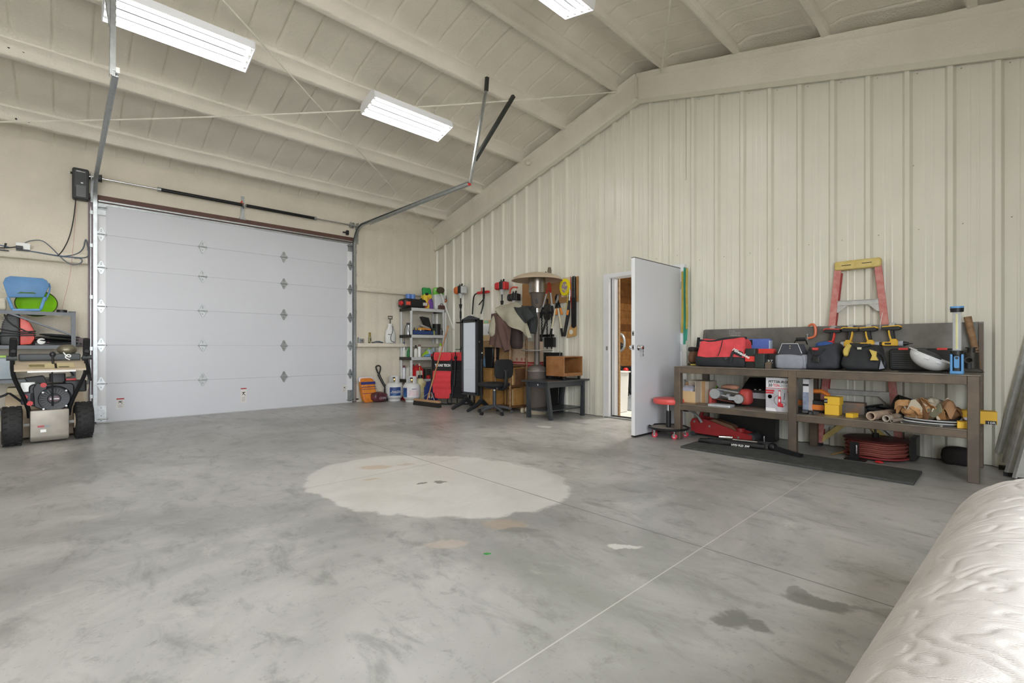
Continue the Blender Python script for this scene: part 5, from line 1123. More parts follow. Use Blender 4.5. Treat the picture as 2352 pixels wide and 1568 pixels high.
# aluminium step ladder leaning at the end of the wall
LD = thing('aluminium_ladder', 'folded aluminium step ladder leaning on the ribbed wall past the bench', 'ladder', (8.60, 0, 0))
def lrail(a, b, w, d, n, mt=AL):
    a, b = Vector(a), Vector(b); mb = MB(); dd = b-a; s_ = Vector((.6, -.8, 0)).normalized(); t_ = dd.cross(s_).normalized(); vs = []
    for e in (a, b):
        for u, v in ((-w/2, -d/2), (w/2, -d/2), (w/2, -d/2+.004), (-w/2+.004, -d/2+.004), (-w/2+.004, d/2-.004), (w/2, d/2-.004), (w/2, d/2), (-w/2, d/2)): vs.append(e+t_*u*0+s_*v+Vector((1, .5, 0)).normalized()*u)
    mb.add(vs, [(i, (i+1) % 8, 8+(i+1) % 8, 8+i) for i in range(8)]+[tuple(range(7, -1, -1)), tuple(range(8, 16))]); return mb.build(n, mt, LD)
lrail((.085, -.50, .02), (.50, -.06, 2.1), .11, .03, 'front_rail'); lrail((.02, -.36, .02), (.42, -.05, 2.1), .065, .028, 'front_rail'); lrail((-.01, -.10, .06), (.33, -.04, 1.95), .035, .025, 'rear_rail'); lrail((-.05, -.06, .13), (.25, -.035, 1.8), .035, .025, 'rear_rail')
for k in range(5):
    z = .25+.32*k; m = MB(); m.bb(.03+.066*k, .10+.066*k, -.22+.03*k, -.06, z, z+.03); m.build('rung', AL, LD)
for p_ in ((.085, -.50), (.02, -.36), (-.01, -.10)): m = MB(); m.bb(p_[0]-.04, p_[0]+.045, p_[1]-.03, p_[1]+.03, .0, .03); m.build('foot', RUBBER, LD)
# straps hanging beside the door
TS_ = thing('ratchet_strap', 'green ratchet strap and yellow webbing hanging beside the walk door', 'strap', (5.70, -.045, 2.08))
GR = pm('green_webbing', '3f9d86', rough=.7); YW = pm('yellow_webbing', 'b8a552', rough=.7)
for k, (dx, z0, z1, mt) in enumerate(((.0, .0, -1.05, GR), (.03, -.02, -.95, GR), (-.02, -.05, -.85, YW), (.05, -.02, -.8, YW))):
    m = MB(); m.tube([(dx, -.01*k, z0), (dx+.012*math.sin(k), -.012*k-.01, z1*.4), (dx+.01, -.012*k-.01, z1*.8), (dx, -.01*k-.01, z1)], [.012, .014, .016, .012], 5, smooth=2); m.build('webbing', mt, TS_)
m = MB(); m.bb(-.01, .045, -.035, -.02, -1.45, -1.0); m.build('hook_strip', pm('white_webbing', 'd8d8d4', rough=.7), TS_); m = MB(); m.tube([(-.005, -.03, -1.0), (-.01, -.03, -1.42), (.02, -.03, -1.47), (.045, -.03, -1.42), (.045, -.03, -1.1)], .005, 6, smooth=1); m.build('wire_hook', GALV, TS_)
m = MB(); m.cyl((.01, .045, .0), (.01, -.03, .0), .005, n=8); m.build('nail', GALV, TS_)
# ================================================================ MATTRESS IN THE FOREGROUND
QB = None
def mattress_mat():
    m, nt, b = nt_of('quilted_ticking'); L = nt.links
    tc = N(nt, 'ShaderNodeTexCoord')
    n1 = N(nt, 'ShaderNodeTexNoise', Scale=4., Detail=5.); L.new(tc.outputs['Object'], n1.inputs['Vector'])
    r = N(nt, 'ShaderNodeValToRGB'); r.color_ramp.elements[0].position = .3; r.color_ramp.elements[1].position = .7
    r.color_ramp.elements[0].color = (*lin('c3bfbb'), 1); r.color_ramp.elements[1].color = (*lin('d5d1cd'), 1); L.new(n1.outputs['Fac'], r.inputs['Fac'])
    wv = N(nt, 'ShaderNodeTexWave', Scale=70., Distortion=.6, Detail=2.); wv.bands_direction = 'Y'; L.new(tc.outputs['Object'], wv.inputs['Vector'])
    mx = N(nt, 'ShaderNodeMix', data_type='RGBA', blend_type='MULTIPLY'); mx.inputs[0].default_value = .22; L.new(r.outputs['Color'], mx.inputs[6]); L.new(wv.outputs['Color'], mx.inputs[7])
    n3 = N(nt, 'ShaderNodeTexNoise', Scale=300., Detail=2.); L.new(tc.outputs['Object'], n3.inputs['Vector'])
    L.new(mx.outputs[2], b.inputs['Base Color']); b.inputs['Roughness'].default_value = .9; b.inputs['Specular IOR Level'].default_value = .1
    bp = N(nt, 'ShaderNodeBump', Strength=.25, Distance=.003); L.new(n3.outputs['Fac'], bp.inputs['Height']); L.new(bp.outputs['Normal'], b.inputs['Normal'])
    return m
MAT_M = mattress_mat()
def mattress():
    mb = MB(); R = .30; zc = .275; y1, y0 = 2.58, -.75; ns, nl = 250, 560; vs = []
    arc = PI*R; low = zc; tot = arc+2*low
    for j in range(nl+1):
        v = j/nl; y = y0+(y1-y0)*v; e = max(0, (y-(y1-.07))/.07); kk = math.sqrt(max(0, 1-min(1, e)**2))*.10+.90
        for i in range(ns+1):
            s = i/ns*tot
            if s < low: x, z, nx, nz = -R, s, -1, 0
            elif s < low+arc:
                a = PI-(s-low)/R; x, z, nx, nz = R*math.cos(a), zc+R*math.sin(a), math.cos(a), math.sin(a)
            else: x, z, nx, nz = R, tot-s, 1, 0
            q = Vector((s*7.5, y*9.0, .3)); n = mnoise.noise(q)+.35*mnoise.noise(q*2.1)
            f = n*2.6+.25*math.sin(s*9)+.25*math.sin(y*7); dl = abs(f-round(f)); g = math.exp(-(dl/.10)**2)
            n2 = mnoise.noise(Vector((s*2.2+9, y*2.2, 1)))
            h = -.0027*g+.0009*min(1, dl*2.2)+.001*n2
            vs.append(((x+nx*h)*kk, y, max(0.0, (z+nz*h)*(kk*.6+.4))))
    W = ns+1; fs = [(j*W+i, j*W+i+1, (j+1)*W+i+1, (j+1)*W+i) for j in range(nl) for i in range(ns)]
    fs += [tuple(range(nl*W, nl*W+W)), tuple(reversed(range(W)))]
    mb.add(vs, fs); return mb
MT = mattress().build('mattress', MAT_M, ang=70); MT.location = (8.63, -5.9, 0); MT.rotation_euler = (0, 0, math.radians(-2.65))
tag(MT, 'quilted cream mattress bent over and lying near the workbench', 'mattress')
# ================================================================ CORNER SHELVING (against the left wall)
SHG = pm('grey_shelf_plastic', 'c6c8c8', rough=.55, var=.05); SHD = pm('dark_shelf_edge', '34322e', rough=.6)
SX0, SX1, SY0, SY1 = .03, .47, -.935, -.10
SU = thing('plastic_shelving', 'grey five tier plastic shelving unit in the corner', 'shelving', (0, 0, 0))
TIERS = [.06, .405, .852, 1.30, 1.835]
TH = .062
for z in TIERS:
    m = MB(); m.bb(SX0+.01, SX1-.008, SY0+.01, SY1-.01, z-.012, z-.002); d_ = m.build('shelf_deck', SHG, SU)
    m = MB(); m.bb(SX1-.012, SX1, SY0+.02, SY1-.02, z-TH, z); m.build('front_edge', SHG, d_, bev=.003)
    for y in (SY0, SY1-.012):
        m = MB(); m.bb(SX0, SX1-.0, y, y+.012, z-TH, z); m.build('side_edge', SHD, d_, bev=.003)
for x in (SX0+.03, SX1-.03):
    for y in (SY0+.03, SY1-.03):
        for z0, z1 in zip([0.]+TIERS[:-1], [t-TH for t in TIERS]):
            if z1-z0 < .05: continue
            m = MB(); m.cyl((x, y, z0), (x, y, z1), .027, n=14); m.build('post', SHG, SU)
def on_shelf(px, z, x=.38):
    """spot on a tier of the corner shelving below a pixel column"""
    if px < 943:
        q = ony(px, 700, SY0+.085); return Vector((min(max(q.x, .07), .42), SY0+.085, z))
    q = onx(px, 700, x); return Vector((x, min(max(q.y, SY0+.05), SY1-.05), z))
def bottle(px, tier, h, r, bodym, capm, lab, x=.38, kind='bottle', cap=.2, rz=0, group=None, cat=None, shoulder=.75):
    p = on_shelf(px, TIERS[tier], x); t = thing(kind, lab, cat or 'bottle', tuple(p), rz, group)
    hb = h*(1-cap)
    m = MB(); m.lathe([(r*.9, 0), (r, .006), (r, hb*shoulder), (r*.75, hb*(shoulder+.12)), (r*.36, hb*.96), (r*.34, hb)], 18); m.build('body', bodym, t, ang=50)
    m = MB(); m.lathe([(r*.42, hb-.004), (r*.42, h*.97), (r*.36, h)], 14); m.build('cap', capm, t); return t
def can(px, tier, h, r, bodym, capm, lab, x=.38, z=None):
    p = on_shelf(px, TIERS[tier], x); t = thing('spray_can', lab, 'spray can', tuple(p))
    m = MB(); m.lathe([(r, 0), (r, h*.80), (r*.72, h*.86)], 16); m.build('body', bodym, t); m = MB(); m.lathe([(r*.8, h*.82), (r*.8, h*.96), (r*.7, h)], 14); m.build('cap', capm, t); return t
def jug(px, tier, w, d, h, bodym, capm, lab, x=.36, labelm=None, cat='jug', z=None, loc_=None):
    p = on_shelf(px, TIERS[tier], x) if loc_ is None else Vector(loc_); p = p+Vector((0, .075 if px < 943 else 0, 0)); t = thing('jug', lab, cat, tuple(p))
    m = MB(); m.prism([(-w/2, 0), (w/2, 0), (w/2, h*.62), (w*.22, h*.86), (w*.10, h*.88), (w*.10, h*.80), (-w*.12, h*.70), (-w*.2, h*.86), (-w*.45, h*.74)], -d/2, d/2, 'x'); m.build('body', bodym, t, bev=.012, seg=2)
    m = MB(); m.cyl((0, w*.16, h*.86), (0, w*.16, h), w*.11, n=12); m.build('cap', capm, t)
    m = MB(); m.tube([(0, -w*.38, h*.72), (0, -w*.2, h*.93), (0, w*.08, h*.9)], .012, 8, smooth=1); m.build('handle', bodym, t)
    if labelm: m = MB(); m.bb(d/2, d/2+.001, -w*.36, w*.36, h*.12, h*.55); m.build('label', labelm, t)
    return t
CW = pm('clear_white_plastic', 'dcdcd4', rough=.4, var=.04); CY = pm('tag_yellow', 'e6cf3e', rough=.5); GRN = pm('leaf_green', '3f9a3a', rough=.5); LIME = pm('lime_plastic', 'a8d236', rough=.5); PURP = pm('purple_plastic', '6c4a9c', rough=.5)
# top tier: leaf blower case, water cups, soil bags
t = thing('blower_case', 'black power tool case with red end on the top of the grey shelving', 'tool case', (.27, -.71, TIERS[4]))
m = MB(); m.soft((0, -.06, 0), (.30, .54, .19), 81, .006, 36, 14, .35); m.build('body', BLACK, t, ang=60); m = MB(); m.ell((.03, -.34, .09), (.07, .05, .05), 14); m.build('red_end', RED, t); m = MB(); m.bb(.149, .153, -.30, -.20, .05, .12); lb = m.build('red_label', pm('label_red2', 'd8563f', rough=.5), t)
m = MB(); m.bb(.149, .153, .09, .19, .06, .12); m.build('print_label', pm('label_paper2', 'c9c6be', rough=.6), t); m = MB(); m.tube([(.05, .08, .18), (.05, .10, .205), (.05, .16, .205), (.05, .18, .18)], .012, 6, smooth=1); m.build('handle', BLACK, t)
for k, dy in enumerate((-.53, -.41)):
    p = Vector((.25, -.86 if k == 0 else -.755, TIERS[4]+.185)); c = thing('water_cup', 'small blue plastic cup standing on the black tool case', 'cup', tuple(p), 0, 'blue cups on the tool case'); m = MB(); m.lathe([(.048, 0), (.052, .004), (.052, .10), (.046, .10), (.046, .02)], 18, cap=False); m.lathe([(.001, .002), (.05, .002)], 18, cap=False); m.build('cup', pm('blue_cup', '5d86cc', rough=.35), c)
def soilbag(px, w, h, d, mats, lab, x=.33):
    p = on_shelf(px, TIERS[4], x); t = thing('soil_bag', lab, 'bag', tuple(p), 0)
    fnb = lambda q: (q.x*(1-.65*max(0, q.z/h-.4)), q.y*(1-.18*max(0, q.z/h-.5))+.03*q.z, q.z)
    m = MB(); m.soft((0, 0, 0), (d, w, h*.72), int(px), .010, 36, 18, .3, fn=fnb, sc_=9.); m.build('body', mats[0], t, ang=70)
    m = MB(); m.soft((0, .03*h*.6, h*.60), (d*.60, w*.93, h*.42), int(px)+3, .012, 32, 12, .35, fn=lambda q: (q.x*(1-1.6*q.z), q.y, q.z), sc_=11.); m.build('top', mats[1], t, ang=70); return t
t = soilbag(979, .21, .43, .15, (pm('soil_yellow', 'e2c43c', rough=.5, c2='c9772f', thr=(.52, .6), vs=5), pm('soil_green', '2f9a4a', rough=.5)), 'yellow potting soil bag with green top on the grey shelving'); m = MB(); m.ell((.055, -.02, .30), (.008, .045, .032), 14); m.build('round_logo', INKB, t); m = MB(); m.ell((.078, .04, .14), (.008, .045, .06), 14); m.build('flower_print', pm('flower_purple', '9a5a9a', rough=.6), t); m = MB(); m.ell((.075, -.06, .08), (.012, .055, .05), 14); m.build('flower_print', pm('flower_red', '9c3c30', rough=.6), t)
t = soilbag(1006, .26, .46, .16, (pm('bag_white', 'd4d8d8', rough=.45, var=.1, vs=9), pm('bag_green', '6fc23c', rough=.45, c2='d8ead0', thr=(.55, .62), vs=12)), 'white and green lawn seed bag at the wall end of the grey shelving')
jug(990, 4, .07, .06, .22, PURP, INKB, 'small purple handled bottle between the two soil bags', .41)
t = thing('brown_handbag', 'small brown case in front of the white seed bag', 'case', (.42, -.17, TIERS[4])); m = MB(); m.rbox((0, 0, .045), (.06, .16, .09), .02, ax='x'); m.build('body', pm('brown_case', '5b3f38', rough=.6), t, bev=.006); m = MB(); m.tube([(0, -.03, .085), (0, -.02, .125), (0, .03, .125), (0, .04, .085)], .006, 6, smooth=1); m.build('handle', pm('brown_case', '5b3f38'), t)
# second tier
z = TIERS[3]
t = thing('drill_bit_tray', 'blue parts tray with small tools on the second tier', 'tray', (.32, -.72, z)); m = MB(); m.bb(-.10, .10, -.13, .42, 0, .012); m.bb(-.10, -.094, -.13, .42, 0, .10); m.bb(.094, .10, -.13, .42, 0, .08); m.build('tray', pm('navy_plastic', '2f4478', rough=.5, var=.25, vs=20), t)
for k in range(9):
    m = MB(); hh = .10+.05*((k*7) % 4)/3; m.cyl((-.06+.03*(k % 4), -.09+.055*k, .012), (-.05+.03*(k % 4), -.08+.055*k, hh), .010, n=8); m.build('small_tool', (pm('tool_tan', 'c39a6a', rough=.6), BLACK, pm('navy_plastic', '2f4478'), WHITEP, ORP)[k % 5], t)
t = thing('yellow_level', 'yellow plastic tools heaped on the blue tray', 'tools', (.30, -.58, z+.10)); m = MB(); m.rbox((0, .0, .03), (.05, .26, .035), .01, rot((1, 0, 0), 8)); m.build('level', pm('tool_yellow2', 'e0a92c', rough=.5), t); m = MB(); m.rbox((.05, .09, .02), (.04, .20, .03), .01, rot((1, 0, 0), -4)); m.build('orange_tool', pm('tool_orange2', 'e08c3a', rough=.5), t)
m = MB(); m.soft((.0, .07, .04), (.10, .26, .05), 90, .004, 28, 10, .5, T=rot((1, 0, 0), -18)); m.build('grey_cover', pm('grey_cover', '9b9a93', rough=.6), t, ang=60)
can(938, 3, .24, .052, pm('bare_can', 'c6c9cc', rough=.3, metal=.6), GREYP, 'bare metal paint can on the second tier', .22)
t = thing('blower_nozzle', 'black angled leaf blower nozzle leaning on the second tier', 'nozzle', (.28, -.40, z)); m = MB(); m.prism([(-.19, .38), (-.02, .36), (.05, .14), (.10, .03), (.02, .02), (-.06, .12), (-.10, .22)], -.06, .06, 'x'); m.build('nozzle', BLACK, t, bev=.01); m = MB(); m.cyl((-.0, .02, .0), (.0, .06, .10), .05, n=14); m.build('collar', pm('dark_green', '223d2c', rough=.6), t)
t = thing('black_pot', 'black plastic planter pot on the second tier', 'pot', (.34, -.235, z)); m = MB(); m.lathe([(.075, 0), (.080, .004), (.085, .22), (.09, .235), (.078, .235), (.072, .02), (.001, .02)], 24, cap=False); m.build('pot', BLACK, t, ang=40)
t = thing('black_bucket', 'low black bucket with odd metal bits beside the planter pot', 'bucket', (.40, -.155, z)); m = MB(); m.lathe([(.05, 0), (.055, .10), (.05, .10), (.046, .01)], 20, cap=False); m.build('bucket', GREYP, t); m = MB(); m.ell((0, 0, .10), (.045, .045, .04), 12); m.build('contents', pm('metal_bits', '6b6a60', rough=.5, var=.4, vs=30), t)
t = thing('green_spray_head', 'olive bottle with a green trigger on the second tier', 'bottle', (.40, -.345, z)); m = MB(); m.lathe([(.03, 0), (.032, .06), (.012, .10)], 14); m.build('body', pm('olive_glass', '8a8a4a', rough=.3), t); m = MB(); m.rbox((0, 0, .125), (.03, .08, .03), .008); m.build('trigger', pm('dark_green', '223d2c'), t)
# third tier
bottle(917, 2, .20, .045, CW, WHITEP, 'white rounded jug near the sprayer end of the third tier', .36)
bottle(924, 2, .30, .030, pm('trigger_white', 'dfe3ea', rough=.4), pm('trigger_blue', '2d55a0', rough=.4), 'blue trigger spray bottle on the third tier', .40, cap=.3)
jug(932, 2, .12, .07, .19, pm('green_white_jug', 'bcd0bd', rough=.45), GRN, 'pale green jug behind the front post of the third tier', .30)
bottle(939, 2, .18, .04, pm('bottle_green', '2e7a45', rough=.35), GRN, 'dark green bottle behind the front post of the third tier', .36)
bottle(955, 2, .24, .038, CW, INKB, 'white bottle with black nozzle on the third tier', .36, cap=.25)
can(963, 2, .25, .033, WHITEP, pm('cap_brown', '7d5a52', rough=.5), 'white spray can with brown cap on the third tier', .36)
t = thing('garden_glove', 'lime green plastic scoops leaning on the third tier', 'scoop', (.34, -.50, TIERS[2])); m = MB(); m.rbox((0, .0, .10), (.02, .24, .03), .01, rot((1, 0, 0), 42)); m.build('blade', LIME, t); m = MB(); m.rbox((.03, .03, .09), (.02, .22, .03), .01, rot((1, 0, 0), 38)); m.build('blade', LIME, t)
t = thing('blue_scoop', 'light blue plastic dust scoop under the lime scoops', 'scoop', (.38, -.46, TIERS[2])); m = MB(); m.soft((0, 0, 0), (.14, .20, .09), 93, .006, 28, 10, .6, fn=lambda q: (q.x, q.y, q.z*(.5+1.6*max(0, q.y+.1)))); m.build('pan', pm('sky_blue', '6fa4d6', rough=.45), t, ang=60)
m = MB(); m.soft((.30, -.37, TIERS[2]), (.18, .20, .18), 95, .03, 28, 12, .7, sc_=12.); tag(m.build('plastic_bag', pm('clear_bag', '9fb0bb', rough=.25, var=.25, vs=12)), 'crumpled clear plastic bag on the third tier', 'plastic bag')
t = thing('red_valve', 'red plastic funnel cap at the front of the third tier', 'funnel', (.43, -.39, TIERS[2])); m = MB(); m.rbox((0, 0, .03), (.04, .12, .055), .015, ax='x'); m.build('body', RED, t); m = MB(); m.cyl((0, .01, .055), (0, .02, .075), .02, n=10); m.build('spout', RED, t)
bottle(1012, 2, .28, .055, CW, LIME, 'large white bottle with lime cap on the third tier', .36, cap=.18)
# fourth tier
can(917, 1, .27, .033, pm('can_white', 'dcdce4', rough=.35), pm('cap_darkred', '6d2f38', rough=.5), 'tall white spray can with dark red cap on the fourth tier', .38)
can(923, 1, .22, .030, pm('can_blue', '3a66b4', rough=.35), CY, 'blue spray can with yellow cap on the fourth tier', .40)
can(928, 1, .24, .030, pm('can_lightblue', '5f8fd0', rough=.35), GREYP, 'light blue spray can with grey cap on the fourth tier', .30)
jug(935, 1, .17, .10, .30, CW, WHITEP, 'large white jug behind the front post of the fourth tier', .30)
jug(949, 1, .10, .08, .30, RED, INKB, 'red oil jug next to the front post on the fourth tier', .34)
t = jug(960, 1, .20, .10, .31, RED, CW, 'red jug with white label on the fourth tier', .36, labelm=pm('label_white', 'd9d6cf', rough=.6))
t = thing('dark_crate', 'dark plastic crate at the back of the fourth tier', 'crate', (.24, -.38, TIERS[1])); m = MB(); m.rbox((0, 0, .10), (.28, .30, .20), .02); m.build('crate', SHD, t, bev=.004); m = MB(); m.bb(-.14, .14, -.15, .15, .20, .215); m.build('lid', pm('crate_lid', '8a8f86', rough=.6), t)
t = thing('funnel', 'red round funnel at the front edge of the fourth tier', 'funnel', (.42, -.49, TIERS[1])); m = MB(); m.lathe([(.04, 0), (.045, .01), (.04, .06), (.02, .075), (.001, .075)], 16); m.build('cap', RED, t); m = MB(); m.cyl((0, .03, .03), (0, .09, .03), .016, n=10); m.build('stem', RED, t)
t = thing('hanging_cord', 'black cord hanging from the sprayer end of the grey shelving', 'cord', (.44, -.955, 1.2)); m = MB(); m.tube([(-.01, .015, .08), (-.01, -.005, .15), (0, -.03, .30), (0, -.09, .26), (0, -.11, .1), (0, -.10, -.1)], .005, 6, smooth=2); m.build('cord', BLACK, t)
# on the floor under the shelving and around it
def tank(px, py, lab, tilt_=0):
    p = onz(px, py-2, 0); t = thing('propane_tank', lab, 'propane tank', (p.x+.0, p.y+.14, 0), tilt_); t.scale = (1.1, 1.1, 1.1)
    TW = pm('tank_white', 'd5d6d6', rough=.4, var=.06, vs=5)
    m = MB(); m.lathe([(.11, .0), (.112, .004), (.112, .03), (.105, .035)], 24, cap=False); m.build('foot_ring', TW, t)
    m = MB(); m.lathe([(.001, .02), (.08, .025), (.125, .045), (.150, .085), (.154, .12), (.154, .25), (.147, .285), (.12, .315), (.07, .335), (.001, .34)], 32); m.build('vessel', TW, t, ang=60)
    m = MB(); n = 26; vs = []
    for k in range(n+1):
        a_ = math.radians(-20+300*k/n); vs += [(.095*math.cos(a_), .095*math.sin(a_), .315), (.095*math.cos(a_), .095*math.sin(a_), .44), (.088*math.cos(a_), .088*math.sin(a_), .44), (.088*math.cos(a_), .088*math.sin(a_), .315)]
    fs = [(4*k+i, 4*k+(i+1) % 4, 4*k+4+(i+1) % 4, 4*k+4+i) for k in range(n) for i in range(4)]+[(0, 1, 2, 3), (4*n+3, 4*n+2, 4*n+1, 4*n)]
    m.add(vs, fs); m.build('collar', TW, t)
    m = MB(); m.cyl((0, 0, .335), (0, 0, .40), .016, n=10); m.cyl((0, 0, .38), (.05, -.03, .385), .014, n=10); v_ = m.build('valve', pm('brass', 'b89a62'), t); m = MB(); m.cyl((0, 0, .40), (0, 0, .42), .03, n=12); m.build('valve_wheel', BLACK, v_)
    return t
def wrap(t, r, a0, a1, z0, z1, mat, name='label'):
    m = MB(); n = 16; vs = []
    for k in range(n+1):
        a_ = math.radians(a0+(a1-a0)*k/n); vs += [(r*math.cos(a_), r*math.sin(a_), z0), (r*math.cos(a_), r*math.sin(a_), z1)]
    m.add(vs, [(2*k, 2*k+2, 2*k+3, 2*k+1) for k in range(n)]); return m.build(name, mat, t, ang=60)
LBL = pm('label_navy', '28407c', rough=.45, c2='3f86b4', thr=(.5, .7), vs=7); LBW = pm('label_white2', 'e2dfe4', rough=.5)
t = tank(891, 923, 'white propane tank with blue scenic label beside the black shovel'); wrap(t, .1555, -60, 15, .10, .25, LBL); wrap(t, .156, -62, 15, .255, .265, WHITEP)
m = MB(); m.text('AmeriGas', .042, loc(0, 0, 0) @ rot((1, 0, 0), 90), shear=.2, bold=.0008, w=.17)
vv = []
for v in m.v: a_ = math.radians(-48)+v.x/.157; vv.append(Vector((.157*math.cos(a_), .157*math.sin(a_), v.z+.165)))
m.v = vv; m.build('lettering', INKW, t); wrap(t, .1565, -55, 12, .15, .157, WHITEP, 'label_rule')
t = tank(931, 925, 'white propane tank with warning label in front of the grey shelving'); wrap(t, .1555, -62, 20, .09, .26, LBW); wrap(t, .156, -100, -62, .09, .25, LBL); wrap(t, .157, -50, -12, .11, .21, pm('label_pinkprint', 'dcc9cf', rough=.6), 'label_print'); wrap(t, .157, -8, 15, .11, .21, pm('label_pinkprint', 'dcc9cf'), 'label_print'); wrap(t, .157, -30, 5, .225, .233, INKB, 'label_heading')
# orange sack leaning at the door jamb
SK = thing('orange_sack', 'white and orange printed sack leaning on the wall beside the garage door', 'sack', (.20, -1.66, 0))
m = MB(); m.soft((0, 0, 0), (.12, .30, .46), 101, .010, 40, 24, .32, fn=lambda q: (q.x*(1-.5*max(0, q.z-.36)/.1)-.20*q.z, q.y*(1-.1*q.z)-.10*q.z, q.z), sc_=8.); m.build('bag', pm('sack_orange', 'dd8a2e', rough=.5, c2='c9711f', thr=(.4, .6), vs=8), SK, ang=70)
def band(z0, z1, mat, name):
    m = MB()
    def fn(u, v): zz_ = z0+(z1-z0)*v; w_ = .305*(1-.1*zz_); return (.064-.20*zz_+.004-(.03 if zz_ > .42 else 0), (u-.5)*w_-.10*zz_, zz_)
    m.sheet(fn, 10, 3, .002); return m.build(name, mat, SK)
band(.34, .39, pm('sack_navy', '2a2f74', rough=.5), 'print_band'); band(.17, .178, pm('sack_navy', '2a2f74'), 'print_band'); band(.29, .30, pm('sack_navy', '2a2f74'), 'print_band'); band(.25, .257, pm('sack_navy', '2a2f74'), 'print_band')
m = MB(); m.soft((-.085, -.043, .385), (.08, .29, .10), 103, .008, 32, 10, .3, fn=lambda q: (q.x*(1-6*q.z)-.2*q.z, q.y, q.z)); m.build('sack_top', pm('sack_white', 'dcd6dc', rough=.5), SK, ang=70)
m = MB(); m.soft((.26, -1.52, 0), (.24, .30, .19), 107, .016, 32, 14, .6, sc_=8.); o = m.build('charcoal_bag', pm('maroon_plastic', '6a3038', rough=.35, c2='4a2a30', thr=(.4, .6), vs=9)); tag(o, 'slumped dark red plastic bag in front of the orange sack', 'bag'); m = MB(); m.text('CON', .06, loc(.386, -1.57, .06) @ rot((0, 0, 1), 90) @ rot((1, 0, 0), 90), shear=.2); m.build('lettering', pm('pale_print', 'd2c5cf', rough=.6), o)
SV = thing('snow_shovel', 'black handled shovel leaning on the wall behind the propane tanks', 'shovel', (.14, -1.30, 0))
m = MB(); m.tube([(.02, .08, .10), (-.05, -.08, .42), (-.07, -.115, .52)], [.02, .026, .028], 8, smooth=1); m.build('shaft', BLACK, SV); m = MB(); m.tube([(-.07, -.11, .50), (-.075, -.16, .62), (-.08, -.17, .68), (-.08, -.08, .69), (-.075, -.07, .62)], .014, 6, closed=True, smooth=1); m.build('d_grip', BLACK, SV); m = MB(); m.bb(-.0, .02, -.04, .20, .0, .24); m.build('blade', GREYP, SV)
# big jugs on the floor in front of the shelving
t = thing('sprayer_jug', 'translucent yellowish spray jug with black cap on the floor', 'jug', (.60, -.80, 0)); m = MB(); m.lathe([(.11, 0), (.12, .01), (.12, .30), (.115, .36), (.05, .43), (.04, .44)], 22); m.build('body', pm('cloudy_plastic', 'cfc7a0', rough=.45, c2='b3a36a', thr=(.45, .6), vs=4), t, ang=50); m = MB(); m.cyl((0, 0, .435), (0, 0, .50), .045, n=14); m.build('cap', BLACK, t); m = MB(); m.cyl((0, 0, .50), (-.0, -.02, .66), .010, n=8); m.build('wand', pm('brass', 'b89a62'), t)
t = thing('fuel_jug', 'dark blue racing fuel jug on the floor beside the broom', 'jug', (.72, -.66, 0)); m = MB(); m.prism([(-.13, 0), (.13, 0), (.13, .33), (.10, .38), (.0, .37), (-.13, .26)], -.10, .10, 'x'); m.build('body', pm('navy_jug', '2b3f86', rough=.4), t, bev=.02, seg=2); m = MB(); m.tube([(.10, -.07, .24), (.105, .0, .33), (.105, .06, .35)], .012, 6, smooth=1); m.build('handle', pm('navy_jug', '2b3f86'), t)
m = MB(); m.lathe([(.055, 0), (.055, .002), (.001, .002)], 20, loc(.101, -.04, .10) @ rot((0, 1, 0), 90)); lb = m.build('logo_disc', INKW, t); m = MB(); m.text('VP', .075, loc(.104, -.075, .075) @ rot((0, 0, 1), 90) @ rot((1, 0, 0), 90), bold=.002, shear=.1); m.build('lettering', pm('label_red3', 'c8503c', rough=.5), lb)
t = thing('red_can', 'small red jug behind the propane tanks', 'jug', (.30, -.93, 0)); m = MB(); m.rbox((0, 0, .15), (.16, .16, .30), .03); m.build('body', RED, t, bev=.01); m = MB(); m.cyl((0, 0, .30), (0, 0, .345), .03, n=12); m.build('cap', WHITEP, t)
# girt-shelf items
GS = 1.127
t = thing('garden_sprayer', 'white pump sprayer standing on the lower girt', 'sprayer', (.085, -1.17, GS)); m = MB(); m.lathe([(.10, 0), (.115, .01), (.115, .16), (.10, .24), (.05, .33), (.045, .36)], 26, Matrix.Diagonal((.6, 1, 1, 1))); m.build('tank', pm('milky_white', 'dfe0de', rough=.45, var=.04), t, ang=60); m = MB(); m.cyl((0, 0, .36), (0, 0, .39), .05, n=16); m.build('collar', WHITEP, t); m = MB(); m.cyl((0, 0, .39), (0, 0, .48), .008, n=8); m.tube([(0, -.045, .54), (0, -.04, .49), (0, .04, .49), (0, .045, .54)], .009, 6, closed=True); m.build('pump_handle', BLACK, t); m = MB(); m.tube([(.05, .03, .34), (.075, .02, .25), (.075, -.04, .12), (.07, -.02, .04), (.07, .05, .02)], .006, 6, smooth=2); m.build('hose', BLACK, t); m = MB(); m.bb(.068, .07, -.09, -.03, .17, .18); m.build('level_mark', INKB, t)
t = thing('torch_bottle', 'small yellow and black fuel bottle on the lower girt', 'bottle', (.07, -1.60, GS)); m = MB(); m.lathe([(.026, 0), (.028, .10), (.02, .13)], 14); m.build('body', pm('olive_can', '9a9468', rough=.4, c2='2a2a28', thr=(.5, .55), vs=14), t); m = MB(); m.lathe([(.018, .13), (.02, .20), (.014, .21)], 12); m.build('cap', pm('cap_olive', '8a7d3a', rough=.5), t)
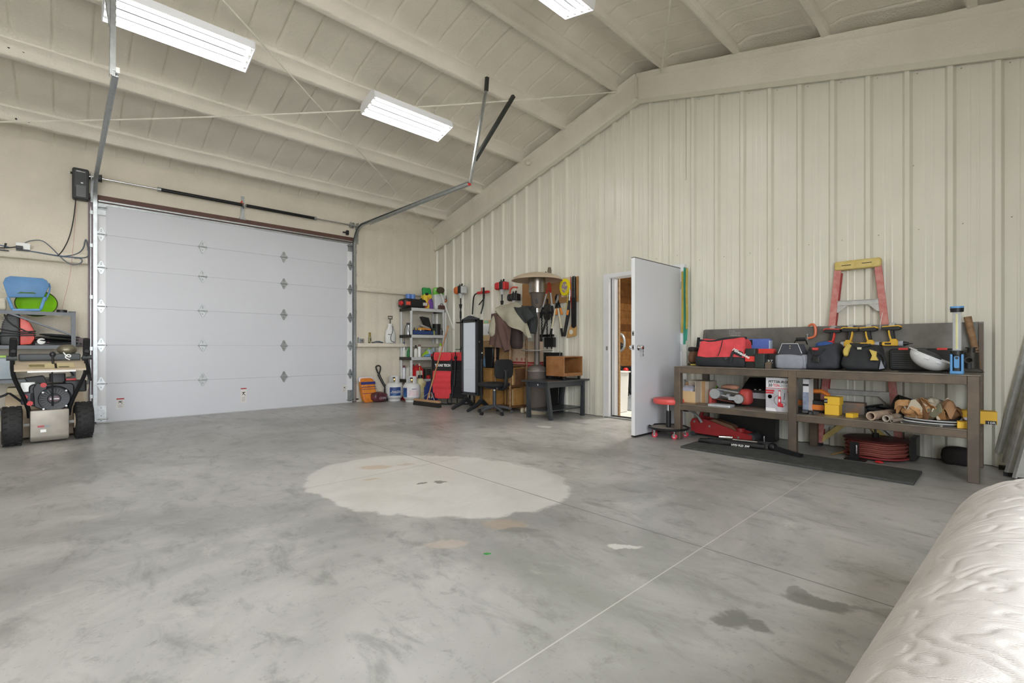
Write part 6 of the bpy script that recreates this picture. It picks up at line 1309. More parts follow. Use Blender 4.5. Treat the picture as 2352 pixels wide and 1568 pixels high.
t = thing('junction_box', 'small grey metal junction box on the lower girt', 'electrical box', (.08, -1.78, GS)); m = MB(); m.bb(-.03, .03, -.055, .04, 0, .085); m.build('box', GALV, t, bev=.003); m = MB(); m.cyl((.03, 0, .045), (.032, 0, .045), .012, n=10); m.build('knockout', GREYP, t); m = MB(); m.bb(-.02, .02, -.065, -.055, 0, .11); m.build('lid', GALV, t)
t = thing('cable_bundle', 'grey cable bundle lying on the lower girt beside the sprayer', 'cable', (.06, -1.42, GS))
for k in range(3):
    m = MB(); m.tube([(.02*k-.02, -.12, .012), (.02*k-.02, -.02, .03+.006*k), (.02*k-.03, .10, .014)], .012, 6, smooth=1); m.build('strand', GREYC, t)
# broom
a = onz(953, 929, 0); b = onz(1010, 936, 0); BRM = thing('push_broom', 'wooden push broom leaning on the shelving', 'broom', tuple((a+b)/2)); dv = (b-a).normalized(); an = math.degrees(math.atan2(dv.y, dv.x)); Lb = (b-a).length
T_ = rot((0, 0, 1), an); BRM.rotation_euler = (0, 0, math.radians(an))
m = MB(); m.rbox((0, 0, .095), (Lb, .07, .035), .012); m.build('block', pm('broom_wood', 'b08a66', rough=.6), BRM, bev=.004)
m = MB(); m.prism([(-Lb*.49, .078), (Lb*.49, .078), (Lb*.52, .0), (-Lb*.52, .0)], -.035, .035, 'y'); m.build('bristles', pm('black_bristle', '26241f', rough=.95, bump=.4, bs=300), BRM)
top = ony(1030, 748, -1.0)
inv = (BRM.location); e = Vector((top.x, top.y, top.z))-inv; e = rot((0, 0, 1), -an) @ e
m = MB(); m.tube([(0, 0, .10), e], .0125, 10); m.build('handle', pm('broom_handle', 'b58a5e', rough=.5, c2='9a6a44', thr=(.4, .7), vs=4), BRM)
k = Vector(e)*.17; m = MB(); m.tube([(-Lb*.26, .0, .11), tuple(k+Vector((-.03, 0, 0))), tuple(k+Vector((.03, 0, 0))), (Lb*.30, 0, .11)], .006, 6); m.build('brace', GALV, BRM)
# thin white pole with mop head leaning on the shelving
a = onx(1012, 672, .50); b = ony(1042, 757, -.45); m = MB(); PL = thing('white_pole', 'thin white aluminium pole hooked over the shelving top', 'pole', (a.x, a.y, 0)); v_ = b-a; m.tube([(0, 0, a.z), (v_.x, v_.y, b.z)], .011, 8); m.build('pole', WHITEP, PL); m = MB(); m.ell((0, .0, a.z+.05), (.07, .09, .07), 14); m.build('brush_head', pm('brown_brush', '4a4030', rough=.95, var=.4, vs=30), PL)
# ================================================================ THINGS ALONG THE RIBBED WALL
ORG = pm('trimmer_orange', 'd2682a', rough=.4, var=.1); SILV = pm('silver_plastic', 'c4c6c6', rough=.4)
def Wy(px, py, y=-.08): return ony(px, py, y)
# string trimmers hung engine up
def trimmer(px, py_top, y, engm, sidem, lab, rot_=0, shaft=1.55, loop=True, s=1.):
    p = Wy(px, py_top, y); t = thing('string_trimmer', lab, 'string trimmer', (p.x, y, p.z), rot_, 'string trimmers hung on the ribbed wall')
    m = MB(); m.soft((-.085*s, 0, -.17*s), (.15*s, .15*s, .15*s), int(px), .004, 24, 12, .55); m.build('engine_cover', engm, t, ang=60)
    m = MB(); m.rbox((.03*s, 0, -.09*s), (.10*s, .14*s, .15*s), .02); m.build('engine_block', BLACK, t, bev=.006)
    m = MB(); m.rbox((.105*s, 0, -.10*s), (.06*s, .13*s, .14*s), .02); m.build('muffler_cover', sidem, t, bev=.006)
    m = MB(); m.cyl((0, 0, -.16*s), (0, 0, -.26*s), .05*s, .03*s, n=14); m.build('clutch_housing', SILV, t)
    m = MB(); m.cyl((0, 0, -.26*s), (0, 0, -shaft), .013, n=10); m.build('shaft', pm('shaft_dark', '2b2b2c', rough=.4), t)
    m = MB(); m.cyl((0, 0, -.38*s), (0, 0, -.46*s), .032, .022, n=12); m.build('grip', RUBBER, t); m = MB(); m.cyl((0, 0, -.52*s), (0, 0, -.66*s), .02, n=12); m.build('grip_sleeve', RUBBER, t)
    if loop:
        m = MB(); m.tube([(-.13, 0, -.74), (-.10, -.03, -.745), (.0, -.04, -.75), (.10, -.03, -.745), (.13, 0, -.74)], .012, 8, smooth=1); m.build('loop_handle', RUBBER, t)
    m = MB(); m.cyl((-.03, 0, -.02), (-.02, 0, .025), .012, n=8); m.cyl((.035, 0, -.02), (.05, 0, .03), .016, n=8); m.build('spark_plug', BLACK, t)
    m = MB(); m.lathe([(.001, -shaft-.03), (.12, -shaft-.03), (.125, -shaft-.02), (.03, -shaft+.02)], 20); m.build('guard', BLACK, t); return t
trimmer(1058, 655, -.14, ORG, SILV, 'orange and white string trimmer hanging near the grey shelving', 0, 2.0)
t = trimmer(1153, 645, -.14, RED, RED, 'red string trimmer hanging behind the piled coats', 0, 1.6, False, .95)
t = trimmer(1181, 672, -.12, BLACK, BLACK, 'black string trimmer with red cables beside the patio heater', 0, .66, False, .85); m = MB(); m.tube([(-.08, -.03, -.02), (-.07, -.03, .06), (.0, -.03, .10), (.10, -.02, .08)], .014, 6, smooth=1); m.build('red_handle', pm('coral_plastic', 'd8543e', rough=.5), t); m = MB(); m.tube([(-.12, -.05, -.24), (-.05, -.07, -.20), (.06, -.07, -.21)], .014, 6, smooth=1); m.build('red_cable', pm('coral_plastic', 'd8543e'), t)
# orange line tangle near the corner
p = Wy(1019, 690, -.06); t = thing('orange_line', 'coil of orange trimmer line hung on the ribbed wall by the shelving', 'line', (p.x, -.06, p.z))
for k in range(4):
    m = MB(); m.tube([(-.14+.02*k, -.01*k, .10), (-.02, -.02, -.03-.01*k), (.12, -.02, -.05+.01*k), (.13, -.01, .0), (.02, -.01, .04)], .008, 6, smooth=2); m.build('loop', pm('orange_line', 'c05a2e', rough=.5), t)
m = MB(); m.cyl((.10, 0, -.02), (.105, -.01, .10), .014, .006, n=8); m.build('peg', BLACK, t)
# bow saw with red handle and shears
p = Wy(1104, 672, -.06); t = thing('bow_saw', 'black bow saw with red grip hung above the mirror cabinet', 'saw', (p.x, -.06, p.z)); w0 = Wy(1085, 720, -.06).x-p.x; zb_ = Wy(1085, 722, -.06).z-p.z
m = MB(); m.tube([(w0, 0, zb_), (w0+.03, 0, -.10), (w0+.07, 0, -.02), (w0+.16, 0, .0), (.05, 0, .0)], .013, 8, smooth=2); m.build('frame', BLACKM, t); m = MB(); m.rbox((.08, 0, .0), (.34, .04, .045), .018, ax='y'); m.build('grip', RED, t)
m = MB(); m.tube([(.12, -.01, -.05), (.09, -.01, -.25), (.02, -.01, zb_)], .014, 6); m.build('blade', GREYP, t)
p = Wy(1110, 660, -.10); t = thing('hand_shears', 'old black hand shears hung through the bow saw', 'shears', (p.x, -.10, p.z)); m = MB(); m.prism([(-.01, .0), (.03, .0), (.025, -.22), (.0, -.24)], -.01, .01, 'y'); m.build('blade', BLACKM, t); m = MB(); m.tube([(.01, 0, -.22), (-.13, 0, -.32)], .012, 6); m.build('handle', BLACK, t); m = MB(); m.tube([(.01, 0, -.22), (-.03, 0, -.42)], .012, 6); m.build('handle', BLACK, t); m = MB(); m.cyl((-.05, 0, .0), (-.05, 0, -.1), .008, n=6); m.build('red_pin', RED, t)
# ---- mirror cabinet
MC = thing('mirror_cabinet', 'black standing jewellery cabinet with a tall mirror front', 'cabinet', (2.40, -.95, 0))
mx0, mx1 = -.185, .225; zt = 1.50
m = MB(); m.bb(mx0, mx1, -.05, .075, .25, zt); m.build('body', BLACK, MC, bev=.006)
m = MB(); m.prism([(mx0, zt), (mx1, zt), (mx1, zt+.02), ((mx0+mx1)/2+.03, zt+.07), ((mx0+mx1)/2-.03, zt+.07), (mx0, zt+.02)], -.06, .0, 'y'); m.build('crest', pm('black_gloss', '232529', rough=.3), MC, bev=.004)
m = MB()
for x0, x1, z0, z1 in ((mx0, mx0+.045, .27, zt), (mx1-.045, mx1, .27, zt), (mx0, mx1, .25, .30), (mx0, mx1, zt-.045, zt)): m.bb(x0, x1, -.065, -.048, z0, z1)
m.build('door_frame', pm('black_gloss', '232529'), MC, bev=.003)
MIR = pm('mirror_glass', 'e8ecee', rough=.03, metal=1., var=.005); m = MB(); m.bb(mx0+.045, mx1-.045, -.056, -.05, .30, zt-.045); m.build('mirror', MIR, MC)
for x in (mx0-.0, mx1+.0):
    m = MB(); m.tube([(x, .03, .85), (x, .03, .40), (x, .03, .16)], .024, 8); m.build('post', BLACK, MC); m = MB(); m.tube([(x, -.26, .02), (x, -.20, .05), (x, -.06, .10), (x, .03, .17), (x, .12, .10), (x, .22, .02)], [.022, .03, .036, .046, .036, .022], 8, smooth=1); m.build('foot', pm('black_gloss', '232529'), MC)
m = MB(); m.ell((mx1+.02, .03, .95), (.02, .02, .02), 10); m.build('tilt_knob', CHROME, MC); m = MB(); m.bb(mx1, mx1+.004, -.02, .0, 1.12, 1.15); m.build('lock', CHROME, MC)
# ---- red folding lounge chairs
def fchair(x, y, lab, txt):
    t = thing('folding_lounger', lab, 'folding chair', (x, y, 0), 29, 'folded red lounge chairs'); t.scale = (.76, 1, 1); RC_ = pm('lounger_red', 'cf3a40', rough=.75, var=.08, vs=14); FB = pm('lounger_black_fabric', '201f22', rough=.8)
    for s in (-1, 1):
        m = MB(); m.tube([(s*.27, -.10, .03), (s*.275, -.12, .05), (s*.29, -.02, .55), (s*.30, .03, .90), (s*.28, .04, .96)], .012, 8, smooth=1); m.build('front_tube', BLACKM, t)
        m = MB(); m.tube([(s*.30, .10, .02), (s*.305, .06, .4), (s*.30, .04, .86)], .012, 8); m.build('rear_tube', BLACKM, t); m = MB(); m.rbox((s*.305, .0, .60), (.03, .05, .50), .01, rot((1, 0, 0), -6)); m.build('arm_rest', BLACK, t)
        m = MB(); m.cyl((s*.28, .02, .86), (s*.33, .02, .86), .03, n=12); m.build('pivot', BLACK, t)
    m = MB(); m.tube([(-.27, -.10, .03), (.27, -.10, .03)], .012, 8); m.build('foot_bar', BLACKM, t)
    m = MB(); m.soft((0, -.03, .80), (.46, .07, .16), 111, .006, 28, 10, .35); m.build('head_pillow', RC_, t, ang=60)
    m = MB(); m.bb(-.24, .24, -.035, -.025, .62, .84); m.build('back_panel', FB, t)
    def fn(u, v): return ((u-.5)*.47, -.06-.02*math.sin(v*PI)-.012*math.sin(v*26)*.3, .22+.40*v)
    m = MB(); m.sheet(fn, 8, 24, .012); m.build('seat_sling', RC_ if txt else FB, t); m = MB(); m.soft((0, -.06, .12), (.40, .03, .15), 113, .005, 24, 8, .4); m.build('foot_pad', RC_ if txt else FB, t, ang=60)
    for k in range(9):
        for s in (-1, 1):
            m = MB(); m.cyl((s*.235, -.06, .25+.042*k), (s*.285, -.05, .255+.042*k), .005, n=5); m.build('lace', FB, t)
    if txt: m = MB(); m.text('TEXAS TECH', .062, loc(-.20, -.036, .70) @ rot((1, 0, 0), 90), bold=.0025, w=.40); m.build('lettering', INKW, t)
    return t
fchair(1.53, -.90, 'folded red lounger with white team lettering behind the broom', True)
fchair(1.72, -.66, 'folded black lounger with red head pillow behind the lettered one', False)
p = Wy(1045, 810, -.35); t = thing('green_hat', 'dark green cap resting on top of the folded loungers', 'cap', (1.72, -.55, 1.00)); m = MB(); m.ell((0, 0, 0), (.12, .10, .08), 18, z0=0); m.build('crown', pm('dark_green', '223d2c'), t, ang=60); m = MB(); m.rbox((-.03, -.11, .008), (.17, .10, .012), .045); m.build('brim', pm('dark_green', '223d2c'), t)
t = thing('small_carton', 'small brown carton behind the black mirror cabinet', 'box', (2.02, -.55, .40), 0); carton(t, .16, .14, .20, CARD); m = MB(); m.tube([(-.05, -.071, .12), (.0, -.0715, .10), (.05, -.071, .125)], .004, 4, smooth=1); m.build('printed_swoosh', INKB, t)
t = thing('stool_stand', 'black metal stand holding the small carton', 'stand', (2.02, -.55, 0)); m = MB(); m.bb(-.09, .09, -.08, .08, .385, .398); m.build('top', BLACKM, t)
for x in (-.075, .075):
    for y in (-.065, .065): m = MB(); m.cyl((x, y, 0), (x, y, .386), .012, n=8); m.build('leg', BLACKM, t)
# ---- cabinets, cartons, etagere
OAK = pm('oak', 'b98d52', rough=.5, c2='a67a42', thr=(.4, .65), vs=9); OAKD = pm('walnut_stain', '6d4d35', rough=.45, var=.25, vs=10)
FC = thing('file_cabinet', 'oak two drawer file cabinet between the mirror and the spindle shelf', 'cabinet', (2.42, -.46, 0))
m = MB(); m.bb(-.22, .22, -.24, .24, .0, .69); m.build('body', OAK, FC, bev=.003); m = MB(); m.bb(-.23, .23, -.255, .25, .675, .695); m.build('top', OAK, FC)
for z0, z1 in ((.03, .33), (.35, .66)):
    m = MB(); m.bb(-.205, .205, -.256, -.24, z0, z1); dr = m.build('drawer', OAK, FC, bev=.003); m = MB(); m.tube([(-.05, -.258, (z0+z1)/2), (-.045, -.285, (z0+z1)/2), (.045, -.285, (z0+z1)/2), (.05, -.258, (z0+z1)/2)], .008, 6); m.build('handle', OAK, dr)
BXT = thing('moving_carton', 'tall brown moving carton standing on the oak cabinet', 'box', (2.38, -.38, .696)); carton(BXT, .44, .36, .46, CARD); m = MB(); m.text('MEDIUM', .10, loc(-.14, -.1812, .06) @ F_, w=.34); m.build('lettering', pm('red_print', '8c3a30', rough=.7), BXT); m = MB(); m.bb(.06, .10, -.1812, -.1802, .0, .46); m.build('tape', CARDL, BXT)
BX2 = thing('white_carton', 'white and brown taped carton on top of the tall moving carton', 'box', (2.38, -.38, 1.157)); carton(BX2, .44, .38, .36, CARDL); m = MB(); m.bb(-.215, .215, -.1912, -.1902, .10, .30); m.build('white_label', INKW, BX2); m = MB(); m.text('WHCXM', .06, loc(.0, -.1918, .12) @ F_, w=.2, bold=.001); m.build('lettering', INKB, BX2); m = MB(); m.bb(.14, .18, -.1916, -.1902, .0, .36); m.build('tape', CARD, BX2); m = MB(); m.bb(-.10, .02, -.1916, -.1902, .31, .35); m.build('green_tape', pm('green_tape', '8fbfa0', rough=.6), BX2)
WBn = thing('waste_bin', 'black tapered waste bin standing on the oak cabinet', 'bin', (2.575, -.64, .697)); m = MB(); m.prism([(-.085, 0), (.085, 0), (.115, .34), (-.115, .34)], -.08, .08, 'y'); m.build('body', BLACK, WBn, bev=.012); m = MB(); m.rbox((0, 0, .343), (.245, .18, .014), .02); m.build('rim', BLACK, WBn)
m = MB(); m.soft((2.425, -.64, .697), (.17, .10, .27), 121, .02, 28, 14, .6, fn=lambda q: (q.x*(1-2.2*q.z)+.12*q.z, q.y, q.z), sc_=10.); tag(m.build('blue_cloth', pm('pale_blue_cloth', '7ea6c6', rough=.85, var=.15, vs=12), ang=70), 'pale blue cloth slumped on the oak cabinet beside the black bin', 'cloth')
ET = thing('spindle_shelf', 'brown etagere shelf with turned spindle posts', 'shelf', (2.88, -.49, 0)); ex, ey = .18, .19
for z in (.075, .41, .745, 1.45):
    m = MB(); m.rbox((0, 0, z), (2*ex+.03, 2*ey+.03, .022), .015); m.build('tier', OAKD, ET, bev=.004)
SPN = pm('turned_spindle', '8a6a4a', rough=.35, var=.25, vs=14)
prof = []
for k in range(61):
    z = .0+1.48*k/60; prof.append((.015+.006*abs(math.sin(k*.9))-(.004 if k % 7 == 0 else 0), z))
spm = MB(); spm.lathe(prof, 12); spme = spm.mesh('post', SPN, ang=70)
for x in (-ex, ex):
    for y in (-ey, ey): linked('post', spme, ET, (x, y, 0))
for z, n, tier in ((.0861, 7, 'lowest'), (.4211, 8, 'second')):
    for k in range(n):
        b_ = thing('oak_board', 'narrow wooden board standing upright on the %s tier of the spindle shelf' % tier, 'board', (2.80+.035*k-.02, -.42, z), 0, 'oak boards stored on the spindle shelf'); hh = .285-.012*(k % 3); m = MB(); m.bb(-.009, .009, -.11, .11, 0, hh); m.build('board', (OAK, OAKD, CARDL)[k % 3 if k % 2 else 0], b_, bev=.002)
BX3 = thing('striped_carton', 'cream carton with red stripes behind the spindle shelf', 'box', (2.93, -.165, .722)); carton(BX3, .56, .24, .42, pm('cream_carton', 'd0b79a', rough=.8, var=.05)); m = MB(); m.bb(-.281, .281, -.1212, -.1202, .0, .04); m.bb(-.281, .281, -.1212, -.1202, .05, .08); m.build('stripe', pm('red_print2', 'a8383e', rough=.7), BX3); m = MB(); m.bb(.2802, .2812, -.12, .12, .0, .04); m.bb(.2802, .2812, -.12, .12, .05, .08); m.build('stripe', pm('red_print2', 'a8383e'), BX3)
for x in (-.12, .0, .09): m = MB(); m.lathe([(.026, 0), (.026, .001), (.001, .001)], 14, loc(x, -.1205, .12) @ rot((1, 0, 0), 90)); m.build('symbol', pm('pink_symbol', 'bf7a74', rough=.7), BX3)
t = thing('plain_carton', 'plain brown carton on the floor under the striped carton', 'box', (2.93, -.165, 0)); carton(t, .54, .23, .72, CARD); m = MB(); m.bb(-.03, .03, -.1162, -.1152, .0, .72); m.build('tape', CARDL, t)
# ---- piled coats over the etagere
def cv(px, py, y): q = ony(px, py, y); return Vector((q.x, y, q.z))
BRC = pm('brown_coat_cloth', '5d4640', rough=.9, var=.12, vs=6, bump=.2, bs=150); KHK = pm('khaki_coat_cloth', 'a39f8c', rough=.85, var=.10, vs=6); BLC = pm('black_coat_cloth', '2b2f30', rough=.8, var=.25, vs=6)
t = thing('brown_coat', 'brown work jacket draped over the spindle shelf', 'jacket', (2.88, -.62, 0))
def coat(u, v):
    x = -.22+.50*u; z = 1.60-.50*v-.10*u*v; y = -.10-.07*math.sin(u*PI)-.05*v+.022*math.sin(u*15+v*3)*v
    return (x, y, z)
m = MB(); m.sheet(coat, 30, 24, .02); m.build('body', BRC, t)
def loc3(px, py, y): q = cv(px, py, y); return q-Vector((2.88, -.62, 0))
m = MB(); m.tube([loc3(1148, 722, -.72), loc3(1150, 745, -.80), loc3(1156, 775, -.82), loc3(1163, 803, -.80)], [.06, .068, .062, .045], 12, smooth=2); m.build('sleeve', BRC, t); m = MB(); m.tube([loc3(1161, 797, -.80), loc3(1164, 806, -.80)], .048, 12); m.build('cuff', BRC, t)
m = MB(); m.soft((.30, -.02, 1.02), (.20, .16, .45), 131, .02, 24, 14, .5); m.build('hem_fold', pm('dark_brown_cloth', '3d3230', rough=.9), t, ang=70)
t = thing('khaki_coat', 'khaki and black jacket heaped on top of the brown jacket', 'jacket', (2.88, -.62, 0))
def coat2(u, v):
    a = loc3(1145+56*u, 712-14*math.sin(u*PI*.8), -.62); b = loc3(1156+62*u, 734+40*u, -.80); q = a.lerp(b, v); q.y += -.08*math.sin(v*PI)-.03*math.sin(u*8+v*5); q.z += .05*math.sin(v*PI)+.012*math.sin(u*11+v*7); return q
m = MB(); m.sheet(coat2, 30, 18, .06); m.build('body', KHK, t)
m = MB(); m.tube([loc3(1147, 720, -.66), loc3(1139, 740, -.74), loc3(1135, 762, -.76), loc3(1140, 778, -.72)], [.07, .095, .10, .05], 12, smooth=2); m.build('sleeve', KHK, t); m = MB(); m.tube([loc3(1158, 706, -.55), loc3(1146, 715, -.62), loc3(1138, 728, -.68)], [.05, .055, .04], 10, smooth=1); m.build('dark_shoulder', BLC, t)
def coat3(u, v):
    a = loc3(1184+40*u, 702+6*u, -.55); b = loc3(1205+22*u, 742-14*u, -.80); q = a.lerp(b, v); q.y -= .09*math.sin(v*PI)+.02*math.sin(u*7+v*4); q.z += .05*math.sin(v*PI)+.006*math.sin(u*9+v*6); return q
m = MB(); m.sheet(coat3, 24, 16, .05); m.build('black_yoke', BLC, t)
m = MB(); m.tube([loc3(1218, 708, -.55), loc3(1224, 735, -.60), loc3(1222, 765, -.62)], [.07, .085, .06], 10, smooth=2); m.build('black_sleeve', BLC, t)
# ---- patio heater
PH = thing('patio_heater', 'tall grey patio heater with dome reflector', 'patio heater', (3.455, -.465, 0)); HGR = pm('heater_taupe', '6b625c', rough=.5, metal=.25, var=.1); HDM = pm('heater_dome', 'c9b7a0', rough=.4, metal=.35, var=.06)
m = MB(); m.lathe([(.395, 2.10), (.405, 2.10), (.37, 2.145), (.27, 2.19), (.13, 2.222), (.001, 2.23), (.001, 2.224), (.13, 2.215), (.27, 2.182), (.365, 2.138), (.395, 2.10)], 40, cap=False); m.build('dome', HDM, PH, ang=60)
m = MB(); m.lathe([(.125, 1.90), (.135, 1.905), (.135, 2.14), (.125, 2.14)], 28); m.build('emitter', pm('brushed_steel', '9a938c', rough=.25, metal=.9, var=.2, vs=5), PH, ang=40); m = MB(); m.lathe([(.05, 1.66), (.085, 1.70), (.105, 1.88), (.125, 1.90)], 24); m.build('burner_head', HGR, PH, ang=40)
m = MB(); m.rbox((.07, -.07, 1.76), (.04, .03, .07), .008, rot((0, 0, 1), -45)); m.build('control_knob', BLACK, PH); m = MB(); m.cyl((0, 0, 1.60), (0, 0, 1.66), .046, n=18); m.build('pole_collar', CHROME, PH); m = MB(); m.cyl((0, 0, .75), (0, 0, 1.60), .045, n=18); m.build('pole', HGR, PH)
m = MB(); m.lathe([(.001, .985), (.245, .985), (.25, .995), (.245, 1.005), (.001, 1.005)], 36); m.build('table_disc', pm('disc_grey', '8b8781', rough=.4, metal=.3), PH)
m = MB(); m.lathe([(.145, .06), (.15, .07), (.15, .66), (.155, .67), (.155, .70), (.13, .74), (.05, .77)], 32); m.build('tank_housing', HGR, PH, ang=40); m = MB(); m.lathe([(.155, .66), (.16, .67), (.155, .68)], 32, cap=False); m.build('housing_band', pm('disc_grey', '8b8781'), PH); m = MB(); m.lathe([(.16, 0), (.165, .01), (.165, .05), (.145, .065)], 32); m.build('base', pm('cream_base', 'b8ad98', rough=.5), PH)
for s in (-1, 1): m = MB(); m.cyl((-.12, -.12+.05*s, .045), (-.16, -.14+.05*s, .045), .042, n=16); m.build('wheel', pm('cream_base', 'b8ad98'), PH)
# black wire rack behind the heater
t = thing('wire_rack', 'black wine rack with twisted bars behind the patio heater', 'rack', (3.18, -.055, 0)); 
for x in (-.12, 0, .12, .22): m = MB(); m.tube([(x+.006*math.sin(k*2.5), .006*math.cos(k*2.5), 1.02+.60*k/30) for k in range(31)], .010, 6); m.build('bar', BLACKM, t)
for z in (1.22, 1.60): m = MB(); m.bb(-.14, .26, -.02, .02, z, z+.04); m.build('cross_rail', BLACKM, t)
m = MB(); m.bb(.10, .30, -.05, .015, 1.05, 1.21); m.build('holder', BLACK, t); m = MB(); m.text('OS', .08, loc(-.10, -.06, 1.14) @ F_, bold=.002); m.build('lettering', GALV, t)
# ---- black coffee table, rolling TV box, black panel
TBm = pm('black_table', '33373b', rough=.35, var=.1); CT = thing('coffee_table', 'black wooden coffee table with a lower shelf', 'table', (3.885, -.50, 0))
m = MB(); m.rbox((0, 0, .548), (.54, .96, .022), .01); m.build('top', TBm, CT, bev=.003); 
for s in (-1, 1):
    m = MB(); m.bb(-.20, .20, s*.40-.01, s*.40+.01, .46, .537); m.build('apron', TBm, CT); m = MB(); m.bb(s*.19-.01, s*.19+.01, -.40, .40, .46, .537); m.build('apron', TBm, CT)
    for q in (-1, 1): m = MB(); m.add([(s*.22+a*.026, q*.36+b*.026+q*.0, 0) for a, b in ((-1, -1), (1, -1), (1, 1), (-1, 1))]+[(s*.19+a*.022, q*.41+b*.022, .537) for a, b in ((-1, -1), (1, -1), (1, 1), (-1, 1))], [(0, 3, 2, 1), (4, 5, 6, 7), (0, 1, 5, 4), (1, 2, 6, 5), (2, 3, 7, 6), (3, 0, 4, 7)]); m.build('leg', TBm, CT)
m = MB(); m.rbox((0, 0, .125), (.40, .80, .016), .01); m.build('lower_shelf', TBm, CT, bev=.003); m = MB(); m.prism([(.0, .50), (.012, .515), (.024, .50), (.012, .485)], -.4115, -.4105, 'y'); m.build('sticker', INKW, CT)
TVB = thing('rolling_cube', 'oak veneer media box on casters standing on the black table', 'media cabinet', (3.89, -.31, .559)); TVO = pm('oak_veneer', '9a6b42', rough=.4, c2='87592f', thr=(.4, .65), vs=8)
m = MB(); m.bb(-.18, .18, -.22, -.205, .05, .35); m.build('side_panel', TVO, TVB, bev=.002); m = MB(); m.bb(-.18, .18, .205, .22, .05, .35); m.build('side_panel', TVO, TVB, bev=.002)
for z in (.05, .335): m = MB(); m.bb(-.18, .18, -.205, .205, z, z+.015); m.build('board', TVO, TVB)
m = MB(); m.bb(-.18, -.165, -.205, .205, .065, .335); m.build('back', OAKD, TVB); m = MB(); m.bb(.165, .18, -.205, .205, .065, .10); m.build('toe_board', TVO, TVB)
for x in (-.14, .14):
    for y in (-.18, .18): m = MB(); m.cyl((x-.012, y, .022), (x+.012, y, .022), .022, n=14); m.build('caster', BLACK, TVB)
t = thing('display_screen', 'flat black screen leaning on the wall behind the oak media box', 'screen', (3.43, -.058, 0)); m = MB(); m.bb(-.19, .19, -.012, .018, .0, .96); m.build('panel', BLACK, t); m = MB(); m.cyl((.15, -.03, .14), (.17, -.02, .98), .006, n=6); m.build('antenna', CHROME, t)
# ---- office chair
OCH = thing('office_chair', 'black swivel office chair in front of the oak cabinet', 'office chair', (3.02, -.98, 0), 180); OB_ = pm('office_black_fabric', '1d1e20', rough=.85, bump=.2, bs=200)
m = MB(); m.soft((.02, 0, .42), (.46, .44, .075), 141, .003, 36, 10, .55); m.build('seat', OB_, OCH, ang=60); m = MB(); m.rbox((-.02, 0, .41), (.30, .20, .03), .03); m.build('seat_pan', BLACK, OCH)
m = MB(); m.soft((-.22, 0, .56), (.06, .38, .30), 142, .003, 36, 14, .5); m.build('backrest', OB_, OCH, ang=60); m = MB(); m.tube([(-.10, 0, .40), (-.22, 0, .405), (-.265, 0, .45), (-.27, 0, .60), (-.265, 0, .68)], [.028, .03, .034, .03, .024], 8, smooth=1); m.build('back_bracket', BLACK, OCH); m = MB(); m.cyl((-.272, -.05, .685), (-.272, .05, .685), .010, n=8); m.build('bracket_bolt', CHROME, OCH)
m = MB(); m.cyl((0, 0, .12), (0, 0, .36), .028, n=14); m.build('column', pm('dark_steel_col', '3a3f46', rough=.4), OCH); m = MB(); m.cyl((0, 0, .36), (0, 0, .41), .02, n=12); m.build('gas_rod', CHROME, OCH)
for k in range(5):
    a_ = math.radians(72*k+20); c_, s_ = math.cos(a_), math.sin(a_); m = MB(); m.tube([(0, 0, .115), (.15*c_, .15*s_, .10), (.27*c_, .27*s_, .07)], [.03, .024, .018], 8); m.build('base_arm', pm('base_grey', '4a4c50', rough=.45), OCH); m = MB(); m.cyl((.27*c_-.02*s_, .27*s_+.02*c_, .027), (.27*c_+.02*s_, .27*s_-.02*c_, .027), .027, n=14); m.build('caster', BLACK, OCH)
# ---- pegboards and hanging tools
PEG = pm('pegboard_brown', 'a3794c', rough=.75, var=.08); 
for x0, x1, lab in ((2.70, 3.20, 'brown pegboard panel behind the patio heater'), (3.22, 3.95, 'brown pegboard panel holding loppers and the chainsaw bar')):
    t = thing('pegboard', lab, 'pegboard', (x0, -.040, 1.765)); m = MB(); m.bb(0, x1-x0, -.006, .004, 0, .395); m.build('board', PEG, t); m = MB()
    for i in range(int((x1-x0)/.0254)-1):
        for j in range(14): m.box((.0254*(i+1), -.0062, .0254*(j+1)), (.006, .0006, .006))
    tag(m.build('peg_holes', pm('peg_hole', '5a3f26', rough=.9), t), kind='stuff')
def hang(name, px, py, lab, cat, y=-.07): q = Wy(px, py, y); return thing(name, lab, cat, (q.x, y, q.z))
# loppers with cream handles
t = hang('loppers', 1279, 690, 'long loppers with cream handles and black grips on the pegboard', 'loppers'); CRM = pm('cream_handle', 'd6cdb0', rough=.5)
for s, e in ((-1, Wy(1264, 772, -.07)), (1, Wy(1292, 772, -.07))):
    v_ = Vector((e.x, -.07, e.z))-t.location; m = MB(); m.tube([(.0, 0, -.02), v_*.25], .012, 8); m.build('arm', BLACKM, t); m = MB(); m.tube([v_*.22, v_*.80], .016, 8); m.build('handle', CRM, t); m = MB(); m.tube([v_*.78, v_], .019, 8); m.build('grip', RUBBER, t)
m = MB(); m.tube([(0, 0, -.04), (-.03, 0, .05), (.0, 0, .11)], [.02, .016, .004], 8, smooth=1); m.build('hook_blade', BLACKM, t); m = MB(); m.tube([(0, -.01, -.04), (.04, -.01, .06), (.03, -.01, .11)], [.018, .02, .004], 8, smooth=1); m.build('cutting_blade', GALV, t)
t = hang('hedge_shears', 1282, 690, 'hedge shears with orange grips hung behind the cream loppers', 'shears', -.05)
for px in (1278, 1291): v_ = Vector((Wy(px, 722 if px > 1280 else 725, -.05).x, -.05, Wy(px, 722, -.05).z))-t.location; m = MB(); m.tube([(0, .0, 0), v_*.55], .013, 8); m.build('arm', BLACKM, t); m = MB(); m.tube([v_*.55, v_], .018, 8); m.build('grip', pm('grip_orange', 'e08a34', rough=.5), t)
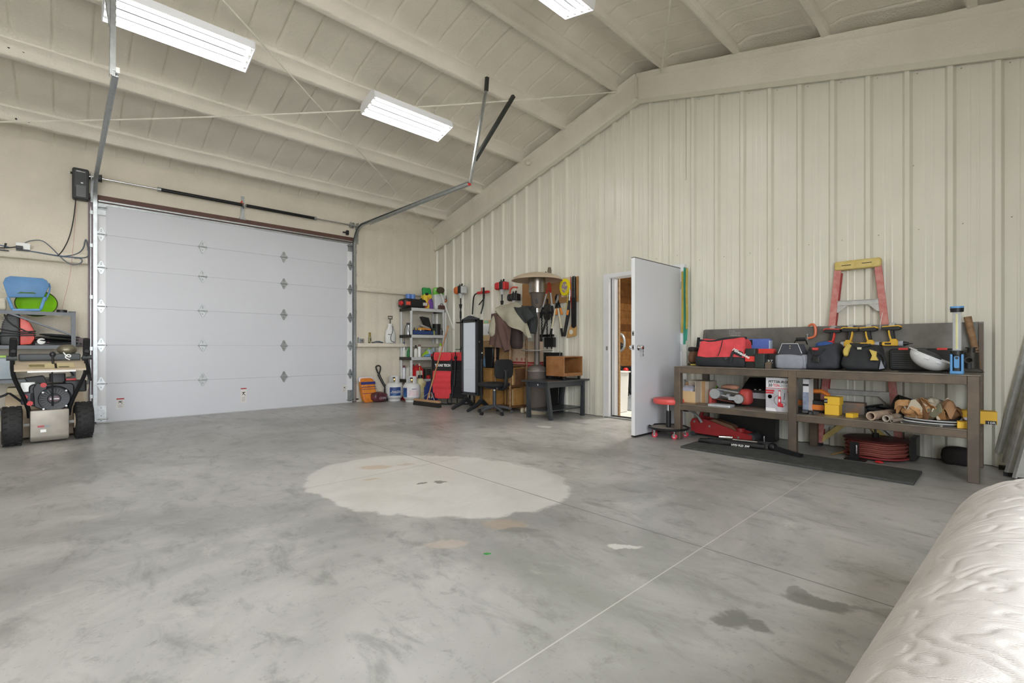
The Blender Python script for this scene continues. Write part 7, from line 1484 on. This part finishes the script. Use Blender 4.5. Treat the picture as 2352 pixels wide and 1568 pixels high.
# red bolt cutters / shears left of them
t = hang('bolt_cutters', 1262, 648, 'red handled cutters hung beside the patio heater', 'cutters')
for px, py, mt in ((1247, 705, SILV), (1268, 702, SILV)): v_ = Vector((Wy(px, py, -.07).x, -.07, Wy(px, py, -.07).z))-t.location; m = MB(); m.tube([(0, 0, 0), v_*.45], .014, 8); m.build('red_arm', RED, t); m = MB(); m.tube([v_*.4, v_], .013, 8); m.build('tube_arm', mt, t); m = MB(); m.tube([v_, v_*1.45], .017, 8); m.build('grip', RUBBER, t)
m = MB(); m.rbox((.0, -.01, -.06), (.05, .03, .16), .012, ax='y'); m.build('head', pm('cutter_red', 'b8432c', rough=.4), t)
t = hang('spade_blade', 1257, 700, 'dark round shovel blade hung upside down by the heater', 'shovel', -.06); m = MB(); m.soft((0, 0, -.26), (.17, .03, .28), 151, .004, 24, 12, .7); m.build('blade', JK, t, ang=60); e = Wy(1236, 800, -.10); v_ = Vector((e.x, -.10, e.z))-t.location; m = MB(); m.tube([(-.01, 0, -.22), v_], .016, 8); m.build('shaft', JK, t); m = MB(); m.cyl((0, 0, 0), (0, 0, .10), .016, n=8); m.build('socket', BLACK, t)
t = hang('pruning_saw', 1262, 640, 'worn wooden clamp sticking up above the pegboard', 'clamp', -.07); m = MB(); m.prism([(-.035, .0), (.03, .0), (.028, .14), (.012, .19), (.006, .12), (-.006, .12), (-.014, .19), (-.03, .12)], -.02, .02, 'y'); m.build('jaw', pm('grey_wood', '7d7464', rough=.8), t); m = MB(); m.cyl((-.03, 0, .07), (-.09, 0, .12), .014, n=8); m.build('screw', BLACK, t); m = MB(); m.bb(-.02, .02, -.015, .015, -.06, .0); m.build('bracket', BLACKM, t)
# yellow trimmer line reel in a clear pack
t = hang('line_reel', 1300, 657, 'yellow spool of trimmer line in a blister pack', 'line spool'); m = MB(); m.bb(-.10, .10, .0, .004, -.17, .14); m.build('card', pm('blister_card', 'c9b8a8', rough=.4), t); YR = pm('line_yellow', 'e6d21e', rough=.4)
m = MB(); n = 28; m.lathe([(.065, -.02), (.10, -.02), (.105, 0), (.10, .02), (.065, .02), (.065, -.02)], 28, loc(0, -.022, -.02) @ Matrix.Diagonal((1, 1, 1.35, 1)) @ rot((1, 0, 0), 90), cap=False); m.build('coil', YR, t, ang=50); m = MB(); m.lathe([(.066, -.014), (.066, .0), (.001, .0)], 24, loc(0, -.03, -.02) @ Matrix.Diagonal((1, 1, 1.35, 1)) @ rot((1, 0, 0), 90)); m.build('round_label', pm('purple_label', '9a86a8', rough=.5, c2='e0d85a', thr=(.5, .55), vs=25), t); m = MB(); m.tube([(.05, -.02, -.14), (.04, -.02, -.30), (.0, -.02, -.38), (-.05, -.01, -.33)], .004, 6, smooth=2); m.build('loose_line', YR, t)
# chainsaw bar with chain
t = hang('chainsaw_bar', 1318, 634, 'chainsaw bar in a black scabbard at the end of the pegboard', 'chainsaw bar'); e = Wy(1318, 753, -.07).z-t.location.z
m = MB(); m.rbox((.0, 0, e*.5), (.075, .012, -e), .03, ax='y'); m.build('bar', BLACKM, t); m = MB(); m.rbox((.0, 0, e*.68), (.085, .022, -e*.62), .02, ax='y'); m.build('scabbard', BLACK, t)
m = MB()
for k in range(15):
    for x in (-.025, .02): m.box((x, -.012, -.02-.022*k), (.016, .012, .012), rot((0, 1, 0), 30))
tag(m.build('chain_links', GALV, t), kind='stuff')
m = MB(); m.tube([(-.06, -.01, .0), (-.05, -.01, e*.3), (-.045, -.01, e*.62)], .004, 5); m.build('red_cord', RED, t)
t = hang('hand_saw', 1313, 752, 'wooden handled hand saw hung below the pegboard', 'saw', -.06); m = MB(); m.prism([(-.09, -.16), (.09, -.13), (.10, .0), (.06, .10), (.0, .06), (-.07, -.06)], -.012, .012, 'y'); o = m.build('handle', pm('saw_wood', 'b8915a', rough=.6), t, bev=.004); m = MB(); m.lathe([(.038, 0), (.038, .0008), (.001, .0008)], 16, loc(.0, -.0125, -.07) @ rot((1, 0, 0), 90)); m.build('grip_hole', PANEL, t); m = MB(); m.prism([(.0, .05), (.07, .08), (.02, .52), (-.02, .52)], -.003, .003, 'y'); m.build('blade', GREYC, t)
t = hang('pruner', 1305, 722, 'long pruning tool with orange catch hung beside the chainsaw bar', 'pruner', -.10); e = Wy(1296, 772, -.10); v_ = Vector((e.x, -.10, e.z))-t.location; m = MB(); m.tube([(.02, 0, .22), (.0, 0, .0), v_], [.016, .03, .024], 8); m.build('body', BLACK, t); m = MB(); m.rbox((.015, -.03, .03), (.03, .02, .08), .01, rot((0, 1, 0), 14), ax='y'); m.build('catch', pm('grip_orange', 'e08a34'), t); m = MB(); m.tube([(.02, 0, .2), (.035, 0, .36), (.02, 0, .44)], .008, 6); m.build('wire', GALV, t)
# ================================================================ ADJOINING ROOM
t = thing('exercise_machine', 'black and silver exercise machine in the next room', 'exercise machine', (3.22, 2.35, .012), 0)
def rv(px, py, y): q = ony(px, py, y); return Vector((q.x, y, q.z))-Vector((3.22, 2.35, .012))
m = MB(); m.tube([rv(1415, 820, 2.2), rv(1450, 905, 2.5)], .03, 8); m.build('main_beam', BLACKM, t); m = MB(); m.tube([rv(1410, 800, 2.2), rv(1412, 775, 2.2), rv(1424, 765, 2.2), rv(1434, 775, 2.2), rv(1434, 798, 2.2), rv(1424, 806, 2.2)], .028, 10, smooth=2); m.build('wheel_rim', pm('silver_rim', 'a9b0b5', rough=.3, metal=.6), t)
m = MB(); m.rbox(rv(1418, 802, 2.2), (.16, .10, .30), .03, rot((0, 1, 0), 35)); m.build('console', BLACK, t, bev=.01); m = MB(); m.tube([rv(1405, 838, 2.1), rv(1412, 815, 2.15)], .02, 6); m.build('lever', GALV, t)
m = MB(); m.tube([rv(1405, 917, 2.3), rv(1450, 921, 2.6)], .04, 6); m.build('base_rail', BLACKM, t); m = MB(); m.cyl(rv(1422, 903, 2.35), rv(1440, 905, 2.5), .09, n=18); m.build('flywheel', BLACK, t); m = MB(); m.cyl(rv(1440, 904, 2.45), rv(1441, 904, 2.44), .07, n=16); m.build('hub_plate', SILV, t)
t = thing('floor_dumbbell', 'silver post with a red knob beside the exercise machine', 'post', (2.9, 2.9, .012)); m = MB(); m.cyl((0, 0, 0), (0, 0, .52), .03, n=10); m.build('post', SILV, t); m = MB(); m.ell((0, 0, .55), (.06, .06, .05), 12); m.build('knob', RED, t)
t = thing('trash_bin', 'narrow white plastic bin just inside the walk doorway', 'bin', (4.22, .62, .0)); m = MB(); m.prism([(-.14, 0), (.12, 0), (.15, .64), (-.17, .64)], -.12, .12, 'y'); m.build('body', WHITEP, t, bev=.01); m = MB(); m.rbox((-.0, 0, .65), (.35, .27, .02), .02); m.build('rim', WHITEP, t)
t = thing('dark_bench', 'dark padded seat standing behind the exercise machine', 'seat', (2.55, 3.6, .012)); m = MB(); m.rbox((0, 0, .55), (.5, .3, .10), .04); m.build('seat', BLACK, t, bev=.02); m = MB(); m.rbox((.25, 0, .95), (.10, .28, .8), .04); m.build('backrest', BLACK, t, bev=.02); m = MB(); m.cyl((0, 0, .0), (0, 0, .5), .04, n=10); m.build('post', BLACKM, t); m = MB(); m.bb(-.3, .3, -.2, .2, 0, .04); m.build('foot', BLACKM, t)
# ================================================================ STEEL RACK ON THE LEFT WALL
RKM = pm('grey_steel_rack', '5a5d60', rough=.45, metal=.3, var=.12); RZ = [.30, .66, 1.065, 1.475]
RK = thing('steel_rack', 'grey slotted steel storage rack beside the garage door', 'rack', (0, 0, 0)); ry0, ry1, rx0, rx1 = -7.65, -5.80, .13, .55
for x, s in ((rx0, 1), (rx1, -1)):
    for y in (ry0, ry1):
        m = MB(); q = 1 if y == ry0 else -1; m.bb(min(x, x+s*.04), max(x, x+s*.04), y-.0015, y+.0015, 0, 1.48); m.bb(x-.0015, x+.0015, min(y, y+q*.04), max(y, y+q*.04), 0, 1.48); ps = m.build('post', RKM, RK)
        for k in range(26):
            m = MB(); m.box((x-.002*s*-1 if s < 0 else x, y+q*.02, .09+.053*k), (.005, .007, .020)); m.build('slot', pm('slot_dark', '2c2e30', rough=.8), ps) if x == rx1 and y == ry1 else None
for z in RZ:
    m = MB(); m.bb(rx0, rx1-.002, ry0, ry1, z-.004, z); m.build('shelf', RKM, RK); m = MB(); m.bb(rx1-.003, rx1-.0005, ry0, ry1, z-.042, z); m.build('shelf_lip', RKM, RK)
m = MB(); bar(m, (rx1-.006, ry1-.03, 1.18), (rx1-.006, ry1-.62, 1.45), .022, .003, (0, 0, 1)); m.build('diagonal_brace', RKM, RK); m = MB(); bar(m, (rx1-.006, ry1-1.3, 1.18), (rx1-.006, ry1-.70, 1.45), .022, .003, (0, 0, 1)); m.build('diagonal_brace', RKM, RK)
def rk(px, z, x=.45): q = onx(px, 700, x); return Vector((x, q.y, z))
# blue plastic seat
t = thing('plastic_chair', 'blue plastic childs chair back with cut out slot standing on the rack', 'chair', tuple(rk(62, 1.477, .40))); BLS = pm('blue_plastic', '4f82b4', rough=.45, var=.12, vs=7)
def k_(px, py): q = onx(px, py, .40); return (q.y-t.location.y, q.z-1.477)
m = MB(); out = [k_(7, 650), k_(12, 638), k_(24, 634), k_(98, 639), k_(108, 644), k_(113, 656), k_(100, 683), k_(18, 683)]; m.prism(out, -.02, .02, 'x'); m.build('panel', BLS, t, bev=.01, seg=2)
m = MB(); m.tube([(.0, *k_(18, 682)), (.0, *k_(28, 708)), (.03, *k_(30, 712)), (.03, *k_(92, 712)), (.0, *k_(94, 708)), (.0, *k_(103, 682))], .016, 8); m.build('leg_frame', pm('blue_frame', '6a9ccf', rough=.4), t)
m = MB(); m.prism([k_(39, 674), k_(48, 670), k_(55, 671), k_(66, 671), k_(78, 671), k_(84, 675), k_(60, 674)], .0203, .0212, 'x'); m.build('slot', pm('slot_green', '37602a', rough=.6), t); m = MB(); m.tube([(-.03, *k_(112, 650)), (-.07, *k_(115, 658)), (-.07, *k_(112, 672)), (-.03, *k_(104, 690))], .009, 6, smooth=1); m.build('rear_tube', pm('blue_frame', '6a9ccf'), t)
t = thing('green_saucer', 'lime green plastic bowl tipped behind the blue seat', 'bowl', tuple(rk(84, 1.477, .28))); m = MB(); GSC = pm('lime_green_plastic', '86c81c', rough=.4, var=.08)
m.lathe([(.001, -.09), (.09, -.085), (.155, -.05), (.185, .0), (.19, .0), (.16, -.058), (.09, -.095), (.001, -.10)], 32, loc(.0, .0, .115) @ rot((0, 0, 1), 0) @ rot((0, 1, 0), 62) @ rot((0, 0, 1), 0), cap=False); m.build('bowl', GSC, t, ang=60); m = MB(); m.tube([(Vector(loc(.0, 0, .115) @ rot((0, 1, 0), 62) @ Vector((.188*math.cos(2*PI*k/32), .188*math.sin(2*PI*k/32), 0)))) for k in range(32)], .006, 6, closed=True); m.build('rim', pm('dark_rim', '3a4a18', rough=.5), t)
t = thing('tape_roll', 'small roll of black tape on the end of the rack top', 'tape', tuple(rk(142, 1.477, .42))); m = MB(); m.lathe([(.03, 0), (.05, 0), (.05, .035), (.03, .035), (.03, 0)], 20, cap=False); m.build('roll', BLACK, t); m = MB(); m.bb(-.02, .02, .06, .13, 0, .02); m.build('clip', GREYP, t)
m = MB(); q = rk(3, 1.477, .40); m.soft(tuple(q), (.10, .10, .16), 161, .02, 20, 10, .6); tag(m.build('rag_bundle', pm('pale_rag', 'cfc8b8', rough=.9)), 'pale rag bundle lying on the rack top beside the blue chair', 'rag')
# red and black compressor
q = rk(48, 1.067, .40); t = thing('air_compressor', 'red and black portable air pump wound with a cord on the rack', 'air pump', tuple(q)); 
m = MB(); m.prism([(-.16, 0), (-.005, 0), (-.005, .37), (-.06, .39), (-.11, .37), (-.15, .25), (-.165, .1)], -.11, .11, 'x'); m.build('black_half', BLACK, t, bev=.02, seg=2); m = MB(); m.prism([(-.005, 0), (.09, .01), (.12, .08), (.115, .18), (.08, .27), (-.005, .355)], -.10, .10, 'x'); m.build('red_half', pm('pump_red', 'd8564c', rough=.4), t, bev=.02, seg=2)
for k in range(6): m = MB(); m.bb(.105, .114, -.15, -.03, .20+.025*k, .206+.025*k); m.build('louver', GREYP, t)
for k in range(3): m = MB(); m.tube([(.118, -.17, .19-.04*k), (.125, -.02, .155-.02*k), (.115, .13, .17-.025*k)], .008, 6, smooth=1); m.build('cord', BLACK, t)
m = MB(); m.tube([(.118, -.13, .36), (.122, -.09, .26), (.12, .02, .18), (.11, .12, .14)], .008, 6, smooth=1); m.build('cord', BLACK, t); m = MB(); m.bb(.108, .116, -.09, -.02, .05, .08); m.build('rating_plate', pm('plate_pale', 'a9a9a9', rough=.5), t)
q = rk(8, 1.067, .40); t = thing('green_corrugated_hose', 'dark green ribbed hose beside the air pump', 'hose', tuple(q)); m = MB(); pr_ = []
for k in range(25): pr_.append((.075 if k % 2 else .068, -.25+.35*k/24))
m.lathe(pr_, 18, loc(0, 0, .076) @ rot((1, 0, 0), -90)); m.build('hose', pm('dark_green', '223d2c'), t, ang=60)
q = rk(95, 1.067, .46); t = thing('pressure_gauge', 'round white pressure gauge on a black hose on the rack', 'gauge', tuple(q)); m = MB(); m.cyl((0, 0, .045), (.02, 0, .05), .034, n=20); m.build('dial_face', WHITEP, t); m = MB(); m.cyl((-.01, 0, .045), (.015, 0, .049), .038, n=20); m.build('dial_case', CHROME, t); m = MB(); m.tube([(0, .03, .03), (0, .15, .02), (.02, .30, .03), (-.05, .36, .02)], .012, 6, smooth=2); m.build('hose', BLACK, t); m = MB(); m.bb(-.005, .005, .055, .065, .02, .06); m.build('red_fitting', RED, t)
q = rk(128, 1.067, .36); t = thing('pan_lid_stack', 'stack of dark pan lids lying on the rack', 'lids', tuple(q))
for k in range(3): m = MB(); m.ell((0, .02*k, .05+.035*k), (.16, .21-.01*k, .02), 28, rot((1, 0, 0), -5)); m.build('lid', (BLACKM, pm('old_lid', '4f524c', rough=.5, metal=.3), GREYP)[k], t, ang=60)
m = MB(); m.bb(-.1, .1, -.18, .22, 0, .03); m.build('base_pan', BLACK, t)
# plastic bins on the lower tiers
q = rk(8, .662, .40); t = thing('clear_bin', 'clear plastic bin with lime lid on the rack', 'bin', tuple(q)); m = MB(); m.prism([(-.22, 0), (.085, 0), (.095, .26), (-.23, .26)], -.12, .12, 'x'); m.build('bin', pm('clear_bin', 'a9b9c0', rough=.2, alpha=.55), t, bev=.01); m = MB(); m.bb(-.125, .125, -.24, .10, .26, .285); m.build('lid', pm('lime_lid', '9ac24a', rough=.45), t); m = MB(); m.soft((0, -.05, .01), (.18, .22, .18), 171, .02, 20, 10, .5); m.build('contents', pm('bin_contents', '8aa0b4', rough=.7, c2='b46a62', thr=(.5, .6), vs=9), t, ang=60)
q = rk(60, .302, .36); t = thing('cream_canister', 'cream metal cabinet box on the low tier behind the snow blower', 'box', (.36, -6.22, .302)); m = MB(); m.rbox((0, 0, .13), (.30, .36, .26), .02); m.build('box', pm('cream_box', 'b5aa8e', rough=.6), t, bev=.006); m = MB(); m.bb(-.1, .1, -.1, .1, .26, .30); m.build('lid', BLACK, t)
t = thing('white_drum', 'cream plastic drum on the floor behind the snow blower wheel', 'drum', (.42, -5.88, 0)); m = MB(); m.lathe([(.10, 0), (.11, .01), (.11, .10), (.115, .11), (.11, .12), (.11, .26), (.08, .285), (.001, .29)], 24); m.build('drum', pm('cream_drum', 'b9b19a', rough=.5), t, ang=40)
# ================================================================ SNOW BLOWER
SB = thing('snow_blower', 'tan and black two stage snow blower parked beside the garage door', 'snow blower', (1.20, -6.03, 0), 94); TAN_ = pm('blower_tan', 'b5a58e', rough=.5, var=.08); GSH = pm('blower_grey', '9a948a', rough=.45, metal=.3, var=.15)
# local: +x to the viewer's right side of the machine, -y toward the operator (viewer), z up
TY = pm('tyre_rubber', '1f2020', rough=.75, var=.2)
for s, yy in ((-1, -.12), (1, -.06)):
    x = s*.285; R = .205
    m = MB(); m.lathe([(.10, -.075), (R-.03, -.078), (R-.008, -.066), (R, -.045), (R, .045), (R-.008, .066), (R-.03, .078), (.10, .075)], 36, loc(x, yy, R) @ rot((0, 1, 0), 90)); ty = m.build('tyre', TY, SB, ang=40)
    lug = MB(); lug.box((0, 0, 0), (.036, .022, .014)); lme = lug.mesh('tread_lug', TY, bev=.002)
    for k in range(20):
        a_ = 2*PI*k/20
        for dx, da in ((-.052, 0), (0, .157), (.052, 0)):
            o = linked('tread_lug', lme, ty, (x+dx, yy+R*math.cos(a_+da)*.995, R+R*math.sin(a_+da)*.995)); o.rotation_euler = (a_+da-PI/2, 0, .5*(1 if dx < 0 else -1 if dx > 0 else 0))
    m = MB(); m.cyl((x-s*.085, yy, R), (x-s*.02, yy, R), .085, n=20); m.build('wheel_rim', TAN_, SB)
m = MB(); m.cyl((-.24, -.09, .20), (.24, -.09, .20), .020, n=10); m.build('axle', pm('axle_grey', 'a9a7a3', rough=.4), SB)
m = MB(); m.prism([(-.30, .36), (-.12, .36), (-.12, .03), (-.16, .02), (-.26, .02), (-.29, .06)], -.155, .155, 'x', loc(0, .1, 0)); m.build('gear_housing', GSH, SB, bev=.02, seg=2)
m = MB(); m.bb(-.10, .005, -.193, -.189, .17, .215); lb = m.build('decal', INKB, SB); m = MB(); m.bb(-.098, -.045, -.1945, -.193, .175, .21); m.build('decal_red', pm('decal_red', 'b0545a', rough=.5), lb); m = MB(); m.bb(-.04, .002, -.1945, -.193, .175, .21); m.build('decal_grey', pm('decal_grey', '8a9096', rough=.5), lb); m = MB(); m.bb(-.075, -.03, -.193, -.19, .12, .155); m.build('label', INKW, SB); m = MB(); m.prism([(-.09, .26), (.04, .30), (.04, .33), (-.08, .29)], -.1905, -.182, 'y'); m.build('shift_lever', GALV, SB)
# auger housing and chute in front
m = MB(); m.prism([(.22, .02), (.60, .02), (.60, .42), (.45, .50), (.25, .40)], -.33, .33, 'x'); m.build('auger_housing', TAN_, SB, bev=.01)
m = MB(); m.prism([(.05, .35), (.14, .36), (.02, .72), (-.14, .70)], .06, .22, 'y', loc(-.05, .1, 0)); m.build('chute', BLACK, SB, bev=.008)
# engine
ENG = pm('engine_black', '232427', rough=.4, metal=.2, var=.2)
m = MB(); m.rbox((.02, .02, .52), (.36, .30, .24), .04, ax='y'); m.build('engine_block', ENG, SB, bev=.01); m = MB(); m.lathe([(.001, 0), (.05, 0), (.055, .006), (.125, .012), (.135, .0), (.145, -.03), (.145, -.06)], 32, loc(.035, -.165, .475) @ rot((1, 0, 0), 90)); m.build('recoil_cover', ENG, SB, ang=40)
for k in range(24):
    a_ = 2*PI*k/24; m = MB(); m.box((.035+.085*math.cos(a_), -.1785, .475+.085*math.sin(a_)), (.05, .004, .008), rot((0, 1, 0), -math.degrees(a_))); m.build('cooling_slot', pm('slot_grey', '4c4e52', rough=.5), SB)
m = MB(); m.ell((.035, -.18, .475), (.048, .006, .035), 18); ep = m.build('name_disc', pm('disc_wine', '6a5a62', rough=.4), SB); m = MB(); m.bb(-.0, .072, -.1875, -.185, .470, .480); m.build('name_bar', INKW, ep)
m = MB(); m.prism([(-.12, .40), (-.05, .36), (-.02, .62), (-.10, .66), (-.13, .60)], -.17, -.10, 'y'); m.build('fan_shroud', ENG, SB, bev=.006); m = MB(); m.rbox((.215, .0, .60), (.19, .20, .13), .02); m.build('air_box', BLACK, SB, bev=.008); m = MB(); m.rbox((.18, -.02, .675), (.09, .05, .02), .008); m.build('choke_knob', RED, SB); m = MB(); m.rbox((-.165, .0, .61), (.12, .14, .10), .01); m.build('muffler', pm('muffler_silver', 'b3b3b0', rough=.4, metal=.7, var=.2), SB)
m = MB(); m.rbox((-.16, -.08, .49), (.12, .10, .13), .02); m.build('fuel_block', pm('tank_navy', '2a2e3a', rough=.4), SB, bev=.008)
for x, z in ((-.195, .51), (-.155, .44), (-.05, .63)): m = MB(); m.cyl((x, -.15, z), (x, -.175, z), .026, n=14); m.build('red_knob', RED, SB)
for x, z in ((-.055, .55), (.13, .56), (.13, .39), (-.05, .37)): m = MB(); m.cyl((x, -.172, z), (x, -.18, z), .010, n=8); m.build('bolt', CHROME, SB)
m = MB(); m.rbox((.07, .0, .70), (.13, .12, .09), .015); m.build('carburettor_cover', BLACK, SB); m = MB(); m.tube([(.02, -.10, .78), (.06, -.10, .80), (.16, -.10, .79), (.20, -.08, .72)], .010, 6, smooth=1); m.build('fuel_pipe', BLACK, SB)
# handlebars and dash
for s in (-1, 1):
    m = MB(); m.tube([(s*.155, -.10, .28), (s*.165, -.14, .40), (s*.26, -.25, .68), (s*.285, -.28, .78), (s*.285, -.32, .98), (s*.28, -.40, 1.00)], .019, 10, smooth=1); m.build('handlebar', BLACKM, SB); m = MB(); m.tube([(s*.283, -.32, .93), (s*.28, -.36, 1.05), (s*.278, -.40, 1.13)], .03, 10, smooth=1); m.build('grip', RUBBER, SB); m = MB(); m.cyl((s*.25, -.33, .93), (s*.33, -.33, .93), .026, n=12); m.build('lever_pivot', GREYP, SB)
m = MB(); m.prism([(-.40, .79), (-.36, .79), (-.24, .885), (-.24, .90), (-.40, .81)], -.275, .275, 'x'); m.build('dash_panel', TAN_, SB); m = MB(); m.bb(-.18, .19, -.408, -.395, .778, .795); m.build('dash_lip', WHITEP, SB)
def dash(n, x0, x1, t0, t1, mt): 
    m = MB(); a = Vector((0, -.40, .812)); b = Vector((0, -.24, .902)); p0, p1 = a.lerp(b, t0), a.lerp(b, t1)
    m.add([(x0, p0.y, p0.z+.003), (x1, p0.y, p0.z+.003), (x1, p1.y, p1.z+.003), (x0, p1.y, p1.z+.003)], [(0, 1, 2, 3)]); m.build(n, mt, SB)
dash('dash_plate', -.17, .18, .05, .62, pm('dash_cream', 'c6b78e', rough=.5)); dash('dash_print', -.165, -.05, .15, .5, pm('dash_ink', 'a8986c', rough=.6)); dash('dash_print', .055, .14, .12, .22, INKB); dash('shift_gate', .025, .045, .05, .60, INKB)
m = MB(); m.rbox((0, -.24, .935), (.48, .08, .075), .015, ax='x'); m.build('control_box', GREYP, SB, bev=.008); m = MB(); m.cyl((.015, -.31, .86), (.015, -.29, .95), .009, n=8); m.ell((.015, -.285, .965), (.026, .02, .03), 12); m.build('shift_knob', BLACK, SB); m = MB(); m.cyl((.02, -.2, .4), (.01, -.30, .80), .007, n=6); m.build('shift_rod', BLACKM, SB)
m = MB(); m.ell((.135, -.22, 1.015), (.085, .06, .06), 20); hl_ = m.build('headlight', pm('dull_metal', '76705f', rough=.35, metal=.5), SB, ang=60); m = MB(); m.tube([(.10, -.29, .985), (.12, -.31, .95), (.15, -.31, .93), (.16, -.30, .955), (.13, -.29, .965), (.11, -.29, .93), (.15, -.30, .905)], .006, 6, smooth=2); m.build('white_string', INKW, hl_)
m = MB(); m.tube([(.26, -.25, .93), (.30, -.22, .80), (.33, -.20, .66)], .016, 6, smooth=1); m.build('clutch_rod', BLACKM, SB); m = MB(); m.tube([(.29, -.24, .92), (.33, -.20, .76), (.31, -.2, .62)], .012, 6, smooth=1); m.build('cable', BLACK, SB); m = MB(); m.cyl((.315, -.2, .62), (.31, -.2, .56), .006, n=6); m.build('spring', CHROME, SB)
m = MB(); m.tube([(-.20, -.10, .44), (-.27, -.10, .52), (-.31, -.10, .56), (-.34, -.10, .53), (-.42, -.10, .51)], .012, 6, smooth=1); m.build('chute_crank', BLACKM, SB)
# ---- small scrap on the floor
p = onz(1119, 1272); m = MB(); m.prism([(-.018, -.004), (.0, -.010), (.020, .004), (-.004, .008)], 0.0005, .004, 'z', loc(p.x, p.y, 0) @ rot((0, 0, 1), 40)); tag(m.build('leaf_scrap', pm('leaf_scrap_green', '2f8a3c', rough=.6)), 'tiny green leaf scrap lying on the open concrete floor', 'scrap')
